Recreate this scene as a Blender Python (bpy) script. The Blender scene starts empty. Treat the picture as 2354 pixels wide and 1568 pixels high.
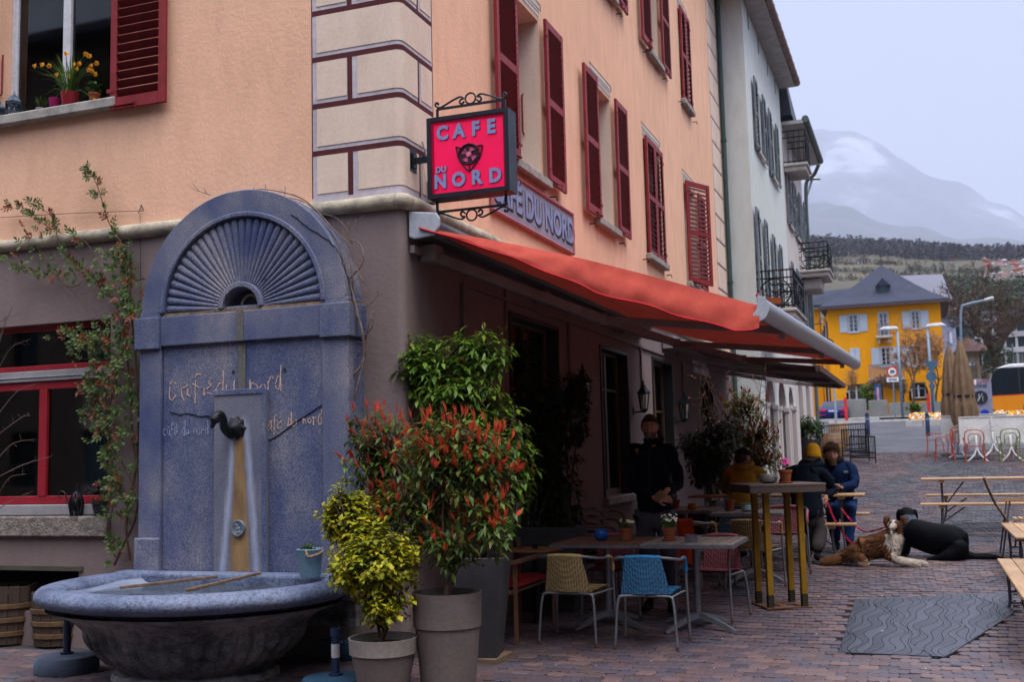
import bpy,bmesh,math,random
from mathutils import Vector,Matrix,Quaternion,noise
from math import sin,cos,pi,radians,sqrt,exp,atan2
rnd=random.Random(7)
D=bpy.data
SC=bpy.context.scene
COL=SC.collection
# ---- camera
CAMZ=1.55
PITCH,ROLL,YAW,FPX=.105,-.025,.355,2513.0
_h=Vector((-sin(YAW),cos(YAW),0));_r0=Vector((cos(YAW),sin(YAW),0));_z=Vector((0,0,1))
FWD=_h*cos(PITCH)+_z*sin(PITCH);_u0=-_h*sin(PITCH)+_z*cos(PITCH)
RGT=_r0*cos(ROLL)+_u0*sin(ROLL);UPV=-_r0*sin(ROLL)+_u0*cos(ROLL)
CAM0=Vector((0,0,CAMZ))
cam_d=D.cameras.new('camera');cam=D.objects.new('camera',cam_d);COL.objects.link(cam)
m=Matrix((RGT,UPV,-FWD)).transposed().to_4x4();m.translation=CAM0
cam.matrix_world=m
cam_d.sensor_width=36;cam_d.lens=36*FPX/2354;cam_d.clip_start=.1;cam_d.clip_end=20000
cam_d.dof.use_dof=True;cam_d.dof.focus_distance=8.8;cam_d.dof.aperture_fstop=3.5
SC.camera=cam
# ---- world, sun, exposure
world=D.worlds.new("World");SC.world=world;world.use_nodes=True
nt=world.node_tree;nt.nodes.clear()
N=nt.nodes.new;L=nt.links.new
wo=N('ShaderNodeOutputWorld');bg=N('ShaderNodeBackground');bg2=N('ShaderNodeBackground');add=N('ShaderNodeAddShader')
sky=N('ShaderNodeTexSky');sky.sky_type='NISHITA';sky.sun_disc=False
SUN_EL,SUN_AZ=radians(66),radians(120)
sky.sun_elevation=SUN_EL;sky.sun_rotation=SUN_AZ
L(sky.outputs[0],bg.inputs[0]);bg.inputs[1].default_value=.05
tc=N('ShaderNodeTexCoord');sep=N('ShaderNodeSeparateXYZ');L(tc.outputs['Generated'],sep.inputs[0])
rmp=N('ShaderNodeValToRGB');L(sep.outputs[2],rmp.inputs[0])
e=rmp.color_ramp.elements
e[0].position=0.0;e[0].color=(.27,.29,.38,1)
e[1].position=.22;e[1].color=(.265,.275,.35,1)
x=e.new(.45);x.color=(.31,.32,.395,1)
x=e.new(.62);x.color=(1.0,1.01,1.12,1)
x=e.new(1.0);x.color=(2.6,2.6,2.7,1)
nz=N('ShaderNodeTexNoise');nz.inputs['Scale'].default_value=2.2;nz.inputs['Detail'].default_value=5
L(tc.outputs['Generated'],nz.inputs['Vector'])
mr=N('ShaderNodeMapRange');L(nz.outputs[0],mr.inputs[0]);mr.inputs[1].default_value=.3;mr.inputs[2].default_value=.7
mr.inputs[3].default_value=.93;mr.inputs[4].default_value=1.05
vm=N('ShaderNodeVectorMath');vm.operation='SCALE';L(rmp.outputs[0],vm.inputs[0]);L(mr.outputs[0],vm.inputs['Scale'])
L(vm.outputs[0],bg2.inputs[0]);bg2.inputs[1].default_value=1.3
L(bg.outputs[0],add.inputs[0]);L(bg2.outputs[0],add.inputs[1]);L(add.outputs[0],wo.inputs[0])
sd=D.lights.new('sun','SUN');sd.energy=1.3;sd.angle=radians(22);sd.color=(1,.95,.87)
so=D.objects.new('sun',sd);COL.objects.link(so)
sdir=Vector((sin(SUN_AZ)*cos(SUN_EL),cos(SUN_AZ)*cos(SUN_EL),sin(SUN_EL)))
so.rotation_euler=sdir.to_track_quat('Z','Y').to_euler();so.location=(20,-20,40)
vs=SC.view_settings
vs.view_transform='Standard';vs.look='None';vs.gamma=1;vs.exposure=0.5;vs.use_curve_mapping=False
SC.render.engine='CYCLES'
SC.cycles.max_bounces=6;SC.cycles.diffuse_bounces=2;SC.cycles.glossy_bounces=3;SC.cycles.transparent_max_bounces=12
SC.cycles.volume_bounces=1;SC.cycles.use_denoising=True;SC.cycles.caustics_reflective=False;SC.cycles.caustics_refractive=False
# ---- measuring helpers
def ray(X,Y):
 return FWD+RGT*((X-1177)/FPX)-UPV*((Y-784)/FPX)
def at(X,Y,x=None,y=None,z=None):
 """world point on a plane x=, y= or z= as sighted at (X, Y) of the 2354 px wide photograph"""
 r=ray(X,Y)
 t=x/r.x if x is not None else(y/r.y if y is not None else(z-CAMZ)/r.z)
 return CAM0+r*t
GP=[(-80,0),(9,0),(17,.30),(32.5,1.09),(74,3.4),(100,4.6),(160,7)]
def gz(y):
 for(a,za),(b,zb)in zip(GP,GP[1:]):
  if y<=b:return za+(zb-za)*(y-a)/(b-a)
 return GP[-1][1]
def on_g(X,Y):
 r=ray(X,Y);lo,hi=1.,400.
 for _ in range(50):
  t=(lo+hi)/2;p=CAM0+r*t
  if p.z>gz(p.y):lo=t
  else:hi=t
 return CAM0+r*lo
def V(*a):return Vector(a)
def rad(a,b=0):return rnd.uniform(a,b)
# ---- materials
def sgi(*c):
 """display colour 0-255 -> linear"""
 return tuple(((v/255+.055)/1.055)**2.4 if v>10 else v/255/12.92 for v in c)
MC={}
class NT:
 def __init__(s,name):
  s.m=D.materials.new(name);s.m.use_nodes=True;s.t=s.m.node_tree
  s.b=s.t.nodes['Principled BSDF'];s.o=s.t.nodes['Material Output']
  s.tc=None
 def n(s,k,**kw):
  x=s.t.nodes.new('ShaderNode'+k)
  for a,b in kw.items():
   if a.startswith('i_'):x.inputs[a[2:].replace('_',' ')].default_value=b
   else:setattr(x,a,b)
  return x
 def l(s,a,b):s.t.links.new(a,b)
 def co(s):
  if not s.tc:s.tc=s.n('TexCoord')
  return s.tc.outputs['Object']
 def noise(s,scale,detail=4,stretch=None,rough=.55):
  x=s.n('TexNoise');x.inputs['Scale'].default_value=scale;x.inputs['Detail'].default_value=detail;x.inputs['Roughness'].default_value=rough
  if stretch:
   mp=s.n('Mapping');mp.inputs['Scale'].default_value=stretch;s.l(s.co(),mp.inputs[0]);s.l(mp.outputs[0],x.inputs['Vector'])
  else:s.l(s.co(),x.inputs['Vector'])
  return x.outputs[0]
 def ramp(s,fac,stops):
  r=s.n('ValToRGB');s.l(fac,r.inputs[0]);e=r.color_ramp.elements
  e[0].position=stops[0][0];e[0].color=(*stops[0][1],1);e[1].position=stops[-1][0];e[1].color=(*stops[-1][1],1)
  for p,c in stops[1:-1]:e.new(p).color=(*c,1)
  return r.outputs[0]
 def mix(s,fac,a,b,mode='MIX'):
  x=s.n('Mix',data_type='RGBA',blend_type=mode)
  for sock,v in((x.inputs[0],fac),(x.inputs[6],a),(x.inputs[7],b)):
   if isinstance(v,(int,float)):sock.default_value=v
   elif isinstance(v,tuple):sock.default_value=(*v,1)
   else:s.l(v,sock)
  return x.outputs[2]
 def bump(s,h,st,dist=.01,prev=None):
  x=s.n('Bump');x.inputs['Strength'].default_value=st;x.inputs['Distance'].default_value=dist;s.l(h,x.inputs['Height'])
  if prev:s.l(prev,x.inputs['Normal'])
  s.l(x.outputs[0],s.b.inputs['Normal']);return x.outputs[0]
 def math(s,op,a,b=None):
  x=s.n('Math',operation=op)
  for i,v in enumerate((a,b)):
   if v is None:continue
   if isinstance(v,(int,float)):x.inputs[i].default_value=v
   else:s.l(v,x.inputs[i])
  return x.outputs[0]
def mul(c,k):return tuple(min(1,v*k)for v in c)
def mat(name,col,rough=.7,metal=0,var=.18,scale=4,bump=.15,bscale=60,stretch=None,spec=.5,fine=True,dist=.004):
 if spec==.5:spec=.22 if not metal else.5
 if name in MC:return MC[name]
 q=NT(name);b=q.b
 f=q.noise(scale,5,stretch)
 c=q.ramp(f,[(.3,mul(col,1-var)),(.7,mul(col,1+var))])
 if fine:
  g=q.noise(scale*9,3,stretch)
  g2=q.ramp(g,[(.3,(.86,)*3),(.75,(1.1,)*3)])
  c=q.mix(1.0,c,g2,'MULTIPLY')
 q.l(c,b.inputs['Base Color'])
 b.inputs['Metallic'].default_value=metal;b.inputs['Specular IOR Level'].default_value=spec
 rr=q.n('MapRange');q.l(f,rr.inputs[0]);rr.inputs[3].default_value=max(.03,rough-.1);rr.inputs[4].default_value=min(1,rough+.12)
 q.l(rr.outputs[0],b.inputs['Roughness'])
 if bump:q.bump(q.noise(bscale,4,stretch),bump,dist)
 MC[name]=q.m;return q.m
def wood(name,col,axis='x',dark=.55,rough=.6,scale=1.0,island=True):
 if name in MC:return MC[name]
 q=NT(name)
 st={'x':(1,14,14),'y':(14,1,14),'z':(14,14,1)}[axis]
 f=q.noise(4*scale,6,st,.65)
 c=q.ramp(f,[(.25,mul(col,dark)),(.5,col),(.75,mul(col,1.25))])
 k=q.noise(1.7*scale,3)
 c=q.mix(1.0,c,q.ramp(k,[(.3,(.75,)*3),(.7,(1.1,)*3)]),'MULTIPLY')
 if island:
  g=q.n('NewGeometry');oi=q.n('ObjectInfo')
  s2=q.math('FRACT',q.math('ADD',g.outputs['Random Per Island'],oi.outputs['Random']))
  c=q.mix(1.0,c,q.ramp(s2,[(0,(.78,)*3),(1,(1.12,)*3)]),'MULTIPLY')
 q.l(c,q.b.inputs['Base Color']);q.b.inputs['Roughness'].default_value=rough
 q.bump(f,.35,.003)
 MC[name]=q.m;return q.m
def leafm(name,cols,rough=.42,trans=.35):
 if name in MC:return MC[name]
 q=NT(name)
 g=q.n('NewGeometry');n=len(cols)
 c=q.ramp(g.outputs['Random Per Island'],[(i/(n-1),k)for i,k in enumerate(cols)])
 f=q.noise(5,3)
 c=q.mix(1.0,c,q.ramp(f,[(.3,(.72,)*3),(.7,(1.2,)*3)]),'MULTIPLY')
 q.l(c,q.b.inputs['Base Color']);q.b.inputs['Roughness'].default_value=rough;q.b.inputs['Specular IOR Level'].default_value=.3
 tr=q.n('BsdfTranslucent');q.l(c,tr.inputs[0]);mx=q.n('MixShader');mx.inputs[0].default_value=trans
 q.l(q.b.outputs[0],mx.inputs[1]);q.l(tr.outputs[0],mx.inputs[2]);q.l(mx.outputs[0],q.o.inputs[0])
 MC[name]=q.m;return q.m
def glassm(name='window_glass',tint=(.9,.95,1),ior=1.5,dirt=.04):
 if name in MC:return MC[name]
 q=NT(name)
 t=q.n('BsdfTransparent');t.inputs[0].default_value=(*tint,1);g=q.n('BsdfGlossy');g.inputs['Roughness'].default_value=.03
 fr=q.n('Fresnel');fr.inputs[0].default_value=ior;mx=q.n('MixShader')
 k=q.math('ADD',q.math('MULTIPLY',fr.outputs[0],1.0),q.math('MULTIPLY',q.noise(3,4),dirt))
 q.l(k,mx.inputs[0]);q.l(t.outputs[0],mx.inputs[1]);q.l(g.outputs[0],mx.inputs[2]);q.l(mx.outputs[0],q.o.inputs[0])
 MC[name]=q.m;return q.m
 # ---- mesh builder
def adopt(o,p):
 o.parent=p
 if p.type=='EMPTY':
  o.matrix_parent_inverse=(Matrix.Translation(p.location)@p.rotation_euler.to_matrix().to_4x4()).inverted()
 elif p.type=='MESH' and(p.location.length>0 or p.rotation_euler.to_quaternion().angle>1e-6):
  o.matrix_parent_inverse=p.matrix_basis.inverted()
class M:
 def __init__(s):s.v=[];s.f=[];s.mi=[];s.k=0
 def add(s,vs,fs):
  o=len(s.v);s.v+=[tuple(v)for v in vs]
  for f in fs:s.f.append([i+o for i in f]);s.mi.append(s.k)
  return s
 def box(s,a,b,rz=0,piv=None,R=None):
  (x0,y0,z0),(x1,y1,z1)=a,b
  vs=[V(x,y,z)for z in(z0,z1)for x,y in((x0,y0),(x1,y0),(x1,y1),(x0,y1))]
  if R is not None or rz:
   R=R or Matrix.Rotation(rz,3,'Z');p=V(*piv)if piv is not None else V((x0+x1)/2,(y0+y1)/2,(z0+z1)/2)
   vs=[R@(v-p)+p for v in vs]
  return s.add(vs,[(3,2,1,0),(4,5,6,7),(0,1,5,4),(1,2,6,5),(2,3,7,6),(3,0,4,7)])
 def bar(s,p,q,w,h=None,up=(0,0,1)):
  """rectangular bar from p to q, w across, h along up"""
  p,q=V(*p),V(*q);h=h or w;d=(q-p).normalized();u=V(*up)
  if abs(d.dot(u))>.98:u=V(0,1,0)
  a=d.cross(u).normalized();u=a.cross(d).normalized();a=a*w/2;u=u*h/2
  vs=[x+k for x in(p,q)for k in(-a-u,a-u,a+u,-a+u)]
  return s.add(vs,[(3,2,1,0),(4,5,6,7),(0,1,5,4),(1,2,6,5),(2,3,7,6),(3,0,4,7)])
 def tube(s,pts,r,n=8,cap=True):
  pts=[V(*p)for p in pts];rs=r if isinstance(r,(list,tuple))else[r]*len(pts)
  ref=None;rings=[]
  for i,p in enumerate(pts):
   d=(pts[min(i+1,len(pts)-1)]-pts[max(i-1,0)])
   if d.length<1e-9:d=V(0,0,1)
   d.normalize()
   if ref is None:ref=d.orthogonal().normalized()
   ref=(ref-d*ref.dot(d))
   if ref.length<1e-6:ref=d.orthogonal()
   ref.normalize();b=d.cross(ref)
   rings.append([p+(ref*cos(2*pi*k/n)+b*sin(2*pi*k/n))*rs[i]for k in range(n)])
  fs=[(i*n+k,i*n+(k+1)%n,(i+1)*n+(k+1)%n,(i+1)*n+k)for i in range(len(pts)-1)for k in range(n)]
  if cap:fs+=[tuple(range(n))[::-1],tuple((len(pts)-1)*n+k for k in range(n))]
  return s.add([v for g in rings for v in g],fs)
 def lathe(s,prof,n=24,c=(0,0,0),sx=1,sy=1,fn=None,cap0=False,cap1=False):
  c=V(*c);vs=[]
  for j,(r,z)in enumerate(prof):
   for k in range(n):
    a=2*pi*k/n;rr=fn(r,z,a)if fn else r
    vs.append(c+V(rr*cos(a)*sx,rr*sin(a)*sy,z))
  fs=[(j*n+k,j*n+(k+1)%n,(j+1)*n+(k+1)%n,(j+1)*n+k)for j in range(len(prof)-1)for k in range(n)]
  if cap0:fs.append(tuple(range(n))[::-1])
  if cap1:fs.append(tuple((len(prof)-1)*n+k for k in range(n)))
  return s.add(vs,fs)
 def prism(s,poly,d):
  """polygon (3D points) pushed along d"""
  d=V(*d);n=len(poly);p=[V(*q)for q in poly]
  nrm=sum(((p[i]).cross(p[(i+1)%n])for i in range(n)),V(0,0,0))
  if nrm.dot(d)>0:p=p[::-1]
  return s.add(p+[q+d for q in p],[tuple(range(n)),tuple(range(2*n-1,n-1,-1))]+[(i,n+i,n+(i+1)%n,(i+1)%n)for i in range(n)])
 def grid(s,fn,nu,nv):
  vs=[fn(i/nu,j/nv)for j in range(nv+1)for i in range(nu+1)]
  return s.add(vs,[(j*(nu+1)+i,j*(nu+1)+i+1,(j+1)*(nu+1)+i+1,(j+1)*(nu+1)+i)for j in range(nv)for i in range(nu)])
 def ball(s,c,r,n=12,m=8,sc=(1,1,1)):
  return s.lathe([(r*sin(pi*j/m)if 0<j<m else r*.02,-r*cos(pi*j/m)*sc[2])for j in range(m+1)],n,c,sc[0],sc[1])
 def xf(s,R,o=(0,0,0),start=0):
  o=V(*o);s.v[start:]=[tuple(R@V(*v)+o)for v in s.v[start:]];return s
 def build(s,name,mats,parent=None,smooth=False,bevel=0,seg=1,kind=None,sub=0):
  me=D.meshes.new(name);me.from_pydata(s.v,[],s.f)
  ms=mats if isinstance(mats,(list,tuple))else[mats]
  for mm in ms:me.materials.append(mm)
  if len(ms)>1:me.polygons.foreach_set('material_index',s.mi)
  if smooth:
   me.polygons.foreach_set('use_smooth',[True]*len(me.polygons))
   if smooth!=True:me.set_sharp_from_angle(angle=radians(smooth))
  me.update()
  o=D.objects.new(name,me);COL.objects.link(o)
  if parent:adopt(o,parent)
  if bevel:
   b=o.modifiers.new('bevel','BEVEL');b.width=bevel;b.segments=seg;b.limit_method='ANGLE'
  if sub:
   b=o.modifiers.new('sub','SUBSURF');b.levels=b.render_levels=sub
  if kind:o['kind']=kind
  return o
def obj(me,name,parent=None):
 o=D.objects.new(name,me);COL.objects.link(o)
 if parent:adopt(o,parent)
 return o
def thing(name,label,cat,loc=(0,0,0),rz=0,group=None):
 o=D.objects.new(name,None);COL.objects.link(o);o.location=loc;o.rotation_euler=(0,0,rz)
 o.empty_display_size=.1
 o['label']=label;o['category']=cat
 if group:o['group']=group
 return o
def tag(o,label,cat,group=None):
 o['label']=label;o['category']=cat
 if group:o['group']=group
 return o
def kids(o):return[c for c in D.objects if c.parent==o]
def copy_thing(t,loc,rz=0,label=None,scale=None,swap=None,group=None):
 """copy a thing with its parts and their sub-parts; swap = {old material: new material}"""
 def rec(o,par):
  c=o.copy();COL.objects.link(c);c.parent=par
  if par:c.matrix_parent_inverse=o.matrix_parent_inverse.copy()
  if swap and c.type=='MESH' and any(mm in swap for mm in c.data.materials):
   key=(c.data.name,tuple(sorted((a.name,b.name)for a,b in swap.items())))
   if key not in SWP:
    me=c.data.copy()
    for i,mm in enumerate(me.materials):
     if mm in swap:me.materials[i]=swap[mm]
    SWP[key]=me
   c.data=SWP[key]
  for k in KID.get(o,[]):rec(k,c)
  return c
 KID={}
 for o in D.objects:
  if o.parent:KID.setdefault(o.parent,[]).append(o)
 r=rec(t,None);r.location=loc;r.rotation_euler=(0,0,rz)
 if scale:r.scale=(scale,)*3
 if label:r['label']=label
 if group:r['group']=group
 return r
SWP={}
def text_mesh(txt,size,name,material,depth=.004,bold=.0,spacing=1.0):
 cu=D.curves.new('t','FONT');cu.body=txt;cu.size=size;cu.extrude=depth/2;cu.offset=bold;cu.space_character=spacing
 cu.align_x='CENTER';cu.align_y='CENTER';cu.resolution_u=3
 o=D.objects.new('t',cu);COL.objects.link(o);bpy.context.view_layer.update()
 me=D.meshes.new_from_object(o.evaluated_get(bpy.context.evaluated_depsgraph_get()))
 D.objects.remove(o);D.curves.remove(cu);me.name=name;me.materials.clear();me.materials.append(material)
 return me
def spline(pts,n=6):
 """Catmull-Rom through points"""
 P=[V(*p)for p in pts];P=[P[0]*2-P[1]]+P+[P[-1]*2-P[-2]];out=[]
 for i in range(1,len(P)-2):
  for k in range(n):
   t=k/n;a,b,c,d=P[i-1:i+3]
   out.append(.5*((2*b)+(c-a)*t+(2*a-5*b+4*c-d)*t*t+(3*b-a-3*c+d)*t*t*t))
 out.append(P[-2]);return out
 # ==== ground
XR,YL=-3.8,7.8
def struct(o):o['kind']='structure';return o
dirt=mat('joint_sand',(.055,.046,.045),.9,scale=3,var=.3,bump=.4)
g=M()
ys=[-40,-10,0,6,9,12,17,24,32.5,45,60,74,100,130,160]
xs=[-260,-60,-30,-12,-6,0,6,12,30,60,260]
g.add([(x,y,gz(y)-.02)for y in ys for x in xs],[(j*len(xs)+i,j*len(xs)+i+1,(j+1)*len(xs)+i+1,(j+1)*len(xs)+i)for j in range(len(ys)-1)for i in range(len(xs)-1)])
ground=struct(g.build('ground',dirt))
# asphalt street beyond the square
asph=mat('asphalt',(.085,.085,.10),.95,spec=.04,scale=.5,var=.25,bump=.5,bscale=90)
a=M()
ya=[37,45,60,74,100,130]
edge=lambda t:37+1.2*sin(t*.35)
a.grid(lambda u,v:V(-14+40*u,(1-v)*edge(-14+40*u)+v*71,gz((1-v)*edge(-14+40*u)+v*71)-.008),20,16)
road=struct(a.build('road',asph))
a=M();a.grid(lambda u,v:V(-14+45*u,71.3+40*v,gz(71.3+40*v)+.1),4,8)
struct(a.build('pavement',mat('pavement_concrete',(.24,.235,.24),.85,scale=.8,bump=.3)))
kerb=mat('kerb_stone',(.42,.40,.38),.8,scale=2,bump=.3)
k=M()
for i in range(24):
 x=-13.6+i*1.25 if i<9 else-13.6+i*1.25+2
 k.box((x,71.02,gz(71)-.02),(x+1.23,71.3,gz(71)+.13))
struct(k.build('kerb',kerb,bevel=.01))
# ---- pavers
def paver_mat():
 q=NT('paver_stone');g=q.n('NewGeometry');oi=q.n('ObjectInfo')
 s=q.math('FRACT',q.math('ADD',g.outputs['Random Per Island'],oi.outputs['Random']))
 c=q.ramp(s,[(0,(.062,.050,.062)),(.2,(.115,.068,.064)),(.4,(.085,.072,.092)),(.55,(.125,.070,.066)),(.7,(.082,.070,.088)),(.85,(.18,.105,.09)),(1,(.115,.08,.085))])
 big=q.noise(.35,3)
 c=q.mix(1.0,c,q.ramp(big,[(.35,(.66,.74,.92)),(.65,(1.05,1.06,1.08))]),'MULTIPLY')
 sp=q.noise(130,3);c=q.mix(1.0,c,q.ramp(sp,[(.3,(.72,)*3),(.7,(1.25,)*3)]),'MULTIPLY')
 q.l(c,q.b.inputs['Base Color'])
 st=q.noise(.9,4);r=q.n('MapRange');q.l(st,r.inputs[0]);r.inputs[1].default_value=.35;r.inputs[2].default_value=.65;r.inputs[3].default_value=.42;r.inputs[4].default_value=.72
 q.l(r.outputs[0],q.b.inputs['Roughness'])
 q.bump(q.noise(70,4),.45,.004)
 return q.m
pav_m=paver_mat()
PLATE=[at(1965,1385,z=.06),at(2330,1366,z=.1),at(2330,1408,z=.08),at(2172,1513,z=0),at(1926,1502,z=0)]
def inside(poly,x,y):
 c=False;n=len(poly)
 for i in range(n):
  x0,y0=poly[i][0],poly[i][1];x1,y1=poly[i-1][0],poly[i-1][1]
  if(y0>y)!=(y1>y)and x<(x1-x0)*(y-y0)/(y1-y0)+x0:c=not c
 return c
 # grey slab patches let into the brick paving, seen as blue-grey shapes further up the square
PATCH=[[(1985,1150),(2060,1128),(2110,1140),(2040,1162)],[(2070,1068),(2180,1045),(2330,1085),(2240,1110),(2130,1100)],[(2140,1190),(2230,1165),(2345,1172),(2340,1200),(2240,1220)],[(2010,1108),(2090,1090),(2110,1108),(2040,1124)],[(2120,1240),(2300,1222),(2350,1245),(2200,1262)],[(2030,1025),(2130,1012),(2350,1022),(2230,1040)],[(2180,1120),(2354,1105),(2420,1130),(2260,1145)],[(1640,1345),(1700,1330),(1745,1352),(1670,1368)],[(0,1560),(40,1535),(75,1562),(40,1590)]]
PATCHW=[[on_g(*p)for p in poly]for poly in PATCH]
allp=[];greyp=[]
def paver_at(x,y,w,l,near):
 z=gz(y)+rad(-.003,.003);sk=rad(.012,.022)
 tx,ty=rad(-.02,.02),rad(-.02,.02)
 b=[(-w/2-sk,0),(-w/2+sk*.4,-l/2),(w/2-sk*.4,-l/2),(w/2+sk,0),(w/2-sk*.4,l/2),(-w/2+sk*.4,l/2)]
 b=[(px+rad(-.003,.003),py+rad(-.003,.003))for px,py in b]
 return x,y,z,b,tx,ty
def paver_geo(m,P,near):
 x,y,z,b,tx,ty=P
 if near:
  vs=[(x+px,y+py,z-.02)for px,py in b]+[(x+px,y+py,z-.003+px*tx+py*ty)for px,py in b]+[(x+px*.9,y+py*.9,z+px*tx+py*ty)for px,py in b]
  fs=[tuple(range(12,18))]+[(6+i,6+(i+1)%6,12+(i+1)%6,12+i)for i in range(6)]+[(i,(i+1)%6,6+(i+1)%6,6+i)for i in range(6)]
 else:
  vs=[(x+px,y+py,z-.015)for px,py in b]+[(x+px*.95,y+py*.95,z+px*tx+py*ty)for px,py in b]
  fs=[tuple(range(6,12))]+[(i,(i+1)%6,6+(i+1)%6,6+i)for i in range(6)]
 m.add(vs,fs)
row=0;y=5.6
px_w,py_l=.128,.13
while y<37.5:
 big=1 if y<20 else 1.5
 w,l=px_w*big,py_l*big
 x0=-8.2 if y<7.6 else(-3.8 if y<24 else-6)
 x1=min(6,(y*.08+2.2))if y<20 else 6+(y-20)*.1
 x=x0+(row%2)*(w+.008)/2
 while x<x1:
  yy=y+.10*sin(x*1.15+.4)+.05*sin(x*2.3+y*.7);xx=x+.05*sin(y*1.3)
  if not inside(PLATE,xx,yy):
   (greyp if any(inside(p,xx+.25*noise.noise(V(xx*1.5,yy*1.5,0)),yy+.9*noise.noise(V(xx*.9,yy*.6,4)))for p in PATCHW)else allp).append(paver_at(xx,yy,w,l,y<14))
  x+=w+.008
 y+=l+.008;row+=1
def score(P):
 r=V(P[0],P[1],P[2])-CAM0;d=r.dot(FWD);X=1177+FPX*r.dot(RGT)/d;Y=784-FPX*r.dot(UPV)/d
 if not(0<X<2354 and Y<1575):return 1e9
 if X<1130 and Y<1568:return 50+d
 return d
allp.sort(key=score)
pv=thing('brick_paving','reddish brown brick paving with dark joints covering the cafe terrace and square','paving',(0,9,0))
for P in allp[:300]:
 mm=M();paver_geo(mm,(0,0,0,P[3],P[4],P[5]),True)
 o=mm.build('paver',pav_m,pv);o.location=(P[0],P[1],P[2])
rest=M()
for P in allp[300:]:paver_geo(rest,P,P[1]<15)
rest.build('pavers_beyond',pav_m,pv,kind='stuff')
gm=M()
for P in greyp:paver_geo(gm,P,False)
q=NT('grey_paver');g=q.n('NewGeometry');c=q.ramp(g.outputs['Random Per Island'],[(0,(.045,.045,.06)),(.6,(.065,.066,.085)),(1,(.09,.088,.105))]);q.l(c,q.b.inputs['Base Color']);q.b.inputs['Roughness'].default_value=.6;q.bump(q.noise(70,4),.4,.004)
gm.build('grey_pavers',q.m,pv,kind='stuff')
# ---- engraved dark plate with wavy strips
q=NT('plate_slate')
oi=q.n('ObjectInfo');c=q.ramp(oi.outputs['Random'],[(0,(.022,.025,.038)),(.5,(.035,.040,.058)),(1,(.052,.060,.082))])
c=q.mix(1.0,c,q.ramp(q.noise(60,5),[(.3,(.75,)*3),(.7,(1.2,)*3)]),'MULTIPLY')
q.l(c,q.b.inputs['Base Color']);q.b.inputs['Roughness'].default_value=.42;q.bump(q.noise(150,3),.2,.002);plate_m=q.m
pl=thing('engraved_slab','dark blue grey slab engraved with wavy lines, set in the brick paving at bottom right','paving slab',PLATE[0])
base=M();base.prism([V(p.x,p.y,gz(p.y)-.002)for p in PLATE],(0,0,-.02));base.build('slab_bed',mat('slab_groove',(.02,.022,.03),.8),pl)
def clip(poly,f):
 out=[]
 for i in range(len(poly)):
  a,b=poly[i-1],poly[i];fa,fb=f(a),f(b)
  if(fa>=0)!=(fb>=0):out.append(a+(b-a)*(fa/(fa-fb)))
  if fb>=0:out.append(b)
 return out
def ccw(poly):
 s=sum(poly[i-1].x*poly[i].y-poly[i].x*poly[i-1].y for i in range(len(poly)));return poly if s>0 else poly[::-1]
PW=ccw([V(p.x,p.y,0)for p in PLATE])
def clip_plate(poly):
 for i in range(len(PW)):
  a,b=PW[i-1],PW[i];d=(b-a)
  poly=clip(poly,lambda p:d.x*(p.y-a.y)-d.y*(p.x-a.x)-.006*d.length)
  if len(poly)<3:return[]
 return poly
xs0,xs1=min(p.x for p in PW)-.3,max(p.x for p in PW)+.3
ny=90;W=[]
for s in range(36):
 bx=xs0+(xs1-xs0)*s/34.;ph=s*.5+rad(-.6,.6);am=.034+.014*sin(s*1.7)
 W.append([V(bx+am*sin(9.2*yy+ph)+.03*sin(yy*3.1+s*.8)+.16*(yy-10)*.35,yy,0)for yy in[8.5+3.4*j/ny for j in range(ny+1)]])
for s in range(35):
 a,b=W[s],W[s+1];j=0
 cuts=[0]+sorted(rnd.sample(range(6,ny-6),3))+[ny]
 for c0,c1 in zip(cuts,cuts[1:]):
  mm=M()
  for j in range(c0,c1):
   ax,bx=min(a[j].x,b[j].x)+.003,max(a[j].x,b[j].x)-.003
   ax2,bx2=min(a[j+1].x,b[j+1].x)+.003,max(a[j+1].x,b[j+1].x)-.003
   if bx-ax<.004 or bx2-ax2<.004:continue
   poly=[V(ax,a[j].y,0),V(bx,a[j].y,0),V(bx2,a[j+1].y,0),V(ax2,a[j+1].y,0)]
   poly=clip_plate(poly)
   if len(poly)>=3:mm.add([V(p.x,p.y,gz(p.y)+.006)for p in ccw(poly)],[tuple(range(len(poly)))])
  if mm.f:mm.build('wavy_strip',plate_m,pl)
  # ==== orange cafe building
def plaster(name,col,wear=(.8,1.08),bumpy=.35):
 if name in MC:return MC[name]
 q=NT(name)
 c=q.ramp(q.noise(.7,6),[(.3,mul(col,wear[0]+.12)),(.7,mul(col,wear[1]))])
 c=q.mix(1.0,c,q.ramp(q.noise(5,5,(1,1,.35)),[(.25,(.90,.885,.87)),(.6,(1.02,)*3)]),'MULTIPLY')
 c=q.mix(1.0,c,q.ramp(q.noise(45,4),[(.3,(.93,)*3),(.7,(1.05,)*3)]),'MULTIPLY')
 q.l(c,q.b.inputs['Base Color']);q.b.inputs['Roughness'].default_value=.9;q.b.inputs['Specular IOR Level'].default_value=.1
 n1=q.bump(q.noise(28,5),bumpy,.012);q.bump(q.noise(130,3),.25,.004,n1)
 MC[name]=q.m;return q.m
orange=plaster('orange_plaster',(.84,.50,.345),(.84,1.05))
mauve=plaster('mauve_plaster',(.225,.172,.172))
cream=plaster('cream_paint',(.72,.575,.48),(.9,1.03),.10)
lav=mat('lavender_paint',(.50,.45,.50),.8,scale=3,bump=.2)
maroon=mat('maroon_paint',(.085,.018,.022),.75,scale=3,bump=.2)
ledge_m=mat('weathered_limestone',(.42,.37,.29),.85,var=.35,scale=7,bump=.6,bscale=40,dist=.01)
sill_m=mat('sill_granite',(.33,.31,.29),.8,var=.3,scale=12,bump=.5)
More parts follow.
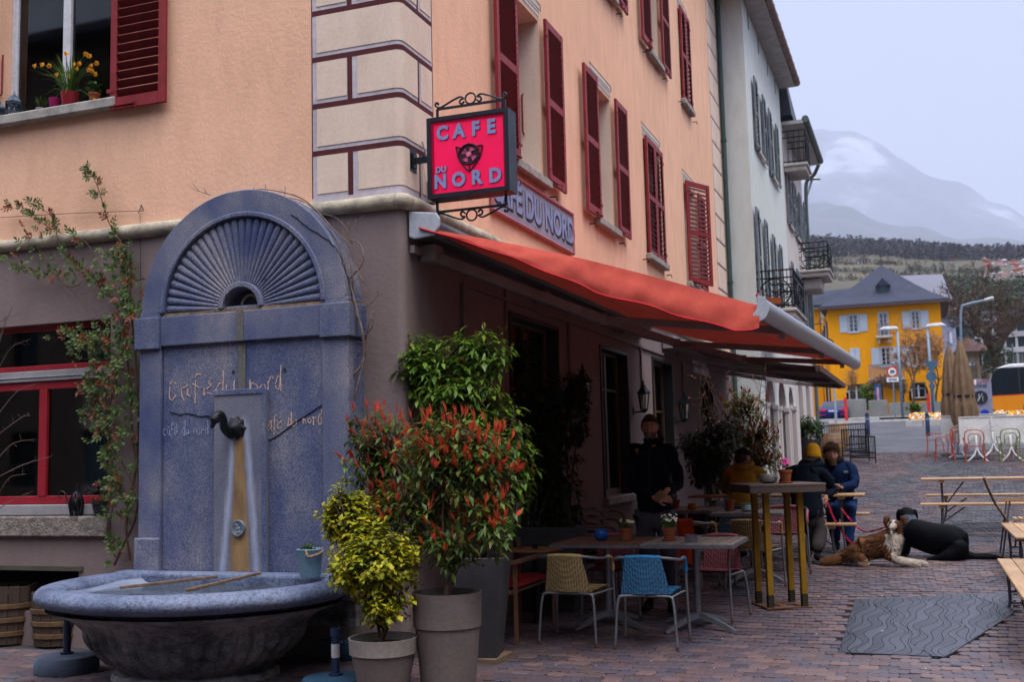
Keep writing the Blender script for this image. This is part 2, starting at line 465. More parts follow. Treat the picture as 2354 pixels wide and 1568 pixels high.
shut_m=mat('red_shutter_paint',(.24,.022,.028),.5,scale=5,var=.2,bump=.15)
slat_m=mat('red_slat_paint',(.15,.013,.016),.5,scale=8,var=.25,bump=.1)  # shutter red made darker for the slats' own shade and some weathering
ufr_m=mat('white_window_frame',(.62,.62,.68),.4,scale=3,var=.08)
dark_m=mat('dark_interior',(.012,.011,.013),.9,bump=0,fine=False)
glass=glassm()
iron_m=mat('black_iron',(.012,.013,.018),.45,metal=.6,scale=12,bump=.2)
bld=thing('corner_building','orange plastered corner house with mauve ground floor, red shutters and painted corner blocks','building',(XR,YL,0))
def wall(m,org,u,n,U,Z,holes,rev=.25):
 """wall sheet with openings and their reveals; holes (u0, u1, z0, z1)"""
 org,u,n=V(*org),V(*u),V(*n);z=V(0,0,1)
 us=sorted({U[0],U[1]}|{h for a in holes for h in a[:2]});zs=sorted({Z[0],Z[1]}|{h for a in holes for h in a[2:]})
 flip=u.cross(z).dot(n)<0
 P=lambda a,b,d=0:org+u*a+z*b-n*d
 def F(l):m.add(l[::-1]if flip else l,[(0,1,2,3)])
 for a0,a1 in zip(us,us[1:]):
  for z0,z1 in zip(zs,zs[1:]):
   if a0<U[0]-1e-6 or a1>U[1]+1e-6 or z0<Z[0]-1e-6 or z1>Z[1]+1e-6:continue
   ca,cz=(a0+a1)/2,(z0+z1)/2
   if any(h[0]<ca<h[1]and h[2]<cz<h[3]for h in holes):continue
   F([P(a0,z0),P(a1,z0),P(a1,z1),P(a0,z1)])
 for a0,a1,z0,z1 in holes:
  F([P(a0,z0),P(a0,z1),P(a0,z1,rev),P(a0,z0,rev)][::-1]);F([P(a1,z0),P(a1,z1),P(a1,z1,rev),P(a1,z0,rev)])
  F([P(a0,z1),P(a1,z1),P(a1,z1,rev),P(a0,z1,rev)][::-1]);F([P(a0,z0),P(a1,z0),P(a1,z0,rev),P(a0,z0,rev)])
LZ=3.62
EX,EN=24.0,12.5
rr_=.06
# openings: along the left wall u = x, along the street wall u = y
hL_up=[(-8.06,-6.70,4.86,7.0)]
hL_lo=[(-8.35,-6.69,1.12,2.86),(-8.15,-7.0,.28,.66)]
W1=[(10.42,11.35),(13.5,14.4),(16.35,17.45),(19.45,20.5)]
W2=[(10.9,11.75),(13.85,14.7),(16.9,17.72),(19.6,20.4)]
hR_up=[(a,b,4.61,6.46)for a,b in W1]+[(a,b,8.06,9.85)for a,b in W2]
hR_lo=[(10.15,11.75,.02,3.0),(13.45,14.85,1.0,2.95),(16.35,17.75,.1,3.02),(20.2,21.5,.5,2.9)]
rnd2=random.Random(3)
def corner(m,z0,z1,off=0):
 n=6;pts=[(XR-rr_+(rr_+off)*sin(pi/2*k/n),YL+rr_-(rr_+off)*cos(pi/2*k/n))for k in range(n+1)]
 m.add([(x,y,z)for z in(z0,z1)for x,y in pts],[(k,k+1,n+2+k,n+1+k)for k in range(n)])
mu=M();wall(mu,(0,YL,0),(1,0,0),(0,-1,0),(-12,XR-rr_),(LZ,EN),hL_up);wall(mu,(XR,0,0),(0,1,0),(1,0,0),(YL+rr_,EX),(LZ,EN),hR_up,.006);corner(mu,LZ,EN)
mu.build('upper_wall',orange,bld)
mv=M()
for a0,a1,z0,z1 in hR_up:
 mv=M();wall(mv,(XR-.005,0,0),(0,1,0),(1,0,0),(a0,a1),(z0,z1),[(a0,a1,z0,z1)],.42);mv.build('window_reveal',cream,bld)
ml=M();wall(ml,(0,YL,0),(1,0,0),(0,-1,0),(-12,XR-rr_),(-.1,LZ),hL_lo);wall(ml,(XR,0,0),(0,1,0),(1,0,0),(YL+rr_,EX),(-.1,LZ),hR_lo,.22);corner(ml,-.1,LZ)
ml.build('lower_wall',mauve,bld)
# closed volume behind the openings, far side and roof
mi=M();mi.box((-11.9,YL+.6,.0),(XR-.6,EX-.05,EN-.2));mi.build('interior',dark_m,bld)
mb=M();mb.box((-12.02,YL+.02,-.1),(-11.95,EX,EN));mb.box((-12,EX-.03,-.1),(XR-.01,EX+.02,EN));mb.box((-12,YL-.5,EN),(XR+.6,EX+.2,EN+.25));mb.build('roof_slab',orange,bld)
# half-round string course
def ledge(name,pts,r,m_=ledge_m):
 mm=M();sp=[]
 for a,b in zip(pts,pts[1:]):
  a,b=V(*a),V(*b);n=max(1,int((b-a).length/.12))
  sp+=[a+(b-a)*i/n for i in range(n)]
 sp.append(V(*pts[-1]));sp=[p+V(0,0,.008*noise.noise(p*3))for p in sp]
 mm.tube(sp,[r*(1+.12*noise.noise(p*2.5+V(5,0,0)))for p in sp],12);return mm.build(name,m_,bld,smooth=True)
ledge('string_course',[(-12,YL-.015,LZ),(XR-.05,YL-.015,LZ)],.062)
cc=[(XR-.05+.065*sin(pi/2*k/5),YL+.05-.065*cos(pi/2*k/5),LZ)for k in range(6)]
ledge('string_course',cc,.062);ledge('string_course',[(XR+.015,YL+.05,LZ),(XR+.015,EX,LZ)],.062)
# painted corner blocks: lavender sheet, cream blocks, maroon lines
def quoins(yc0,yc1,xc0,zs,full0,lw=.035,dark=.045,right_only=False):
 O=.003
 sh=M()
 if not right_only:sh.box((xc0,YL-O,zs[0]-.06),(XR-rr_,YL+.01,zs[-1]));corner(sh,zs[0]-.06,zs[-1],O)
 sh.box((XR-.01,yc0 if right_only else YL+rr_,zs[0]-.06),(XR+O,yc1,zs[-1]));sh.build('quoin_ground',lav,bld)
 for i,(z0,z1)in enumerate(zip(zs,zs[1:])):
  split=(i%2==0)==full0
  d=M()
  if not right_only:
   d.box((xc0+.01,YL-O-.002,z1-dark),(XR-rr_,YL-O,z1));corner(d,z1-dark,z1,O+.002)
   d.box((xc0+.0,YL-O-.002,z0),(xc0+.008,YL-O,z1))
  d.box((XR+O,yc0 if right_only else YL+rr_,z1-dark),(XR+O+.002,yc1-.01,z1));d.box((XR+O,yc1-.008,z0),(XR+O+.002,yc1,z1))
  b0,b1=z0+lw,z1-dark-.004
  xm,ym=(xc0+XR)/2-.03,YL+(yc1-YL)*.5
  if right_only:
   ym=(yc0+yc1)/2
   if split:d.box((XR+O,ym-.02,z0),(XR+O+.002,ym,z1-dark))
   for a,b in(((yc0+.02,ym-.025),(ym+.02,yc1-.03))if split else((yc0+.02,yc1-.03),)):
    M().box((XR+O,a,b0),(XR+O+.005,b,b1)).build('quoin_block',cream,bld)
  elif split:
   d.box((xm-.045,YL-O-.002,z0),(xm,YL-O,z1-dark));d.box((XR+O,ym,z0),(XR+O+.002,ym+.03,z1-dark))
   M().box((xc0+.05,YL-O-.005,b0),(xm-.05,YL-O,b1)).build('quoin_block',cream,bld)
   c=M();c.box((xm+.05,YL-O-.005,b0),(XR-rr_,YL-O,b1));corner(c,b0,b1,O+.005);c.box((XR+O,YL+rr_,b0),(XR+O+.005,ym-.005,b1));c.build('quoin_block',cream,bld)
   M().box((XR+O,ym+.065,b0),(XR+O+.005,yc1-.03,b1)).build('quoin_block',cream,bld)
  else:
   c=M();c.box((xc0+.05,YL-O-.005,b0),(XR-rr_,YL-O,b1));corner(c,b0,b1,O+.005);c.box((XR+O,YL+rr_,b0),(XR+O+.005,yc1-.03,b1));c.build('quoin_block',cream,bld)
   e_=M();e_.box((XR-rr_*.4,YL-.0075,b0),(XR-rr_*.4+.004,YL+.006,b1))
  d.build('quoin_line',maroon,bld)
quoins(YL,8.42,-4.63,[3.72+.405*i for i in range(0,12)],True)
quoins(22.75,EX-.12,0,[3.9+.53*i for i in range(0,16)],True,.02,.03,True)
# shutters
SLATM={}
def shutter(par,o,u,n,Wd,H,fm,sm,flat=True,tilt=-1,pitch=.078,name='shutter',mid=True,label=None):
 """louvred shutter: o lower hinge corner, u along its width, n its outward face"""
 o,u,n=V(*o),V(*u).normalized(),V(*n).normalized();z=V(0,0,1)
 R=Matrix((u,-n,z)).transposed()
 st=.075;t=.036
 m=M()
 m.box((0,-t,0),(st,0,H));m.box((Wd-st,-t,0),(Wd,0,H))
 rails=[(0,.11),(H-.09,H)]+([(H*.5-.045,H*.5+.045)]if mid else[])
 for a,b in rails:m.box((st,-t+.002,a),(Wd-st,-.002,b))
 m.xf(R,o)
 fr=m.build(name,fm,par,bevel=.004)
 if label:fr['label']=label
 key=(round(Wd,3),sm.name,tilt)
 if key not in SLATM:
  s=M();s.box((0,-.036,-.005),(Wd-2*st,.036,.005));s.xf(Matrix.Rotation(tilt*radians(48),3,'X'))
  s.v=[tuple(v)for v in s.v]
  me=D.meshes.new('slat');me.from_pydata(s.v,[],s.f);me.materials.append(sm);SLATM[key]=me
 zs_=[]
 bands=[(.11,H*.5-.045),(H*.5+.045,H-.09)]if mid else[(.11,H-.09)]
 for a,b in bands:
  k=int((b-a)/pitch)
  zs_+=[a+(b-a)*(i+.5)/k for i in range(k)]
 for zz in zs_:
  so_=obj(SLATM[key],'slat',fr);so_.matrix_basis=Matrix.Translation(o+R@V(st,-t/2,zz))@R.to_4x4()
 h=M()
 for zz in(.16,H-.2):M().box((-.03,-t-.006,zz),(.05,-t+.002,zz+.035)).xf(R,o).build('hinge',fm,fr)
 h.box((.0,-t-.012,.03),(Wd*.45,-t-.001,.05));h.tube([(Wd*.45,-t-.01,.04),(Wd*.5,-t-.04,.03),(Wd*.5,-t-.02,-.03)],.008,5)
 h.xf(R,o);h.build('bolt',fm,fr)
 return fr
def window(par,o,u,n,w,h,depth,fm,panes=2,cross=None,fw=.06,name='window',glassm_=None,back=True):
 """frame, mullions, glass set back in a wall opening"""
 o,u,n=V(*o),V(*u),V(*n);z=V(0,0,1);R=Matrix((u,-n,z)).transposed();o=o-n*depth
 m=M();m.box((0,-.05,0),(fw,0,h));m.box((w-fw,-.05,0),(w,0,h));m.box((fw,-.048,0),(w-fw,-.002,fw));m.box((fw,-.048,h-fw),(w-fw,-.002,h))
 m.xf(R,o);f=m.build(name,fm,par,bevel=.005)
 k=M()
 for i in range(1,panes):k.box((w*i/panes-fw*.6,-.055,fw),(w*i/panes+fw*.6,-.004,h-fw))
 for c in(cross or[]):k.box((fw,-.045,h*c-.016),(w-fw,-.008,h*c+.016))
 if k.v:k.xf(R,o);k.build('mullion',fm,f,bevel=.004)
 for i in range(panes):
  g=M();a,b=w*i/panes+fw*.55,w*(i+1)/panes-fw*.55
  g.box((a,-.022,fw*.9),(b,-.018,h-fw*.9));g.xf(R,o);g.build('pane',glassm_ or glass,f)
 return f
uy,ux,nx,ny_=(0,1,0),(1,0,0),(1,0,0),(0,-1,0)
SH=.66
for lvl,z0,hh,WW in((0,4.61,1.85,W1),(1,8.06,1.79,W2)):
 for i,(a,b)in enumerate(WW):
  w=b-a
  s=M();s.box((XR-.38,a-.08,z0-.10),(XR+.10,b+.08,z0-.002));s.build('window_sill',sill_m,bld,bevel=.012)
  window(bld,(XR,a,z0),uy,nx,w,hh,.36,ufr_m,2,[.5])
  SH=.62;zs_=z0-.03;hs_=hh+.05
  if(lvl,i)in((0,0),(0,1),(1,0),(1,1),(1,2)):
   shutter(bld,(XR+.06,a-.01,zs_),(0,-1,0),nx,SH,hs_,shut_m,slat_m,tilt=-1,pitch=.066)
   shutter(bld,(XR+.06,b+.01,zs_),(0,1,0),nx,SH,hs_,shut_m,slat_m,tilt=-1,pitch=.066)
  elif i==2 or lvl==1:
   shutter(bld,(XR+.03,a-.03,zs_),(0,1,0),nx,w/2+.025,hs_,shut_m,slat_m,tilt=1)
   shutter(bld,(XR+.03,b+.03,zs_),(0,-1,0),nx,w/2+.025,hs_,shut_m,slat_m,tilt=1)
  else:
   shutter(bld,(XR+.03,a-.02,zs_),(.42,.907,0),(.907,-.42,0),SH+.1,hs_,shut_m,slat_m,tilt=1)
   shutter(bld,(XR+.05,b+.01,zs_),(0,1,0),nx,SH,hs_,shut_m,slat_m,tilt=-1,pitch=.066)
  p=M();zt=z0+hh+.03
  for j,c in enumerate((.02,.075,.115,.19)):
   e2=.02*j;p.box((XR-.01,a-.02-e2,zt+c),(XR+.006,b+.02+e2,zt+c+.008))
  p.box((XR-.01,b+.09,zt+.12),(XR+.006,b+.097,zt+.198));p.build('lintel_line',mat('lintel_paint',(.16,.13,.17),.8),bld)
  M().box((XR-.01,a-.05,zt+.0),(XR+.003,b+.05,zt+.185)).build('lintel_band',mat('lintel_cream',(.60,.52,.46),.8),bld)
  k=M();k.tube([(XR-.2,b-.003,z0+.55),(XR-.2,b-.04,z0+.57),(XR-.2,b-.04,z0+1.0),(XR-.2,b-.003,z0+1.02)],.011,5);k.build('shutter_stay',shut_m,bld)
  for yy in(a-.3,b+.25):
   k=M();k.tube([(XR-.02,yy,z0-.14),(XR+.08,yy,z0-.14),(XR+.08,yy+.04,z0-.18)],.009,5);k.build('wall_hook',iron_m,bld)
   # left wall window with its open shutter
sx=M();sx.box((-8.3,YL-.1,4.76),(-6.60,YL+.25,4.858));sx.build('window_sill',sill_m,bld,bevel=.012)
shutter(bld,(-6.665,YL-.05,4.735),(1,0,0),(0,-1,0),.60,1.62,shut_m,slat_m,tilt=-1,pitch=.080,mid=False,label='dark red louvred shutter folded open beside the daffodil window')
window(bld,(-8.06,YL,4.86),ux,ny_,1.36,2.14,.2,ufr_m,2,None,.075)
k=M();k.tube([(-8.05,YL+.02,5.1),(-8.03,YL+.02,5.12),(-8.03,YL+.02,5.5)],.009,5);k.build('shutter_stay',shut_m,bld)
cr=M();cr.grid(lambda u,v:V(-7.92+.17*u,YL+.30+.03*sin(u*20),4.9+2.1*v),16,2);cr.build('curtain',mat('teal_curtain',(.10,.22,.26),.8,scale=6),bld,smooth=True)
# lower left window: red frames, transom, grey rail
red_m=mat('red_window_paint',(.30,.018,.030),.4,scale=4,var=.12,bump=.08)
alu_m=mat('grey_rail',(.30,.29,.31),.5,scale=5)
window(bld,(-8.35,YL,1.22),ux,ny_,1.66,1.12,.14,red_m,2,None,.075)
window(bld,(-8.35,YL,2.44),ux,ny_,1.66,.42,.14,red_m,1,None,.05)
r=M();r.box((-8.35,YL+.07,2.341),(-6.69,YL+.17,2.439));r.box((-8.35,YL+.06,2.375),(-6.69,YL+.10,2.385));r.build('window_rail',alu_m,bld,bevel=.006);r=M();r.box((-8.35,YL+.02,1.125),(-6.69,YL+.17,1.218));r.build('window_rail',alu_m,bld,bevel=.006)
r=M();r.box((-8.6,YL-.05,.94),(-6.66,YL+.22,1.118));r.build('window_sill',mat('rough_sill',(.23,.20,.18),.95,var=.45,scale=22,bump=.9,bscale=50,dist=.02),bld,bevel=.01)
r=M();r.box((-8.2,YL-.02,.64),(-6.95,YL+.05,.68));r.box((-8.2,YL-.02,.26),(-8.16,YL+.03,.64));r.build('cellar_frame',mat('old_iron',(.08,.07,.06),.7),bld)
# street doors and windows of the cafe
wd_m=wood('dark_oak',(.10,.05,.028),'z',island=False)
dk_m=mat('dark_frame',(.02,.018,.018),.5)
for(a,b,z0,z1)in hR_lo:
 window(bld,(XR,a,z0),uy,nx,b-a,z1-z0,.18,wd_m,2,[.72],.08)
 fr=M();fr.box((XR-.2,a-.001,z0),(XR+.02,a+.05,z1));fr.box((XR-.2,b-.05,z0),(XR+.02,b+.001,z1));fr.box((XR-.2,a+.05,z1-.05),(XR+.02,b-.05,z1+.001));fr.build('door_frame',dk_m,bld,bevel=.006)
M().box((XR-.1,13.4,.9),(XR+.08,14.9,.995)).build('window_sill',sill_m,bld,bevel=.01)
# downpipe and cables
p=M();p.tube([(XR+.07,EX-.06,.1),(XR+.07,EX-.06,EN)],.05,10)
for z in(2,5.2,8.4):p.tube([(XR+.07,EX-.06,z),(XR+.07,EX-.06,z+.05)],.065,10)
p.build('downpipe',mat('green_copper_pipe',(.05,.085,.08),.6,scale=9),bld,smooth=30)
p=M();zc=3.1
p.bar((XR+.02,8.95,zc),(XR+.02,23.5,zc),.03,.03);p.bar((XR+.02,8.95,zc),(XR+.02,8.95,2.0),.03,.03);p.bar((XR+.02,12.1,zc),(XR+.02,12.1,2.35),.025);p.bar((XR+.02,15.6,zc),(XR+.02,15.6,2.3),.025);p.bar((XR+.02,18.6,zc),(XR+.02,18.6,2.3),.025)
p.bar((XR+.02,10.05,LZ),(XR+.02,10.05,2.6),.02);p.build('cable_duct',mat('duct_paint',(.2,.15,.15),.7),bld)
c=M();c.tube(spline([(XR+.02,8.15,4.2),(XR+.05,8.2,4.0),(XR+.03,8.3,3.8),(XR+.03,8.32,3.72)],6),.008,5);c.box((XR,8.25,3.7),(XR+.07,8.36,3.88));c.build('cable_box',mat('cable_grey',(.35,.33,.33),.6),bld)
# wires on left wall
c=M();c.tube(spline([at(0,500,y=YL-.03),at(130,492,y=YL-.03),at(330,484,y=YL-.03)],6),.003,4);c.tube([at(330,484,y=YL-.03),at(325,470,y=YL),at(318,490,y=YL-.03)],.004,4);c.tube([at(322,490,y=YL-.02),at(324,700,y=YL-.02)],.002,4);c.build('trellis_wire',iron_m,bld)
# ==== fountain
def granite():
 q=NT('blue_grey_granite')
 c=q.ramp(q.noise(1.6,5),[(.3,(.058,.082,.165)),(.5,(.10,.12,.195)),(.75,(.20,.20,.24))])
 sp=q.noise(120,2,rough=.8);c=q.mix(1.0,c,q.ramp(sp,[(.34,(.35,.38,.5)),(.5,(1,1,1)),(.64,(2.0,1.75,1.6))]),'MULTIPLY')
 st=q.noise(3.2,6,(1,1,.5));c=q.mix(1.0,c,q.ramp(st,[(.28,(.42,.52,.85)),(.5,(.9,.9,.95)),(.7,(1.35,1.22,1.1))]),'MULTIPLY')
 q.l(c,q.b.inputs['Base Color']);q.b.inputs['Roughness'].default_value=.8
 n1=q.bump(q.noise(120,4),.5,.004);q.bump(q.noise(14,5),.3,.01,n1)
 return q.m
gran=granite()
FY=7.55;fm_=lambda X,Y,dy=0:at(X,Y,y=FY+dy)
xl,xr_,xc=-6.17,-4.17,-5.17
ft=thing('wall_fountain','blue grey granite wall fountain with shell arch, iron swan spout and oval stone basin','fountain',(xc,6.9,0))
b=M()
b.box((xl,FY,.45),(xl+.22,YL+.05,2.84));b.box((xr_-.24,FY,.45),(xr_,YL+.05,2.84));b.box((xl+.22,FY+.03,.45),(xr_-.24,YL+.05,2.84))
b.build('back_slab',gran,ft,bevel=.012,seg=2)
b=M();b.box((xl-.03,FY-.035,2.52),(xl+.22,YL+.02,2.79));b.box((xl+.22,FY-.008,2.54),(xr_-.24,YL+.02,2.79));b.box((xr_-.24,FY-.035,2.52),(xr_+.03,YL+.02,2.79))
b.build('cornice',gran,ft,bevel=.008,seg=2)
b=M();b.box((xl-.005,FY+.01,2.792),(xr_+.005,YL,2.815));b.build('mortar_joint',mat('rusty_mortar',(.22,.15,.10),.95,var=.5,scale=15,bump=.6),ft)
def half(r0,r1,y0,y1,zc,n=48,xc_=xc,sz=1.0):
 m=M();P=[]
 for k in range(n+1):
  a=pi*k/n;P.append([(xc_+r*cos(a),y,zc+r*sin(a)*sz)for r,y in((r0,y0),(r1,y0),(r1,y1),(r0,y1))])
 vs=[p for q_ in P for p in q_]
 fs=[(4*k+j,4*k+(j+1)%4,4*k+4+(j+1)%4,4*k+4+j)for k in range(n)for j in range(4)]+[(0,3,2,1),(4*n,4*n+1,4*n+2,4*n+3)]
 return m.add(vs,[f[::-1]for f in fs])
ZC=2.818
half(.775,.985,FY,YL+.04,ZC).build('arch_ring',gran,ft,smooth=35,bevel=.008)
half(.755,.80,FY-.012,FY+.05,ZC).build('arch_moulding',gran,ft,smooth=35,bevel=.01,seg=2)
half(.19,.775,FY+.035,YL,ZC).build('arch_infill',gran,ft,smooth=35)
half(.17,.215,FY-.004,FY+.16,ZC).build('niche_ring',gran,ft,smooth=35,bevel=.006)
half(.01,.19,FY+.15,FY+.17,ZC).build('niche_back',mat('niche_dark_stone',(.05,.06,.085),.9,var=.5,scale=12),ft)
nb=M();nb.tube([(xc+.02+.09*cos(a*.35)*1.0,FY+.12,ZC+.0+.12*sin(a*.35))for a in range(1,9)],.012,6);nb.build('niche_crack',ledge_m,ft)
fl=M();NF=31
for k in range(NF):
 a=pi*(k+.5)/NF;d=V(cos(a),0,sin(a));s=V(-sin(a),0,cos(a));n_=7;ring=[]
 stations=[(.222,.009),(.4,.019),(.6,.029),(.71,.0335),(.735,.030),(.752,.018),(.757,.004)]
 for r,w in stations:
  for j in range(n_):
   t=pi*j/(n_-1);ring.append(V(xc,FY+.036,ZC)+d*r+s*(w*cos(t))+V(0,-1,0)*(w*.75*sin(t)))
 fl.add(ring,[(i*n_+j+1,i*n_+j,(i+1)*n_+j,(i+1)*n_+j+1)for i in range(len(stations)-1)for j in range(n_-1)])
fl.build('shell_flutes',gran,ft,smooth=True,kind='stuff')
# central panel with stains
q=NT('stained_plaque')
sepn=q.n('SeparateXYZ');q.l(q.co(),sepn.inputs[0])
ww=q.noise(9,4,(1,1,.3));wob=q.math('MULTIPLY',q.math('SUBTRACT',ww,.5),.085)
xx_=q.math('ADD',q.math('SUBTRACT',sepn.outputs[0],xc+.015),wob)
ax_=q.math('ABSOLUTE',xx_)
zz_=sepn.outputs[2];tdn=q.n('MapRange');q.l(zz_,tdn.inputs[0]);tdn.inputs[1].default_value=1.93;tdn.inputs[2].default_value=.7;tdn.inputs[3].default_value=0;tdn.inputs[4].default_value=1
wo_=q.math('ADD',.03,q.math('MULTIPLY',tdn.outputs[0],.062))
ochre=q.n('MapRange');q.l(q.math('SUBTRACT',wo_,ax_),ochre.inputs[0]);ochre.inputs[1].default_value=-.014;ochre.inputs[2].default_value=.012
wl=q.math('ADD',.052,q.math('MULTIPLY',tdn.outputs[0],.105))
lime=q.n('MapRange');q.l(q.math('SUBTRACT',.045,q.math('ABSOLUTE',q.math('SUBTRACT',ax_,wl))),lime.inputs[0]);lime.inputs[1].default_value=0;lime.inputs[2].default_value=.045
below=q.n('MapRange');q.l(zz_,below.inputs[0]);below.inputs[1].default_value=1.95;below.inputs[2].default_value=1.85
base=q.ramp(q.noise(2.2,5),[(.3,(.10,.115,.18)),(.7,(.17,.165,.21))])
base=q.mix(1.0,base,q.ramp(q.noise(170,2,rough=.8),[(.32,(.5,)*3),(.68,(1.5,)*3)]),'MULTIPLY')
c=q.mix(q.math('MULTIPLY',q.math('MULTIPLY',lime.outputs[0],below.outputs[0]),q.math('ADD',.35,q.math('MULTIPLY',q.noise(14,5,(1,1,.3)),.9))),base,(.36,.40,.54))
c=q.mix(q.math('MULTIPLY',q.math('MULTIPLY',ochre.outputs[0],below.outputs[0]),.9),c,q.ramp(q.noise(11,4,(1,1,.25)),[(.3,(.16,.085,.03)),(.7,(.36,.21,.07))]))
q.l(c,q.b.inputs['Base Color']);q.b.inputs['Roughness'].default_value=.7;q.bump(q.noise(60,4),.4,.004)
b=M();b.box((xc-.235,FY-.022,.66),(xc+.255,FY+.03,2.14));b.build('spout_panel',q.m,ft,bevel=.008,seg=2)
b=M();b.box((xc-.24,FY-.03,2.10),(xc+.26,FY-.0215,2.145));b.box((xc+.225,FY-.03,.66),(xc+.262,FY-.0215,2.10));b.build('panel_moulding',gran,ft,bevel=.004)
b=M();b.box((xc-.03,FY+.018,2.142),(xc+.04,FY+.032,2.535));b.box((xc-.03,FY-.014,2.543),(xc+.04,FY-.006,2.79));b.build('pipe_channel',mat('lime_mortar',(.13,.125,.12),.95,var=.3,scale=30,bump=.8,bscale=90),ft)
for bx_ in((xl-.02,xl+.23,.95),(xr_-.25,xr_+.02,.98)):M().box((bx_[0],FY-.03,.45),(bx_[1],FY+.01,bx_[2])).build('foot_block',gran,ft,bevel=.012)
b=M()
for X,Y in((536,775),(655,757),(537,855),(655,850),(395,785),(790,770),(430,560),(660,560),(610,640),(700,600)):
 p=fm_(X,Y,.028);b.lathe([(.004,-.0),(.014,.002),(.012,.006)],8,(0,0,0));b.xf(Matrix.Rotation(radians(90),3,'X'),p,len(b.v)-24)
b.build('plugs',mat('mortar_plug',(.06,.065,.08),.9),ft,kind='stuff')
# medallion
md=M();md.lathe([(.001,.022),(.045,.022),(.05,.026),(.062,.026),(.066,.018),(.066,0)],24);md.xf(Matrix.Rotation(radians(90),3,'X'),(xc+.01,FY-.022,1.03))
mo=md.build('medallion',mat('blue_metal',(.16,.20,.26),.5,metal=.3,scale=20),ft,smooth=40)
r=M();cxm=V(xc+.01,FY-.047,1.03)
r.tube(spline([cxm+V(-.03,0,.025),cxm+V(-.01,0,.035),cxm+V(.0,0,.02),cxm+V(-.01,0,.005),cxm+V(.005,0,-.01)],4),.004,5);r.tube(spline([cxm+V(.005,0,.01),cxm+V(.02,0,0),cxm+V(.01,0,-.02),cxm+V(.028,0,-.03),cxm+V(-.01,0,-.035)],4),.005,5)
r.build('relief',mat('pale_relief',(.30,.33,.36),.6),mo)
# cracks
ck=M()
for pts in([(388,945),(410,952),(430,950),(460,958),(485,957)],[(598,1022),(640,1000),(680,970),(720,945),(770,912)],[(320,930),(350,928),(372,930)],[(310,465+180),(330,640)]):
 P=[fm_(X+rad(-2,2),Y+rad(-2,2),.026)for X,Y in pts];Q=[]
 for a_,b_ in zip(P,P[1:]):
  for i in range(5):Q.append(a_+(b_-a_)*i/5+V(rad(-.004,.004),0,rad(-.004,.004)))
 ck.tube(Q+[P[-1]],.004,4)
Q=[fm_(X,Y,-.003)for X,Y in[(670,492),(705,520),(745,545),(775,575),(800,640),(812,700)]];ck.tube([q_+V(rad(-.006,.006),-.0,rad(-.006,.006))for q_ in spline(Q,6)],.004,4)
ck.build('crack',mat('crack_dark',(.012,.012,.016),.95),ft,kind='stuff')
# spout: rosette, curved neck, head
sp=M();rc=V(xc-.02,FY-.024,1.83)
st0=len(sp.v);sp.lathe([(.005,.06),(.03,.055),(.045,.03),(.07,.025),(.085,.01),(.09,0)],24,fn=lambda r,z,a:r*(1+.14*cos(a*9))if r>.05 else r);sp.xf(Matrix.Rotation(radians(90),3,'X'),rc,st0)
sp.build('spout_rosette',iron_m,ft,smooth=50)
nk=[fm_(X,Y,dy)for X,Y,dy in[(530,1000,-.05),(516,985,-.14),(513,965,-.24),(506,953,-.32),(497,958,-.36),(490,975,-.38),(487,984,-.39)]]
nk=[p+V(.03*0,0,0)for p in nk]
s2=M();s2.tube(spline(nk,5),[.036-.0003*i if i<18 else.032+.002*(i-18)*(1 if i<24 else-.8)for i in range(len(spline(nk,5)))],10);s2.build('swan_neck',iron_m,ft,smooth=True)
# chalk scrawl
GL={'c':[[(.8,.75),(.5,1),(.15,.7),(.1,.3),(.4,0),(.8,.2)]],'a':[[(.8,.9),(.4,1),(.1,.5),(.4,0),(.75,.4),(.8,.95),(.8,.3),(1,0)]],'f':[[(.9,1.7),(.6,2),(.4,1.5),(.4,0),(.35,-.9)],[(.1,.9),(.8,1)]],'e':[[(.1,.5),(.8,.6),(.6,1),(.2,.8),(.1,.3),(.5,0),(.9,.25)],[(.5,1.3),(.8,1.7)]],'d':[[(.8,.8),(.4,1),(.1,.4),(.4,0),(.75,.4),(.85,2.1),(.85,.2),(1,0)]],'u':[[(.1,.9),(.15,.1),(.5,0),(.8,.3),(.85,.95),(.85,.1),(1,0)]],'n':[[(.1,.95),(.12,0),(.2,.7),(.5,1),(.8,.7),(.85,0)]],'o':[[(.5,1),(.1,.6),(.3,0),(.8,.2),(.8,.8),(.45,1)]],'r':[[(.1,1),(.15,0),(.25,.7),(.6,1),(.85,.85)]],' ':[]}
def scrawl(txt,p0,p1,h,mt,w=.0042,C=False):
 m=M();n=len(txt);adv=(p1-p0)/n
 for i,ch in enumerate(txt):
  sc=1.5 if(i==0 and C)else 1
  for stv in GL[ch]:
   pts=[p0+adv*(i+.9*u_+rad(-.05,.05))+V(0,0,h*v_*sc+rad(-.3,.3)*h)for u_,v_ in stv]
   pp=spline(pts,5)
   for rep in range(2):
    pq=[p_+V(rad(-.004,.004),-rad(0,.001),rad(-.004,.004))for p_ in pp]
    for a_,b_ in zip(pq,pq[1:]):
     if rnd.random()<.52:m.bar(a_,b_+(b_-a_)*.1,w*rad(.6,1.4),.0015,up=(0,-1,0))
 return m.build('chalk_writing',mt,ft,kind='stuff')
ch1=mat('peach_chalk',(.62,.42,.33),.95,var=.3,scale=90,bump=0);ch2=mat('blue_white_chalk',(.30,.34,.50),.95,var=.3,scale=90,bump=0)
scrawl('cafedu n',fm_(388,915,.0275),fm_(600,905,.0275),.10,ch1,.007,C=True);scrawl('ord',fm_(596,903,.0275),fm_(650,893,.0275),.09,ch1,.006)
scrawl('cafe du nord',fm_(604,988,.0275),fm_(742,972,.0275),.055,ch1,.005)
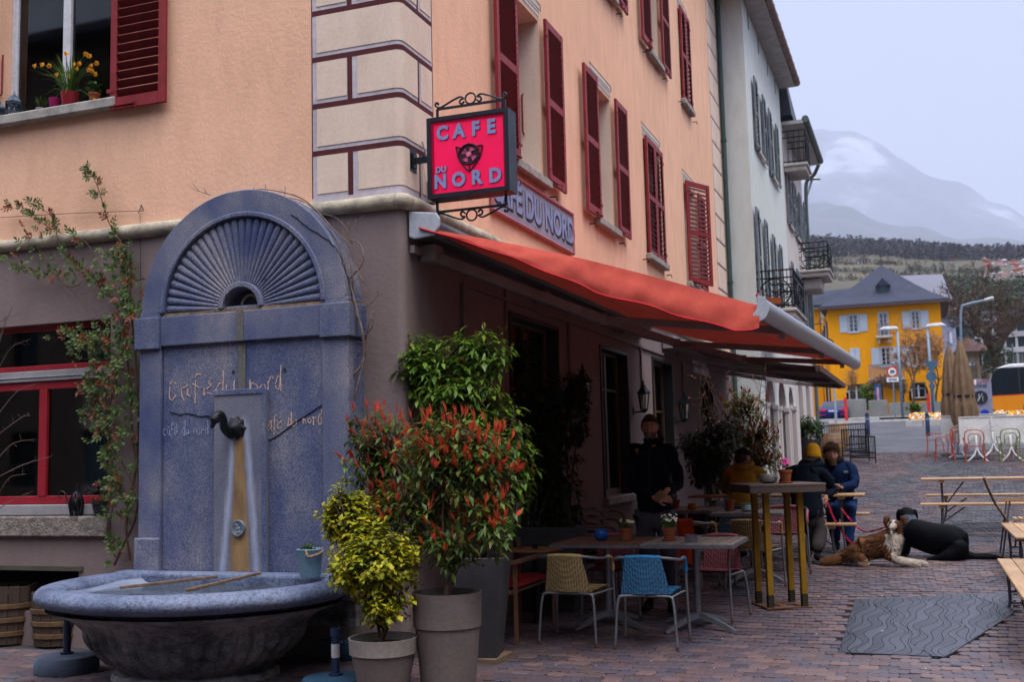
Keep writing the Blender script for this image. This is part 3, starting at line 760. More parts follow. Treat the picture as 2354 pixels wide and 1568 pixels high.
scrawl('cafe du nord',fm_(375,1000,.0275),fm_(480,998,.0275),.05,ch2,.004)
# ---- basin: oval bowl
def basin_stone():
 q=NT('basin_stone')
 c=q.ramp(q.noise(2.5,6),[(.3,(.06,.08,.15)),(.5,(.12,.155,.26)),(.75,(.17,.20,.30))])
 c=q.mix(1.0,c,q.ramp(q.noise(35,6,rough=.75),[(.35,(.35,.35,.38)),(.5,(1,1,1)),(.75,(1.35,1.3,1.3))]),'MULTIPLY')
 q.l(c,q.b.inputs['Base Color']);q.b.inputs['Roughness'].default_value=.62
 n1=q.bump(q.noise(9,6,rough=.7),.7,.03);q.bump(q.noise(55,5),.7,.008,n1)
 return q.m
def bowl_stone():
 q=NT('mossy_bowl_stone')
 c=q.ramp(q.noise(2.2,7,(1,1,2.2),.7),[(.33,(.01,.01,.012)),(.41,(.09,.095,.11)),(.52,(.22,.225,.25)),(.75,(.36,.34,.31))])
 c=q.mix(1.0,c,q.ramp(q.noise(4,5,(2.5,2.5,.3)),[(.3,(.45,.43,.4)),(.55,(1.1,1.08,1.05))]),'MULTIPLY')
 c=q.mix(1.0,c,q.ramp(q.noise(60,5),[(.3,(.6,)*3),(.7,(1.3,)*3)]),'MULTIPLY')
 q.l(c,q.b.inputs['Base Color']);q.b.inputs['Roughness'].default_value=.7
 n1=q.bump(q.noise(12,6,rough=.7),.6,.03);q.bump(q.noise(50,5),.6,.008,n1)
 return q.m
bs,bw=basin_stone(),bowl_stone()
BC=V(-5.15,6.98,0);BA,BB=1.19,1.04
def keep_front(m,ymax):
 """flatten everything that would run into the slab"""
 m.v=[(x,min(y,ymax),z)for x,y,z in m.v];return m
rim=M();k_=14
prof=[(BA-.17+.115*cos(t)+.03,.615+.07*sin(t))for t in[radians(200)-radians(320)*i/k_ for i in range(k_+1)]]
prof=[(.90,.52),(.95,.60)]+prof[::-1][::-1]if 0 else[(.93,.50)]+[(1.09+.13*cos(t),.62+.072*sin(t))for t in[radians(190-20*i)for i in range(15)]]
def wob(r,z,a):return r*(1+.012*sin(a*5+1)+.008*noise.noise(V(cos(a)*4,sin(a)*4,z*6)))
n_=96
rim.lathe([(r/1.22,z+.008*noise.noise(V(r*9,z*9,0)))for r,z in prof],n_,BC,BA*1.0,BB,fn=wob);keep_front(rim,FY-.03)
rim.build('basin_rim',bs,ft,smooth=True)
ins=M();ins.lathe([(.80,.64),(.77,.612),(.70,.592),(.4,.585),(.01,.583)],64,BC,BA,BB);keep_front(ins,FY-.05)
q=NT('basin_floor');c=q.ramp(q.noise(1.5,5),[(.35,(.12,.15,.24)),(.5,(.22,.26,.36)),(.62,(.17,.14,.12)),(.75,(.32,.34,.42))]);q.l(c,q.b.inputs['Base Color']);q.b.inputs['Roughness'].default_value=.35;q.bump(q.noise(20,4),.3,.01)
ins.build('basin_inside',q.m,ft,smooth=True)
bk_=M();bk_.box((xl-.12,FY-.17,.5),(xr_+.12,FY+.02,.688));bk_.build('rim_shelf',bs,ft,bevel=.03,seg=3)
bk_=M();bk_.box((xl-.1,FY-.1,.3),(xr_+.1,FY+.05,.5));bk_.build('shelf_foot',bw,ft)
wt=M();wt.lathe([(.73,.600),(.01,.600)],48,BC,BA,BB);keep_front(wt,FY-.06)
q=NT('shallow_water');q.b.inputs['Base Color'].default_value=(.5,.6,.7,1);q.b.inputs['Roughness'].default_value=.05;q.b.inputs['Transmission Weight'].default_value=.9;q.b.inputs['IOR'].default_value=1.2;q.b.inputs['Specular IOR Level'].default_value=.6;q.bump(q.noise(6,3),.1,.01)
wt.build('water',q.m,ft)
bl=M()
def flute(r,z,a):
 base_=wob(r,z,a)
 if z<.36:
  t=min(1,(.36-z)/.05)*(1 if z>.09 else 0)
  base_*=1+t*.085*(abs(sin(a*20))**.5-.6)
 return base_
pb=[(.93,.52),(.90,.50),(.82,.47),(.76,.43),(.72,.385),(.705,.37),(.70,.355),(.69,.33),(.67,.28),(.64,.23),(.60,.18),(.555,.13),(.51,.09),(.49,.07),(.47,.05)]
bl.lathe(pb,264,BC,BA,BB,fn=flute);keep_front(bl,FY)
bl.build('bowl',bw,ft,smooth=True)
pd=M();pd.lathe([(.47,.05),(.52,.045),(.53,.0),(.53,-.05)],48,BC,BA,BB,fn=wob);pd.build('pedestal',bw,ft,smooth=40)
rust=mat('rusty_bar',(.16,.10,.07),.8,scale=25,var=.4)
for p in((598,1318,430,1358),(500,1326,275,1352)):
 a_=at(p[0],p[1],z=.70);b_=at(p[2],p[3],z=.66);a_.y=min(a_.y,FY-.06)
 m=M();m.bar(a_,b_,.035,.02);m.build('rusty_bar',rust,ft,bevel=.003)
 # ---- bucket on the rim
zinc=mat('blue_zinc',(.16,.27,.35),.55,metal=.2,scale=8,var=.15,bump=.1)
soil=mat('potting_soil',(.035,.022,.016),.95,scale=30,var=.5,bump=1,bscale=60,dist=.02)
def LEAF(m,p,d,up,L_,W_,fold=.18):
 d=d.normalized();s=d.cross(up)
 if s.length<1e-3:s=d.orthogonal()
 s.normalize();n=s.cross(d).normalized()
 droop=-n*L_*.0
 m.add([p,p+d*L_*.45+s*W_*.5+n*L_*fold*.3,p+d*L_-n*L_*.12,p+d*L_*.45-s*W_*.5+n*L_*fold*.3,p+d*L_*.5],[(0,4,1),(1,4,2),(2,4,3),(3,4,0)])
def rdir(up=.2):
 while True:
  d=V(rad(-1,1),rad(-1,1),rad(-1,1))
  if.1<d.length<1:break
 d.normalize();d.z+=up;return d.normalized()
pb_=at(713,1318,y=7.28);pb_.z=.685
bk=thing('zinc_bucket','small pale blue zinc bucket with a rope handle and green plant, on the fountain rim','bucket',pb_)
m=M();m.lathe([(.072,0),(.078,.02),(.095,.19),(.1,.2),(.103,.205),(.1,.21),(.093,.2),(.088,.15)],24,pb_,cap0=True);m.build('bucket_shell',zinc,bk,smooth=35)
m=M();m.lathe([(.001,.165),(.088,.16)],16,pb_);m.build('soil',soil,bk)
m=M();h=spline([pb_+V(.02,-.09,.2),pb_+V(.05,-.11,.16),pb_+V(.1,-.07,.17),pb_+V(.11,0,.19)],8);m.tube(h,[.011+.003*sin(i*1.6)for i in range(len(h))],8)
m.build('rope_handle',mat('hemp_rope',(.25,.17,.12),.9,scale=40,var=.3),bk,smooth=True)
greens=leafm('herb_leaf',[(.02,.05,.012),(.05,.11,.02),(.09,.16,.03)])
m=M()
for i in range(90):
 a=rad(0,6.3);r=rad(0,.085);LEAF(m,pb_+V(r*cos(a),r*sin(a),rad(.17,.235)),rdir(.4),V(0,0,1),.035,.022)
m.build('foliage',greens,bk)
# ---- barrels at the left edge
bwood=wood('barrel_stave',(.065,.038,.028),'z',dark=.4,rough=.75)
hoop=mat('rusty_hoop',(.13,.075,.035),.7,metal=.3,scale=12,var=.35)
def barrel_tub(loc,r,h,label):
 t=thing('barrel_planter',label,'barrel',loc,group='half barrels by the mauve wall');loc=V(*loc);n=16
 for k in range(n):
  a0,a1=2*pi*k/n+.012,2*pi*(k+1)/n-.012;m=M();rb=r*.88;hz=h+rad(-.008,.008)
  vs=[loc+V(rr*cos(a),rr*sin(a),z)for z,R_ in((0,rb),(hz*.5,(rb+r)/2*1.03),(hz,r))for rr,a in((R_,a0),(R_,a1),(R_-.03,a1),(R_-.03,a0))]
  m.add(vs,[(i*4+j,i*4+(j+1)%4,i*4+4+(j+1)%4,i*4+4+j)for i in range(2)for j in range(4)]+[(8,9,10,11)])
  m.build('stave',bwood,t)
 for z in(.14,.38,.62):
  m=M();rr=(r*.88+(r-r*.88)*z)*1.015+.012*(1-abs(z-.5)*2);m.lathe([(rr,h*z),(rr+.006,h*z+.004),(rr+.008,h*z+.04),(rr+.001,h*z+.044)],32,loc);m.build('hoop',hoop,t,smooth=30)
 m=M();m.lathe([(.001,h*.9),(r-.03,h*.88)],20,loc);m.build('soil',mat('leafy_soil',(.08,.05,.03),.95,scale=40,var=.7,bump=1,bscale=60,dist=.03),t)
pA=on_g(0,1480);pB=on_g(98,1487)
barrel_tub((pA.x-.02,pA.y+.1,0),.25,.5,'weathered half barrel planter cut by the left edge of the view')
barrel_tub((pB.x+.02,pB.y+.18,0),.24,.45,'brown wooden half barrel between the other barrel and the fountain basin')
# ---- parasol bases
conc=mat('blue_concrete',(.085,.11,.16),.85,scale=5,var=.25,bump=.6)
steel_b=mat('dark_blue_steel',(.018,.035,.085),.4,metal=.4,scale=10)
def base_stand(loc,r,h,ph,mt,label,tape=False,mt2=None):
 t=thing('parasol_base',label,'parasol stand',loc,group='heavy round parasol bases');loc=V(*loc)
 m=M();m.lathe([(.02,0),(r*.97,0),(r,.02),(r,h*.75),(r*.93,h),(.06,h+.012),(.02,h+.012)],36,loc);m.build('base_disc',mt,t,smooth=35)
 m=M();m.lathe([(.05,h+.01),(.05,h+.025),(.028,h+.027),(.028,h+ph),(.036,h+ph),(.036,h+ph+.05),(.02,h+ph+.05)],16,loc);m.build('post',steel_b,t,smooth=35)
 m=M();m.tube([loc+V(.03,0,h+ph*.85),loc+V(.07,-.02,h+ph*.88)],.008,6);m.build('thumb_screw',steel_b,t)
 if tape:
  m=M();m.lathe([(.0295,h+.13),(.0295,h+.22)],16,loc);m.build('tape',mat('white_tape',(.45,.42,.45),.7),t)
 return t
pu=on_g(153,1545);base_stand((pu.x,pu.y,0),.235,.12,.27,conc,'grey concrete parasol base with short dark post in front of the barrels')
blue_c=mat('teal_blue_concrete',(.022,.06,.105),.6,scale=5,var=.2,bump=.3)
p1=at(772,1575,z=.05);base_stand((p1.x,p1.y,0),.235,.10,.27,blue_c,'teal blue parasol base with torn white tape on its post, at the bottom edge',True)
p2=on_g(800,1515);base_stand((p2.x-.03,p2.y+.1,0),.23,.14,.42,blue_c,'dark blue parasol base with taller post behind the taped one',False)
# ==== upper window sill things
SZ=4.86
def pot(t,c,r,h,mt,rim=True,name='pot',soil_=True):
 m=M();pr=[(r*.68,0),(r*.9,h*.78),(r*1.0,h*.78),(r*1.03,h),(r*.92,h),(r*.85,h*.8)]if rim else[(r*.7,0),(r*.85,h*.3),(r,h),(r*.93,h),(r*.85,h*.6)]
 m.lathe(pr,24,c,cap0=True);m.build(name,mt,t,smooth=35)
 if soil_:m=M();m.lathe([(.001,h*.87),(r*.88,h*.84)],14,c);m.build('soil',soil,t)
terr=mat('terracotta',(.30,.085,.035),.8,scale=14,var=.2,bump=.3)
def sillp(X,dy=0.03):p=at(X,265,y=YL+dy);p.z=SZ+.02;return p
tr=M();tr.box((-8.29,YL-.02,SZ),(-6.75,YL+.14,SZ+.018));tag(tr.build('window_tray',mat('dark_red_tray',(.10,.015,.015),.6)),'dark red tray along the upper window sill under the flower pots','tray')
p=sillp(160)
t=thing('daffodil_pot','red pot of yellow daffodils with long leaves on the upper left window sill','flower pot',p)
pot(t,p,.085,.13,mat('red_glazed_pot',(.28,.02,.03),.4),rim=False)
m=M();
for i in range(95):
 a=rad(0,6.3);r=rad(0,.05);l=rad(.22,.42);sp_=rad(.03,.24)*(.6+.6*rnd.random())
 o=p+V(r*cos(a),r*sin(a),.12);e_=o+V(sp_*cos(a)*1.5,min(.02,sp_*sin(a)*.7)-.05,l-sp_*.45-(.25 if i%6==0 else 0));mid=(o+e_)/2+V(0,0,.06)
 c_=spline([o,mid,e_],4);w_=.006
 s_=V(-sin(a),cos(a),0)
 vs=[]
 for j,q_ in enumerate(c_):ww_=w_*(1-j/(len(c_)-1))**.6;vs+=[q_-s_*ww_,q_+s_*ww_]
 m.add(vs,[(2*j,2*j+1,2*j+3,2*j+2)for j in range(len(c_)-1)])
m.build('leaves',leafm('daffodil_leaf',[(.06,.14,.02),(.10,.20,.03),(.16,.26,.05)]),t)
yel=mat('daffodil_yellow',(.75,.33,.02),.5);fw=M()
for X,Y in((80,163),(97,160),(113,163),(131,183),(152,135),(170,160),(183,158),(197,136),(205,140),(210,163),(212,175),(204,172),(219,182),(222,157),(160,187),(217,243),(178,170)):
 q_=at(X,Y-12,y=YL-.05);st_=M();fw.tube(spline([p+V(0,-.02,.1),(p+q_)/2+V(0,-.02,.12),q_],4),.003,4)
m2=M()
for X,Y in((80,163),(97,160),(113,163),(131,183),(152,135),(170,160),(183,158),(197,136),(205,140),(210,163),(212,175),(204,172),(219,182),(222,157),(160,187),(217,243),(178,170)):
 q_=at(X,Y-12,y=YL-.05);dd=V(rad(-.5,.5),-1,rad(-.4,.2)).normalized();s1=dd.orthogonal().normalized();s2_=dd.cross(s1)
 for j in range(6):
  a=2*pi*j/6;LEAF(m2,q_,s1*cos(a)+s2_*sin(a),dd,.03,.018)
 m2.tube([q_,q_+dd*.02],[.005,.011],7,cap=False)
fw.build('stems',greens,t);m2.build('flowers',yel,t,kind='stuff')
p=sillp(127,.05);t=thing('magenta_pot','magenta plastic pot left of the daffodils on the upper sill','flower pot',p);pot(t,p,.06,.11,mat('magenta_plastic',(.28,.01,.10),.4),rim=False)
p=sillp(216,.06);t=thing('orange_pot','small orange terracotta pot right of the daffodils on the upper sill','flower pot',p);pot(t,p,.055,.1,terr)
m=M()
for i in range(40):LEAF(m,p+V(rad(-.05,.07),rad(-.05,.03),rad(.1,.2)),rdir(.3),V(0,0,1),.05,.03)
m.build('foliage',greens,t)
p=sillp(92,.07);t=thing('succulent_pot','small pot with a spiky succulent by the teal curtain on the upper sill','plant',p);pot(t,p,.04,.05,mat('pale_pot',(.4,.4,.42),.6))
m=M()
for i in range(26):
 a=rad(0,6.3);LEAF(m,p+V(0,0,.05),V(cos(a)*.6,sin(a)*.4,rad(.5,1.6)),V(0,0,1),rad(.08,.14),.018)
m.build('foliage',greens,t)
def tin_lantern(X,s,label):
 p=sillp(X,.02);t=thing('tin_lantern',label,'lantern',p,group='pierced tin lanterns on the sill');mt=mat('pierced_tin',(.06,.09,.13),.45,metal=.6)
 m=M()
 for k in range(6):
  a0,a1=2*pi*k/6,2*pi*(k+1)/6;r=.075*s
  A_,B_=p+V(r*cos(a0),r*sin(a0),.02),p+V(r*cos(a1),r*sin(a1),.02)
  m.bar(A_,A_+V(0,0,.09*s),.008);m.bar(A_,B_,.008,.02);m.bar(A_+V(0,0,.09*s),B_+V(0,0,.09*s),.01,.016)
  for u_ in(.3,.6):
   q_=A_+(B_-A_)*u_;m.bar(q_,q_+V((B_-A_).x*.2,(B_-A_).y*.2,.09*s),.005);m.bar(q_+V(0,0,.09*s),q_+V((B_-A_).x*.2,(B_-A_).y*.2,0),.005)
 m.build('cage',mt,t)
 m=M();m.lathe([(.085*s,.105*s+.02),(.05*s,.15*s+.02),(.02*s,.175*s+.02),(.004,.19*s+.02)],6,p);m.tube([p+V(-.02*s,0,.19*s),p+V(0,0,.235*s),p+V(.02*s,0,.19*s)],.003,5);m.build('roof',mt,t)
tin_lantern(32,1.0,'dark pierced tin lantern on the upper sill, larger one next to the curtain')
tin_lantern(0,.7,'smaller pierced tin lantern at the very left end of the upper sill')
# lower window sill things
p=at(175,1186,y=YL-.02);p.z=1.12
t=thing('iron_ornament','black wrought iron lantern with a curled tail on the lower window sill','ornament',p)
m=M()
for k in range(8):a=2*pi*k/8;m.tube(spline([p+V(.05*cos(a),.04*sin(a),0),p+V(.065*cos(a),.05*sin(a),.1),p+V(.045*cos(a),.04*sin(a),.17),p+V(0,0,.215)],4),.008,5)
m.tube([p+V(0,0,.2),p+V(0,0,.28)],.009,6);m.build('cage',iron_m,t)
m=M();m.tube(spline([p+V(-.05,-.03,.08),p+V(-.08,-.03,.14),p+V(-.1,-.03,.2),p+V(-.15,-.03,.22),p+V(-.17,-.03,.18),p+V(-.14,-.03,.16)],5),.007,6);m.build('tail',iron_m,t)
m=M();m.ball(p+V(0,0,.1),.04,10,8,(1,1,1.6));m.build('core',iron_m,t,smooth=True)
p=at(230,1186,y=YL-.01);p.z=1.12
t=thing('dark_pot','dark glazed pot at the right end of the lower window sill','flower pot',p);pot(t,p+V(0,.02,0),.09,.13,mat('dark_glaze',(.025,.025,.03),.3))
m=M()
for i in range(40):LEAF(m,p+V(rad(-.06,.06),rad(-.04,.06),rad(.12,.17)),rdir(.4),V(0,0,1),.04,.02)
m.build('foliage',greens,t)
p=at(215,1125,y=YL+.35)
t=thing('cafe_crate','dark crate with white cafe lettering behind the lower left window','crate',p)
m=M();m.box(p+V(-.2,0,-.04),p+V(.25,.2,.07));m.box(p+V(-.2,-.01,-.08),p+V(.25,.1,-.06));m.build('box',mat('crate_dark',(.03,.028,.03),.6),t)
o=obj(text_mesh('CAFE DU',.085,'lettering',mat('letter_grey',(.25,.24,.25),.6)),'lettering',t);o.matrix_basis=Matrix.Translation(p+V(.02,-.004,.02))@Matrix.Rotation(radians(90),4,'X')
# red lamp glow behind the transom
p=at(40,822,y=YL+.4);t=thing('red_lamp','dim red paper lamp glowing behind the transom of the lower left window','lamp',p)
q=NT('red_lamp_paper');q.b.inputs['Base Color'].default_value=(.4,.03,.01,1);q.b.inputs['Emission Color'].default_value=(1,.08,.02,1);q.b.inputs['Emission Strength'].default_value=.12
m=M();m.ball(p,.13,20,12,(1,1,.8));m.build('shade',q.m,t,smooth=True);m=M();m.tube([p+V(0,0,.1),p+V(0,0,.3)],.006,5);m.build('cord',iron_m,t)
# ==== neighbouring houses down the street
XN=-3.21
palewall=plaster('pale_green_grey_plaster',(.60,.63,.61),(.88,1.04),.12)
pinkwall=plaster('pale_pink_plaster',(.58,.52,.50),(.85,1.05),.15)
gshut=mat('grey_shutter_paint',(.16,.19,.22),.6,scale=5,var=.15,bump=.1)
copperg=mat('brown_copper',(.20,.12,.10),.6,metal=.2,scale=8);soff=mat('grey_soffit',(.42,.41,.40),.8)
greeng=mat('green_gutter',(.10,.13,.12),.6,scale=8);slate=mat('slate_roof',(.05,.06,.085),.6,scale=3,var=.25)
cons=mat('pale_stone',(.45,.41,.38),.8,scale=3)
nA=thing('pale_house','pale grey green house next to the orange building with grey shutters and brown gutter','building',(XN,24.1,gz(24)))
YA,YB=24.08,31.0;gA=gz(24)
m=M();hA=[]
for yc in(25.95,28.55):hA+=[(yc-.45,yc+.45,8.55,10.15)]
hA+=[(24.75,25.65,4.75,6.9),(27.6,28.5,5.0,6.8)]
hAl=[(25.0,26.6,gA,3.3),(27.3,28.9,gA,3.3),(29.5,30.7,gA,3.2)]
wall(m,(XN,0,0),uy,nx,(YA,YB),(gA-.3,12.2),hA+hAl,.2)
m.box((-12,YA,gA-.3),(XN-.001,YA+.02,12.2));m.build('wall',palewall,nA)
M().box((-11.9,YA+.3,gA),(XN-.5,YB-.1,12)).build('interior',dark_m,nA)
m=M();m.box((-12,YB-.05,gA),(XN-.02,YB,12.4));m.build('party_wall',palewall,nA)
for yc in(25.95,28.55):
 window(nA,(XN,yc-.45,8.55),uy,nx,.9,1.6,.12,ufr_m,2,[.5],.06)
 m=M();m.box((XN-.1,yc-.55,8.46),(XN+.08,yc+.55,8.54));m.bar((XN+.1,yc-.5,8.3),(XN+.1,yc+.5,8.3),.015);m.build('window_sill',cons,nA)
 for s_ in(-1,1):shutter(nA,(XN+.05,yc+s_*.47,8.5),(0,s_,0),nx,.5,1.68,gshut,gshut,tilt=1,pitch=.1)
for yc,z0,z1 in((25.2,4.75,6.9),(28.05,5.0,6.8)):
 window(nA,(XN,yc-.45,z0),uy,nx,.9,z1-z0,.12,ufr_m,2,[.5],.06)
 for s_ in(-1,1):shutter(nA,(XN+.05,yc+s_*.47,z0-.03),(0,s_,0),nx,.5,z1-z0+.06,gshut,gshut,tilt=1,pitch=.11)
m=M()
for yc in(25.0,26.7,28.4,30.0):m.box((XN-.01,yc-.06,11.3),(XN+.004,yc+.06,11.7))
m.build('attic_vents',dark_m,nA,kind='stuff')
m=M();m.box((-12,22.8,11.75),(XN+.45,YB+.0,11.85));m.box((-12,22.8,11.85),(XN+.35,YB+.0,12.1));m.build('eaves',soff,nA)
m=M();m.tube([(XN+.5,22.8,11.85),(XN+.5,YB,11.85)],.1,10)
for i in range(14):m.tube([(XN+.5,22.8+i*.6,11.85),(XN+.5,22.83+i*.6,11.85)],.112,10)
m.build('gutter',copperg,nA,smooth=30)
m=M()
for a0,a1,z0,z1 in hAl:
 r=(a1-a0)/2;yc=(a0+a1)/2;n_=14
 for k in range(n_):
  a_=V(XN-.01,yc-r*cos(pi*k/n_),z1-r+r*sin(pi*k/n_));b_=V(XN-.01,yc-r*cos(pi*(k+1)/n_),z1-r+r*sin(pi*(k+1)/n_))
  m.add([a_,b_,V(XN-.01,b_.y,z1+.01),V(XN-.01,a_.y,z1+.01)],[(0,1,2,3)])
  m.add([a_,b_,b_-V(.3,0,0),a_-V(.3,0,0)],[(3,2,1,0)])
m.build('arch_spandrel',pinkwall,nA,kind='stuff')
m=M()
for a0,a1,z0,z1 in hAl:
 for yy in(a0,a1):m.box((XN-.05,yy-.09,gA),(XN+.05,yy+.09,z1-(a1-a0)/2));m.box((XN-.07,yy-.12,z1-(a1-a0)/2),(XN+.07,yy+.12,z1-(a1-a0)/2+.1))
m.build('arcade_pilasters',pinkwall,nA,kind='stuff')
def balcony(par,x0,x1,y0,y1,z,h,name='balcony',fancy=True):
 m=M();m.box((x0,y0,z-.22),(x1,y1,z-.08));m.box((x0,y0-.05,z-.08),(x1+.05,y1+.05,z));b=m.build(name,cons,par,bevel=.02)
 m=M();C=[(x0,y0),(x1,y0),(x1,y1),(x0,y1)]
 for(a,b_)in zip(C,C[1:]):
  A_,B_=V(a[0],a[1],z),V(b_[0],b_[1],z);L_=(B_-A_).length
  for zz in(.06,h*.8,h):m.bar(A_+V(0,0,zz),B_+V(0,0,zz),.03,.03)
  n=int(L_/.13)
  for i in range(n+1):
   p=A_+(B_-A_)*i/n;m.bar(p,p+V(0,0,h),.016)
  if fancy:
   c_=(A_+B_)/2+V(0,0,h*.42);d=(B_-A_).normalized();R_=min(L_*.42,.45);R2=h*.36
   m.tube([c_+d*R_*cos(t*pi/12)+V(0,0,R2*sin(t*pi/12))for t in range(25)],.018,5)
   for s_ in range(6):
    a_=s_*pi/3;m.tube(spline([c_,c_+d*R_*.4*cos(a_+.5)+V(0,0,R2*.5*sin(a_+.5)),c_+d*R_*.8*cos(a_)+V(0,0,R2*.8*sin(a_)),c_+d*R_*.6*cos(a_-.5)+V(0,0,R2*.6*sin(a_-.5))],3),.014,4)
   for s_ in(-1,1):
    q_=A_+(B_-A_)*(.5+.38*s_)+V(0,0,h*.42);m.tube([q_+d*.12*cos(t*.55)*(1-t*.06)+V(0,0,.12*sin(t*.55)*(1-t*.06))for t in range(14)],.012,4)
 m.build('railing',iron_m,b,kind='stuff');return b
balcony(nA,XN,-2.42,24.3,26.5,4.62,.85)
m=M();p=V(-2.38,24.35,4.66);m.box((-3.0,24.2,4.72),(-2.7,24.45,4.86));m.build('window_box',terr,nA)
nB=thing('pink_house','pale pink house further down the street with green gutter, iron balconies and grey shutters','building',(XN,31,gz(31)))
gB=gz(31);m=M();hB=[(y_-.42,y_+.42,8.0,9.5)for y_ in(32.2,34.1,35.6)]+[(y_-.42,y_+.42,4.9,6.8)for y_ in(32.2,34.1,35.6)]+[(32,33.2,gB,3.6),(34.2,35.4,gB,3.6)]
wall(m,(XN,0,0),uy,nx,(YB,36.5),(gB-.3,10.8),hB,.18);m.box((-12,YB+.001,10.0),(XN-.001,YB+.02,10.8));m.box((-12,36.45,gB-.3),(XN-.001,36.5,10.8));m.build('wall',pinkwall,nB)
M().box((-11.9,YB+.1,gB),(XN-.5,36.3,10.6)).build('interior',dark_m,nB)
for y_ in(32.2,34.1,35.6):
 for z0,hh in((8.0,1.5),(4.9,1.9)):
  window(nB,(XN,y_-.42,z0),uy,nx,.84,hh,.1,ufr_m,2,[.5],.05)
  for s_ in(-1,1):shutter(nB,(XN+.05,y_+s_*.44,z0-.03),(0,s_,0),nx,.45,hh+.06,gshut,gshut,tilt=1,pitch=.14)
  m=M();m.box((XN-.1,y_-.5,z0-.1),(XN+.08,y_+.5,z0-.02));m.build('window_sill',cons,nB)
ze=at(1834,302,x=XN+.6);
m=M();m.box((-12,YB+.2,10.75),(XN+.6,36.2,10.85));m.build('eaves',soff,nB)
m=M();m.tube([(XN+.66,YB+.2,10.86),(XN+.66,36.2,10.86)],.1,8);m.tube(spline([(XN+.6,36.3,10.8),(XN+.4,36.5,10.5),(XN+.15,36.6,10.3),(XN+.1,36.6,9.5)],5)+[V(XN+.1,36.6,gB)],.06,8);m.build('gutter',greeng,nB,smooth=30)
m=M();m.add([(-6,YB+.1,10.9),(XN+.3,YB+.1,11.0),(XN+.0,YB+.1,13.6),(-6,YB+.1,14.6),(-6,34,10.9),(XN+.3,34,11.0),(XN+.0,34,12.6),(-6,34,13.6)],[(0,1,2,3),(5,4,7,6),(1,5,6,2),(2,6,7,3)]);m.build('mansard_roof',slate,nB)
balcony(nB,XN,XN+.62,31.2,32.4,9.6,.95,fancy=False)
a_=at(1845,640,y=37.0);balcony(nB,XN-.2,XN+.85,34.4,36.0,a_.z-.15,.85)
m=M();m.box((XN,34.6,a_.z-.75),(XN+.6,35.8,a_.z-.37));m.build('balcony_corbel',cons,nB,bevel=.05)
lamp_m=mat('lamp_grey',(.25,.28,.30),.4,metal=.5)
# wall lamp on a curved arm
p=at(1848,470,y=38.2);t=thing('street_lamp','grey street lamp leaning out past the far gutter of the pink house','street lamp',(p.x,p.y,gz(38.2)),group='street lamps')
m=M();m.tube([V(p.x-.1,p.y,gz(38)),p,at(1866,414,y=38.2)],.045,8);m.build('pole',lamp_m,t,smooth=30)
c_=at(1868,411,y=38.2);m=M();m.add([c_+V(-.25,-.15,0),c_+V(.28,-.12,-.05),c_+V(.28,.12,-.05),c_+V(-.25,.15,0),c_+V(-.1,-.08,.13),c_+V(.05,-.06,.1),c_+V(.05,.06,.1),c_+V(-.1,.08,.13)],[(3,2,1,0),(4,5,6,7),(0,1,5,4),(1,2,6,5),(2,3,7,6),(3,0,4,7)]);m.build('lamp_head',lamp_m,t,bevel=.02)
# ==== yellow house
YH=78.0;yw=plaster('yellow_plaster',(.74,.30,.006),(.88,1.06),.1);gy=gz(78)-.2
bl_sh=mat('light_blue_shutter',(.42,.47,.55),.6,scale=2,var=.08)
slate_b=mat('blue_slate',(.030,.036,.062),.8,scale=1.2,var=.25,bump=.5,bscale=6,dist=.05)
yh=thing('yellow_house','bright yellow house with blue slate hipped roof and pale blue shutters across the street','building',(-2,YH,gy))
def py(X,Y):return at(X,Y,y=YH)
wl_,wr_=py(1903,712),py(2168,800);ze_=11.15
m=M()
holes=[]
def yhole(X0,Y0,X1,Y1):a,b=py(X0,Y0),py(X1,Y1);return(a.x,b.x,b.z,a.z)
H_={'w1':yhole(1951,725,1973,762),'bd':yhole(2020,720,2042,772),'w3':yhole(2094,716,2115,754),'w4':yhole(1953,801,1979,842),'w5':yhole(2025,800,2048,840),'w6':yhole(2095,795,2120,840),'a1':yhole(1949,884,1988,920),'a2':yhole(2093,880,2130,915)}
wall(m,(0,YH,0),ux,(0,-1,0),(wl_.x,wr_.x),(gy,ze_),list(H_.values()),.2)
m.box((wr_.x-.02,YH+.001,gy),(wr_.x,YH+10,ze_));m.build('wall',yw,yh)
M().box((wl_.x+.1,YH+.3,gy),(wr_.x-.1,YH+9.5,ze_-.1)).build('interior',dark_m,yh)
# left side wall runs away to the left
lw=py(1868,735);m=M();m.add([(wl_.x,YH,gy),(wl_.x-1.6,YH+13,gy),(wl_.x-1.6,YH+13,ze_),(wl_.x,YH,ze_)],[(0,1,2,3)]);m.build('side_wall',yw,yh)
for i,(t_,z0,z1)in enumerate([(.15,9.2,10.5),(.38,9.2,10.5),(.6,9.2,10.5),(.85,9.2,10.5),(.2,4.7,6.1),(.5,4.7,6.3)]):
 x0=wl_.x-1.6*t_;y0=YH+13*t_;m=M();m.box((x0-.06,y0-.45,z0),(x0+.0,y0+.45,z1),rz=-.12);m.build('side_window',bl_sh,yh)
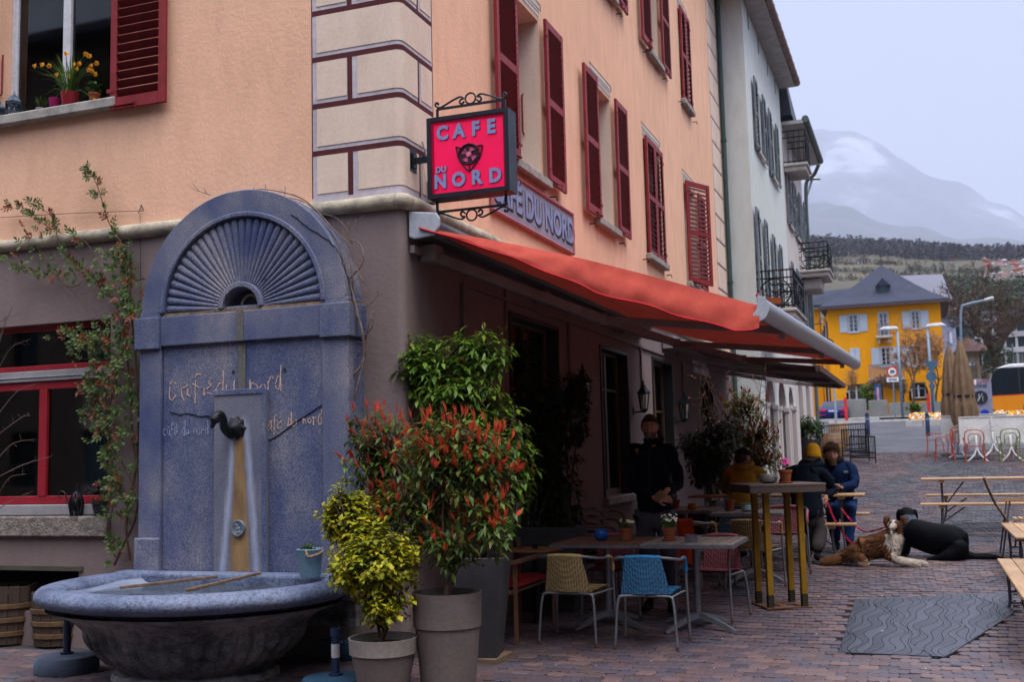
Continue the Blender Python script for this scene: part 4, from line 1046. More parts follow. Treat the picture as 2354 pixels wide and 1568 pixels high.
 # hipped roof with bell-cast eaves
o_=.55;apx=py(2022,606)
def ring(k,z):
 x0,x1=wl_.x-o_,wr_.x+o_;y0,y1=YH-o_,YH+10
 cx,cyy=apx.x,YH+4.5
 return[V(x0+(cx-x0)*k,y0+(cyy-y0)*k,z),V(x1+(cx-x1)*k,y0+(cyy-y0)*k,z),V(x1+(cx-x1)*k,y1+(cyy-y1)*k,z),V(x0+(cx-x0)*k,y1+(cyy-y1)*k,z)]
zt=apx.z+.6;prf=[(0,ze_-.05),(.0,ze_+.12),(.25,ze_+.12+(zt-ze_)*.19),(.5,ze_+.12+(zt-ze_)*.43),(.75,ze_+.12+(zt-ze_)*.70),(1,zt)]
m=M();vs=[]
for k,z in prf:vs+=ring(k,z)
m.add(vs,[(3,2,1,0)]+[(4*i+j,4*i+(j+1)%4,4*i+4+(j+1)%4,4*i+4+j)for i in range(len(prf)-1)for j in range(4)]);rf=m.build('roof',slate_b,yh)
m=M();m.box((wl_.x-o_-.05,YH-o_-.12,ze_-.12),(wr_.x+o_+.05,YH-o_-.01,ze_+.04));m.box((wr_.x+o_-.0,YH-o_,ze_-.12),(wr_.x+o_+.08,YH+8,ze_+.04));m.build('gutter',mat('dark_gutter',(.07,.045,.05),.6),rf)
m=M();m.tube([(apx.x,YH+4.5,zt-.1),(apx.x,YH+4.5,zt+1.1)],[.05,.01],6);m.ball((apx.x,YH+4.5,zt+.7),.09,8,6);m.build('finial',mat('dark_gutter',(0,0,0)),rf)
dA,dB=py(2012,642),py(2045,674);dy=YH+1.0
m=M();c_=(dA.x+dB.x)/2;m.box((dA.x+.05,dy,dB.z),(dB.x-.05,dy+1.6,dB.z+.75));m.add([(dA.x-.05,dy-.1,dB.z+.7),(c_,dy-.1,dA.z+.2),(dB.x+.05,dy-.1,dB.z+.7),(dA.x-.05,dy+2,dB.z+.7),(c_,dy+2,dA.z+.2),(dB.x+.05,dy+2,dB.z+.7)],[(0,2,1),(0,1,4,3),(1,2,5,4)]);m.build('dormer',slate_b,rf)
M().box((dA.x+.25,dy-.03,dB.z+.08),(dB.x-.25,dy-.002,dB.z+.7)).build('dormer_window',mat('dark_pane',(.02,.04,.05),.1),rf)
m=M();m.add([(wl_.x-4.5,YH+3.5,11.9),(wl_.x-.2,YH+3.5,11.9),(wl_.x+2.2,YH+5.5,13.3),(wl_.x-4.5,YH+5.5,13.0)],[(0,1,2,3)]);m.box((wl_.x-4.5,YH+3.4,11.7),(wl_.x-.1,YH+3.5,11.92));m.build('rear_roof',slate_b,yh)
m=M();m.box((wl_.x-4.5,YH+4.0,gy),(wl_.x-.9,YH+5,11.7));m.build('rear_wing',yw,yh)
# windows
for k,(a,b,z0,z1)in H_.items():
 if k in('a1','a2'):
  window(yh,(a,YH,z0),ux,(0,-1,0),b-a,z1-z0,.15,bl_sh,2,[.62],.09)
  n_=12;r=(b-a)/2;m=M();cz=z1-.55
  for i in range(n_):
   t0,t1=pi*i/n_,pi*(i+1)/n_;P=lambda t,rr:V((a+b)/2+rr*cos(t),YH-.03,cz+rr*sin(t)*.85)
   m.add([P(t0,r*1.0),P(t0,r*1.22),P(t1,r*1.22),P(t1,r*1.0)],[(0,1,2,3)])
   m.box((a-.1,YH-.06,z0-.12),(b+.1,YH,z0-.01));m.box((a-.12,YH-.04,z0),(a,YH,cz));m.box((b,YH-.04,z0),(b+.12,YH,cz));m.build('window_surround',bl_sh,yh,kind=None)
 elif k=='w4':
  for s in(0,1):
   M().box((a+(b-a)*s/2+.01,YH-.04,z0),(a+(b-a)*(s+1)/2-.01,YH-.001,z1)).build('shutter',bl_sh,yh)
 else:
  window(yh,(a,YH,z0),ux,(0,-1,0),b-a,z1-z0,.12,bl_sh,2,[.25,.5,.75],.06)
  m=M();m.box((a-.08,YH-.03,z0),(a,YH,z1));m.box((b,YH-.03,z0),(b+.08,YH,z1));m.box((a-.08,YH-.03,z1),(b+.08,YH,z1+.08));m.box((a-.12,YH-.08,z0-.1),(b+.12,YH,z0));m.build('window_surround',bl_sh,yh)
  if k!='bd':
   w=(b-a)*.95
   for s in(-1,1):
    x0=a-.1-w if s<0 else b+.1
    M().box((x0,YH-.06,z0-.02),(x0+w,YH-.015,z1+.02)).build('shutter',bl_sh,yh,bevel=.01)
bp=[(H_['bd'][0]-.15,H_['bd'][1]+.15,H_['bd'][2],.6,.8),(H_['w5'][0]-.8,H_['w5'][1]+.8,H_['w5'][2]-.9,.9,.95)]
for x0,x1,z,d,h in bp:
 m=M();m.box((x0-.1,YH-d,z-.15),(x1+.1,YH,z));m.box((x0,YH-d*.6,z-.5),(x0+.15,YH,z-.15));m.box((x1-.15,YH-d*.6,z-.5),(x1,YH,z-.15));b_=m.build('balcony',cons,yh)
 m=M();m.box((x0,YH-d+.02,z+h-.05),(x1,YH-d+.06,z+h));n=int((x1-x0)/.12)
 for i in range(n+1):xx=x0+(x1-x0)*i/n;m.box((xx-.03,YH-d+.03,z),(xx+.03,YH-d+.05,z+h))
 m.build('railing',mat('balustrade_grey',(.17,.16,.20),.7),b_,kind='stuff')
 # ==== buildings beyond
gv=mat('blue_grey_render',(.28,.30,.42),.8,scale=.5,var=.06,bump=0)
gv2=mat('grey_metal_roof',(.12,.12,.16),.6,scale=.5,var=.1,bump=0)
gb=thing('modern_block','blue grey modern block rising behind the right side of the yellow house','building',(4,105,5))
def p2(X,Y,y):return at(X,Y,y=y)
Y1=104;a,b=p2(2150,725,Y1),p2(2209,930,Y1)
m=M();m.box((p2(2100,0,Y1).x,Y1,4),(b.x,Y1+12,a.z));m.build('wall',gv,gb)
m=M();A_,B_,C_,D_=p2(2060,637,Y1+8),p2(2160,632,Y1+10),p2(2212,660,Y1-1),p2(2140,660,Y1-1)
m.add([V(A_.x-6,Y1-.5,a.z-.1),V(b.x+.4,Y1-.5,a.z),V(b.x+.4,Y1+3,a.z+.1),p2(2165,630,Y1+13),p2(2060,634,Y1+13)],[(0,1,2,3,4)]);m.box((A_.x-6,Y1-.6,a.z-.25),(b.x+.4,Y1-.5,a.z+.05));m.build('roof',gv2,gb)
for X0,Y0,X1,Y1_ in((2166,672,2184,694),(2184,715,2192,745),(2182,765,2190,790)):
 p,q_=p2(X0,Y0,Y1),p2(X1,Y1_,Y1);m=M();m.box((p.x,Y1-.25,q_.z),(q_.x,Y1-.01,p.z));m.build('window',mat('white_panel',(.5,.5,.58),.5),gb)
x_=p2(2212,700,Y1+3);m=M();m.lathe([(1.0,4),(1.0,13.2)],20,(b.x+.6,Y1+3,0),cap1=True);m.build('stair_tower',gv,gb,smooth=30)
for z in(6.5,9,11):m=M();m.lathe([(1.03,z),(1.03,z+1.2)],20,(b.x+.6,Y1+3,0));m.build('balcony_opening',mat('dark_pane',(0,0,0)),gb,smooth=30)
sc=thing('school_block','long white concrete building with bands of windows behind the big tree at right','building',(9,118,6));YS=118
m=M();a0,a1=p2(2220,700,YS),p2(2420,700,YS)
for Yt,Yb in((722,736),(764,776),(800,812),(838,850)):
 m=M();zt_,zb_=p2(2290,Yt,YS).z,p2(2290,Yb,YS).z;m.box((a0.x,YS,zb_),(a1.x+8,YS+1,zt_));m.build('floor_band',mat('white_concrete',(.42,.41,.42),.8,scale=.6),sc)
M().box((a0.x+.1,YS+.6,4),(a1.x+8,YS+9,p2(2290,725,YS).z)).build('glazing',mat('dark_teal_glass',(.03,.045,.06),.15,var=.5,scale=.7,bump=0),sc)
for i in range(20):
 xx=a0.x+.1+i*1.05;m=M();m.box((xx,YS+.1,p2(2290,850,YS).z),(xx+.22,YS+.5,p2(2290,725,YS).z));m.build('window_post',mat('white_concrete',(0,0,0)),sc)
M().box((a0.x-.2,YS-.6,p2(2290,722,YS).z),(a1.x+8,YS+9,p2(2290,716,YS).z)).build('roof',gv2,sc)
# stone retaining wall and fence, pavilion
YR=96;sw=thing('stone_wall','beige coursed stone retaining wall behind the bus','wall',(8,YR,5));stn=wood('beige_stone',(.33,.27,.19),'x',.7)
x0,x1=p2(2208,900,YR).x,p2(2420,900,YR).x;z0_,z1_=gz(YR)-.2,p2(2270,838,YR).z;n=8;hh=(z1_-z0_)/n
for i in range(n):
 xx=x0+(.5 if i%2 else 0)
 while xx<x1:w=rad(.7,1.3);m=M();m.box((xx+.02,YR-rad(0,.05),z0_+i*hh+.02),(xx+w-.02,YR+.5,z0_+(i+1)*hh-.02));m.build('stone',stn,sw);xx+=w
M().box((x0,YR+.1,z0_),(x1,YR+.6,z1_-.02)).build('mortar_core',cons,sw)
fe=thing('slat_fence','grey wooden slat fence on top of the stone wall at right','fence',(9,YR+1,z1_));fz=p2(2290,815,YR).z;m=M()
for i in range(60):xx=x0+1+i*.22;m.box((xx,YR+.7,z1_-.1),(xx+.14,YR+.74,fz+rad(-.03,.03)))
m.build('slats',mat('grey_fence',(.13,.13,.15),.8),fe,kind='stuff')
kp=thing('arched_pavilion','small arched stone pavilion with a brown roof behind the folded parasols','pavilion',p2(2230,840,94));a,b=p2(2212,830,94),p2(2252,830,94);zr=p2(2230,806,94).z
n_=10;m=M();r=(b.x-a.x)*.36;cx_=(a.x+b.x)/2
for i in range(n_):
 t0,t1=pi*i/n_,pi*(i+1)/n_
 m.add([V(cx_+r*cos(t0),94,z1_-1+1.0*0+r*sin(t0)+.6),V(cx_+r*cos(t0),94,zr),V(cx_+r*cos(t1),94,zr),V(cx_+r*cos(t1),94,z1_-.4+r*sin(t1))],[(0,1,2,3)])
m.box((a.x,94,gz(94)),(cx_-r,94.4,zr));m.box((cx_+r,94,gz(94)),(b.x,94.4,zr));m.build('arched_wall',stn,kp)
m=M();zk=p2(2230,775,94).z;m.add([(a.x-.6,93.4,zr-.1),(b.x+1.2,93.4,zr-.1),(b.x+1.2,97,zr-.1),(a.x-.6,97,zr-.1),(a.x+.2,95.2,zk),(cx_,95.2,zk)],[(3,2,1,0),(0,1,5,4),(1,2,5),(2,3,4,5),(3,0,4)]);m.build('roof',mat('brown_tile_roof',(.12,.07,.07),.8,scale=2,var=.3),kp)
# low concrete walls and planters in front of the yellow house
YW=73.5;cw=mat('grey_concrete',(.20,.20,.19),.9,scale=.8,var=.2,bump=.4)
for i,(X0,X1,Yt,lab)in enumerate([(1925,1992,920,'low grey concrete wall section right of the blue car'),(1996,2040,921,'low concrete wall section below the first arched window of the yellow house'),(2042,2092,927,'pale concrete planter box under the vine arbour'),(2112,2172,925,'grey concrete wall section left of the folded parasols')]):
 a,b=p2(X0,Yt,YW),p2(X1,Yt,YW);m=M();m.box((a.x,YW,gz(YW)-.1),(b.x-.03,YW+.35,a.z));o=m.build('concrete_wall',cw,bevel=.02);tag(o,lab,'wall','low walls across the street')
 # ==== hills
def hz(x,y):
 t=(y-160)/340
 if y<500:z=7+68*max(0,t)**1.25
 else:z=75+(137-.17*x-75)*min(1,(y-500)/300)
 if y>800:z-=(y-800)*.25
 return z+(3*noise.noise(V(x*.02,y*.012,0))+6*noise.noise(V(x*.007,y*.006,3)))*min(1,(y-150)/200)
m=M();m.grid(lambda u,v:V(-420+760*u,158+762*v,hz(-420+760*u,158+762*v)-(.15 if v==0 else 0)),90,90)
q=NT('vineyard_slope');sx_=q.n('SeparateXYZ');q.l(q.co(),sx_.inputs[0])
wv=q.n('TexWave',bands_direction='Z');wv.inputs['Scale'].default_value=.35;wv.inputs['Distortion'].default_value=2.5;q.l(q.co(),wv.inputs['Vector'])
c=q.ramp(q.noise(.016,9,(.6,2.2,1),.7),[(.35,(.018,.026,.014)),(.45,(.07,.06,.03)),(.52,(.025,.025,.02)),(.62,(.13,.09,.04)),(.7,(.018,.035,.012))])
c=q.mix(.3,c,q.ramp(wv.outputs[0],[(.3,(.015,.02,.012)),(.6,(.11,.085,.05))]))
q.l(c,q.b.inputs['Base Color']);q.b.inputs['Roughness'].default_value=.95
hill=struct(m.build('hillside',q.m,smooth=True))
bark=mat('bark',(.085,.065,.055),.9,scale=12,var=.3,bump=.6)
def clump_trees(name,spots,hgt,cols,label,cat):
 m=M()
 for x,y,z in spots:
  h=hgt*rad(.6,1.25);w=h*rad(.3,.45);n=34
  for i in range(n):
   t=rnd.random();rr=w*sqrt(rnd.random())*(1-.5*t)
   a=rad(0,6.3);c=V(x+rr*cos(a),y+rr*sin(a),z+h*(.15+.85*t));s=h*rad(.05,.11)
   d1=V(rad(-1,1),rad(-1,1),rad(-.2,1)).normalized()*s;d2=V(rad(-1,1),rad(-1,1),rad(-.6,.6)).normalized()*s
   m.add([c-d1,c+d2,c+d1*1.4,c-d2],[(0,1,2,3)])
 mm=leafm(name+'_mat',cols,.9,.1);o=m.build(name,mm,kind='stuff');o['label']=label;o['category']=cat;return o
sp=[(x,y,hz(x,y)-1)for _ in range(3600)for x,y in[(rad(-330,200),rad(655,830))]]
clump_trees('forest_ridge',sp,8.5,[(.03,.026,.045),(.05,.04,.062),(.024,.032,.04),(.07,.055,.07)],'purple brown leafless forest covering the ridge above the vineyards','forest')
# farmhouses on the slope
white=mat('white_wash',(.45,.43,.42),.8,bump=0);brn=mat('brown_roof',(.12,.07,.06),.8,bump=0);redr=mat('red_roof',(.35,.09,.06),.8,bump=0);grn_=None
def on_hill(X,Y):
 r=ray(X,Y);t=150.
 while t<1200:
  p=CAM0+r*t
  if p.z<hz(p.x,p.y):return p
  t+=2
 return p
for i,(X,Y,wpx,hpx,rm,lab)in enumerate([(1985,606,26,18,brn,'white farmhouse with brown gable roof on the vineyard slope'),(1955,608,24,8,brn,'long low white barn left of the white farmhouse'),(2035,607,40,10,brn,'brown roofed barn right of the roof spire'),(2190,600,14,8,redr,'small orange roofed house on the slope left of the village'),(2165,598,12,5,white,'small white flat house on the distant slope'),(2222,612,12,6,redr,'small red roofed house above the green copse'),(2262,616,16,7,redr,'house with red gable roof near the tall tree crown'),(2130,592,10,5,white,'tiny white house high on the slope')]):
 p=on_hill(X,Y);s=p.y/2513;w,h=wpx*s,hpx*s;z=p.z-.5
 t=thing('farmhouse',lab,'house',(p.x,p.y,z),group='houses on the vineyard slope')
 M().box((p.x-w/2,p.y,z-2),(p.x+w/2,p.y+w*.8,z+h*.6)).build('wall',white if rm is not brn or i<2 else brn,t)
 m=M();m.add([(p.x-w*.58,p.y-.8,z+h*.55),(p.x+w*.58,p.y-.8,z+h*.55),(p.x,p.y-.8,z+h),(p.x-w*.58,p.y+w*.9,z+h*.55),(p.x+w*.58,p.y+w*.9,z+h*.55),(p.x,p.y+w*.9,z+h)],[(0,1,2),(5,4,3),(1,4,5,2),(0,2,5,3),(0,3,4,1)]);m.build('roof',rm,t)
 if i==0:
  for u_ in(-.25,0,.25):
   for v_ in(.12,.36):M().box((p.x+w*u_-.5,p.y-.06,z+h*v_),(p.x+w*u_+.5,p.y-.01,z+h*v_+1.0)).build('window',mat('dark_pane',(0,0,0)),t)
m=M()
for i in range(90):
 X,Y=rad(2262,2420),rad(598,640);p=on_hill(X,Y);s=p.y/2513;w=rad(7,14)*s;h=rad(3,7)*s;m.k=rnd.choice((0,0,1,2));m.box((p.x-w/2,p.y,p.z-1),(p.x+w/2,p.y+w,p.z+h));m.k=rnd.choice((1,2,3));m.add([(p.x-w*.55,p.y-.3,p.z+h),(p.x+w*.55,p.y-.3,p.z+h),(p.x,p.y+w*.5,p.z+h*1.7)],[(0,1,2)])
o=m.build('hill_village',[white,mat('grey_house',(.35,.36,.4),.8,bump=0),redr,brn]);o['kind']='stuff';o['label']='dense white and red village on the slope at far right';o['category']='village'
sp=[]
for _ in range(1100):
 X=rad(2050,2440);Y=rad(676,742);p=on_hill(X,Y);sp.append((p.x,p.y,p.z-1))
clump_trees('green_copse',sp,6,[(.015,.035,.015),(.03,.06,.02),(.05,.055,.03),(.07,.06,.04)],'dark green wooded bank behind the grey block and the big tree','woods')
sp=[]
for X0,X1,Y0,n in((1850,2060,622,130),(1990,2200,606,60),(1850,1960,603,60),(2080,2300,622,130),(2060,2250,640,120),(1860,1990,640,50)):
 for _ in range(n):X=rad(X0,X1);p=on_hill(X,Y0+rad(-3,3)+(X-X0)*.04);sp.append((p.x,p.y,p.z-.6))
clump_trees('field_hedges',sp,3,[(.02,.03,.02),(.04,.05,.025),(.05,.04,.035),(.10,.11,.03)],'scattered dark hedges and small bushes between the vineyard plots','hedges')
# misty mountains
def snowrock():
 q=NT('snowy_rock');c=q.ramp(q.noise(.0014,9,(1,1,1.6),.62),[(.44,(.05,.06,.08)),(.55,(.10,.11,.14)),(.62,(.30,.32,.38)),(.8,(.42,.44,.48))]);q.l(c,q.b.inputs['Base Color']);q.b.inputs['Roughness'].default_value=.95;return q.m
def mount(name,y0,y1,prof,mt,nz_):
 def f(u,v):
  X=1500+1300*u;y=y0+(y1-y0)*v;x=at(X,784,y=y0).x*(1+.0*v)
  k=0
  for(Xa,Ea),(Xb,Eb)in zip(prof,prof[1:]):
   if Xa<=X<=Xb:k=Ea+(Eb-Ea)*(X-Xa)/(Xb-Xa)
  z=k*y1*sin(min(1,v*1.0)*pi/2)**1.1
  return V(x*(1+v*(y1-y0)/y0),y,z+nz_*(noise.noise(V(x*9/y0,y*9/y0,1))+.5*noise.noise(V(x*31/y0,y*31/y0,5)))*v**.5)
 m=M();m.grid(f,110,40);return struct(m.build(name,mt,smooth=True))
mount('mountain',6500,10500,[(1500,.30),(1800,.278),(1990,.262),(2060,.250),(2150,.222),(2230,.205),(2290,.192),(2380,.176),(2800,.13)],snowrock(),200)
mount('foothill',4200,6200,[(1500,.25),(1850,.213),(1960,.199),(2100,.180),(2300,.166),(2800,.14)],mat('misty_forest',(.05,.06,.06),.95,scale=.02,bump=0,fine=False),120)
# haze box
q=NT('haze_air');q.t.nodes.remove(q.b);pv_=q.n('VolumePrincipled');pv_.inputs['Color'].default_value=(.62,.66,.79,1);pv_.inputs['Density'].default_value=HAZE=.00014;pv_.inputs['Anisotropy'].default_value=0
q.l(pv_.outputs[0],q.o.inputs['Volume'])
m=M();m.box((-8000,-200,-3),(8000,12500,3300));hb=m.build('haze',q.m,kind='stuff');hb['label']='pale blue mountain haze filling the valley';hb['category']='haze'
# ==== unseen houses behind the camera, added to darken window reflections and light
for i,(x0,x1,y0,h,c_)in enumerate([(-55,-2,-9,14,(.2,.16,.14)),(-1.5,12,-10,11.5,(.22,.2,.18))]):
 t=thing('opposite_house',['brown plastered house facing the cafe from behind the viewer','beige plastered house facing the square from behind the viewer'][i],'building',((x0+x1)/2,y0,0))
 m=M();hs=[(xx,xx+1.0,z,z+1.6)for xx in[x0+1.5+k*2.6 for k in range(20)]for z in(1.0,4.2,7.2)if xx+1<x1]
 wall(m,(0,y0,0),ux,(0,1,0),(x0,x1),(-.1,h),hs,.2);m.box((x0,y0-9,-.1),(x1,y0-.25,h));m.build('wall',plaster('facing_plaster_%d'%i,c_),t)
 m=M();m.box((x0-.3,y0-9,h),(x1+.3,y0+.7,h+.3));m.build('roof',slate,t)
 for(a,b,z0,z1)in hs:M().box((a,y0-.22,z0),(b,y0-.2,z1)).build('window',mat('dark_pane',(0,0,0)),t)
for i,(y0,y1,h,c_,lab)in enumerate([(-7,14,12.5,(.20,.15,.12),'tall brown house on the right side of the square, outside the view'),(14.3,34,11,(.24,.21,.17),'ochre grey house further along the right side of the square, outside the view')]):  # unseen side houses added to block low sky light under the awning
 t=thing('square_house',lab,'building',(12.5,(y0+y1)/2,gz(y0)));hs=[(yy,yy+1.0,z,z+1.6)for yy in[y0+1.5+k*2.8 for k in range(8)]for z in(1.6,4.8,7.9)if yy+1<y1];m=M()
 wall(m,(10.5+i,0,0),uy,(-1,0,0),(y0,y1),(-.1,h),hs,.2);m.box((10.75+i,y0,-.1),(19,y1,h));m.build('wall',plaster('square_plaster_%d'%i,c_),t)
 m=M();m.box((10-.2+i,y0-.3,h),(19,y1+.3,h+.3));m.build('roof',slate,t)
 for(a,b,z0,z1)in hs:M().box((10.7+i,a,z0),(10.72+i,b,z1)).build('window',mat('dark_pane',(0,0,0)),t)
 # ==== projecting sign
pink=NT('pink_acrylic');pink.b.inputs['Base Color'].default_value=(.82,.004,.085,1);pink.b.inputs['Roughness'].default_value=.35
c=pink.ramp(pink.noise(3,3),[(.3,(.74,.003,.075)),(.7,(.85,.006,.10))]);pink.l(c,pink.b.inputs['Base Color']);pink.b.inputs['Emission Color'].default_value=(1,.0,.08,1);pink.b.inputs['Emission Strength'].default_value=.18;pink=pink.m
sfr=mat('dark_blue_frame',(.010,.013,.026),.45,metal=.3,scale=6)
x0,x1,z0,z1,ya_,yb_=-3.625,-2.915,3.635,4.305,7.9,8.08
sg=thing('hanging_sign','square pink cafe sign with blue letters on a scrolled bracket at the house corner','sign',((x0+x1)/2,7.99,z0))
m=M();f=.035
m.box((x0,ya_,z0),(x0+f,yb_,z1));m.box((x1-f,ya_,z0),(x1,yb_,z1));m.box((x0+f,ya_+.001,z0),(x1-f,yb_-.001,z0+f));m.box((x0+f,ya_+.001,z1-f),(x1-f,yb_-.001,z1));m.box((x0+f,ya_+.05,z0+f),(x1-f,yb_-.03,z1-f))
m.build('casing',sfr,sg)
m=M();m.box((x0+f,ya_+.018,z0+f),(x1-f,ya_+.03,z1-f));m.build('pink_panel',pink,sg)
m=M();m.box((x0+f,ya_+.008,z0+f),(x0+f+.02,ya_+.019,z1-f));m.box((x0+f+.02,ya_+.008,z1-f-.018),(x1-f,ya_+.019,z1-f));m.box((x1-f-.012,ya_+.008,z0+f),(x1-f,ya_+.019,z1-f-.018));m.build('inner_edge',mat('crimson_edge',(.35,.0,.03),.4),sg)
let_m=mat('letter_blue',(.25,.28,.52),.5,scale=5,var=.06,bump=0)
let_d=mat('letter_shadow',(.10,.01,.06),.6,bump=0)
def sign_text(txt,X,Z,size,bold,sp=1.0,sx=1.0):
 for k,(mt,dx,dy)in enumerate(((let_d,.005,0),(let_m,0,-.004))):
  o=obj(text_mesh(txt,size,'letter',mt,.003,bold),'letter' if k else 'letter_shadow',sg);o.matrix_basis=Matrix.Translation((X+dx,ya_+.015+dy,Z-dx*.6))@Matrix.Rotation(radians(90),4,'X')@Matrix.Diagonal((sx,1,1,1))
for ch,X in zip('CAFE',(-3.49,-3.345,-3.20,-3.065)):sign_text(ch,X,4.165,.155,.007,sx=.92)
for ch,X in zip('NORD',(-3.515,-3.355,-3.2,-3.04)):sign_text(ch,X,3.765,.155,.007,sx=.92)
for ch,X in zip('DU',(-3.53,-3.483)):sign_text(ch,X,3.866,.066,.003)
# wheel-and-shield emblem
em=M();ec=V(-3.262,ya_+.012,3.967);dkm=mat('emblem_dark',(.035,.008,.022),.6,bump=0)
R_=.088;em.tube([ec+V(R_*cos(t*pi/16),0,R_*.92*sin(t*pi/16))for t in range(33)],.009,6)
em.tube([ec+V(R_*.82*cos(t*pi/16),0,R_*.76*sin(t*pi/16))for t in range(33)],.004,5)
for a in range(4):
 t=a*pi/2+1.75;d=V(cos(t),0,sin(t)*.92);s=V(-sin(t),0,cos(t)*.92)
 em.add([ec+d*.024+s*.012+V(0,-.003,0),ec+d*.024-s*.012+V(0,-.003,0),ec+d*.078-s*.022+V(0,-.003,0),ec+d*.078+s*.022+V(0,-.003,0)],[(0,1,2,3)])
em.tube(spline([ec+V(-.11,0,.075),ec+V(-.09,0,-.02),ec+V(-.05,0,-.085),ec+V(.0,0,-.135),ec+V(.055,0,-.085),ec+V(.1,0,-.02),ec+V(.118,0,.06)],4),.007,6)
em.tube([ec+V(-.11,0,.075),ec+V(-.05,0,.05),ec+V(0,0,.09),ec+V(.06,0,.06),ec+V(.118,0,.06)],.006,6);em.tube([ec+V(0,0,-.135),ec+V(.005,0,-.08)],.005,5)
em.tube([ec+V(-.09,-.004,.055),ec+V(.02,-.004,0)],.003,4);em.tube([ec+V(.1,-.004,.045),ec+V(-.02,-.004,0)],.003,4)
em.build('emblem',dkm,sg,kind='stuff');m=M();m.lathe([(.001,.004),(.022,.004),(.022,0)],16);m.xf(Matrix.Rotation(radians(90),3,'X'),ec+V(0,-.003,0));m.build('emblem_hub',mat('emblem_pink',(.8,.2,.3),.5,bump=0),sg)
m=M();m.lathe([(.001,.001),(.078,.001)],24);m.xf(Matrix.Rotation(radians(90),3,'X'),ec+V(0,.004,0));m.build('emblem_field',mat('emblem_light',(.75,.12,.28),.5,bump=0),sg)
ym=7.99
def scroll(zb,s,X0,X1):
 m=M();m.bar((X0,ym,zb),(X1,ym,zb),.018);m.bar((X0,ym,zb),(X0,ym,zb-s*.09),.018);m.bar((X1,ym,zb),(X1,ym,zb-s*.09),.018)
 xc_=(X0+X1)/2;m.tube([V(xc_+.045*cos(t*pi/10),ym,zb+s*(.053+.045*sin(t*pi/10)))for t in range(21)],.008,6)
 for sd_ in(-1,1):
  P=lambda a,b:V(xc_+sd_*a,ym,zb+s*b)
  m.tube(spline([P(.055,.035),P(.075,.018),P(.095,.03),P(.085,.055),P(.06,.06),P(.09,.078),P(.15,.06),P(.22,.03),P(.27,.012),P(.31,.03),P(.305,.055),P(.285,.05),P(.29,.035)],4),.0085,6)
 m.build('scrollwork',sfr,sg)
scroll(4.40,1,-3.565,-2.975);scroll(3.54,-1,-3.58,-2.98)
m=M();m.bar((XR+.0,7.99,3.99),(x0,7.99,3.99),.03,.05);m.box((XR+.003,7.93,3.9),(XR+.012,8.05,4.09));m.box((XR+.012,7.96,3.93),(XR+.03,8.02,4.05));m.build('wall_bracket',sfr,sg)
# ==== enamel plaque on the street wall
pq=thing('wall_plaque','weathered grey plaque with shadowed blue cafe lettering and pink rim on the orange wall','sign',(XR,11,3.95))
a,b,c0,c1=9.72,12.36,3.94,4.42
M().box((XR+.004,a,c0),(XR+.03,b,c1)).build('board',mat('grey_enamel',(.26,.25,.33),.6,scale=3,var=.2),pq)
m=M();pm_=mat('faded_pink_rim',(.42,.15,.17),.6,scale=6)
for p,r in(((XR+.03,a,c0),(XR+.03,b,c0)),((XR+.03,a,c1),(XR+.03,b,c1)),((XR+.03,a,c0),(XR+.03,a,c1)),((XR+.03,b,c0),(XR+.03,b,c1))):m.tube([p,r],.022,8)
m.build('rim',pm_,pq)
RX=Matrix(((0,0,1),(1,0,0),(0,1,0))).to_4x4()
for k,(mt,d,dz)in enumerate(((mat('plaque_shadow',(.03,.03,.045),.6),.034,-.022),(mat('plaque_blue',(.24,.28,.48),.5,scale=4),.038,0))):
 o=obj(text_mesh('CAFÉ DU NORD',.40,'lettering',mt,.004,.012),'lettering',pq);o.matrix_basis=Matrix.Translation((XR+d,(a+b)/2+(.035 if k==0 else 0),(c0+c1)/2-.0+dz))@RX@Matrix.Diagonal((.93,1,1,1))
 # ==== awning
red_f=NT('red_awning_fabric')
f1=red_f.noise(2.2,5,(3,.6,3));c=red_f.ramp(f1,[(.3,(.35,.036,.022)),(.55,(.43,.050,.030)),(.75,(.50,.070,.042))]);red_f.l(c,red_f.b.inputs['Base Color']);red_f.b.inputs['Roughness'].default_value=.85
w_=red_f.noise(5,5,(5,.8,2));n1=red_f.bump(w_,.3,.02);red_f.bump(red_f.noise(260,2),.2,.002,n1)
tr=red_f.n('BsdfTranslucent');red_f.l(c,tr.inputs[0]);mx=red_f.n('MixShader');mx.inputs[0].default_value=.10;red_f.l(red_f.b.outputs[0],mx.inputs[1]);red_f.l(tr.outputs[0],mx.inputs[2]);red_f.l(mx.outputs[0],red_f.o.inputs[0]);red_f=red_f.m
silver=mat('brushed_aluminium',(.30,.31,.35),.35,metal=.6,scale=20,var=.1,stretch=(10,1,10));arm_m=mat('grey_painted_arm',(.26,.23,.235),.5,scale=5)
casm=mat('grey_cassette',(.42,.45,.52),.5,scale=5,var=.06)
aw=thing('awning','large red folding-arm awning stretched over the cafe terrace, silver front bar','awning',(XR,11.5,3.3))
W0,W9=V(XR+.12,7.95,3.40),V(XR+.12,15.6,3.40)
F0,F9=at(1748,706,y=7.85),V(-.78,15.6,2.70)
F0=at(1750,706,x=-1.02)
def awn(u,v):
 a_,b_=W0.lerp(W9,u),F0.lerp(F9,u);p=a_.lerp(b_,v)
 p.z-=.10*sin(pi*v)*(1-.3*u)-.012*sin(u*36+v*3)*sin(pi*v)**.5
 return p
m=M();m.grid(awn,90,24);m.build('canopy',red_f,aw,smooth=True)
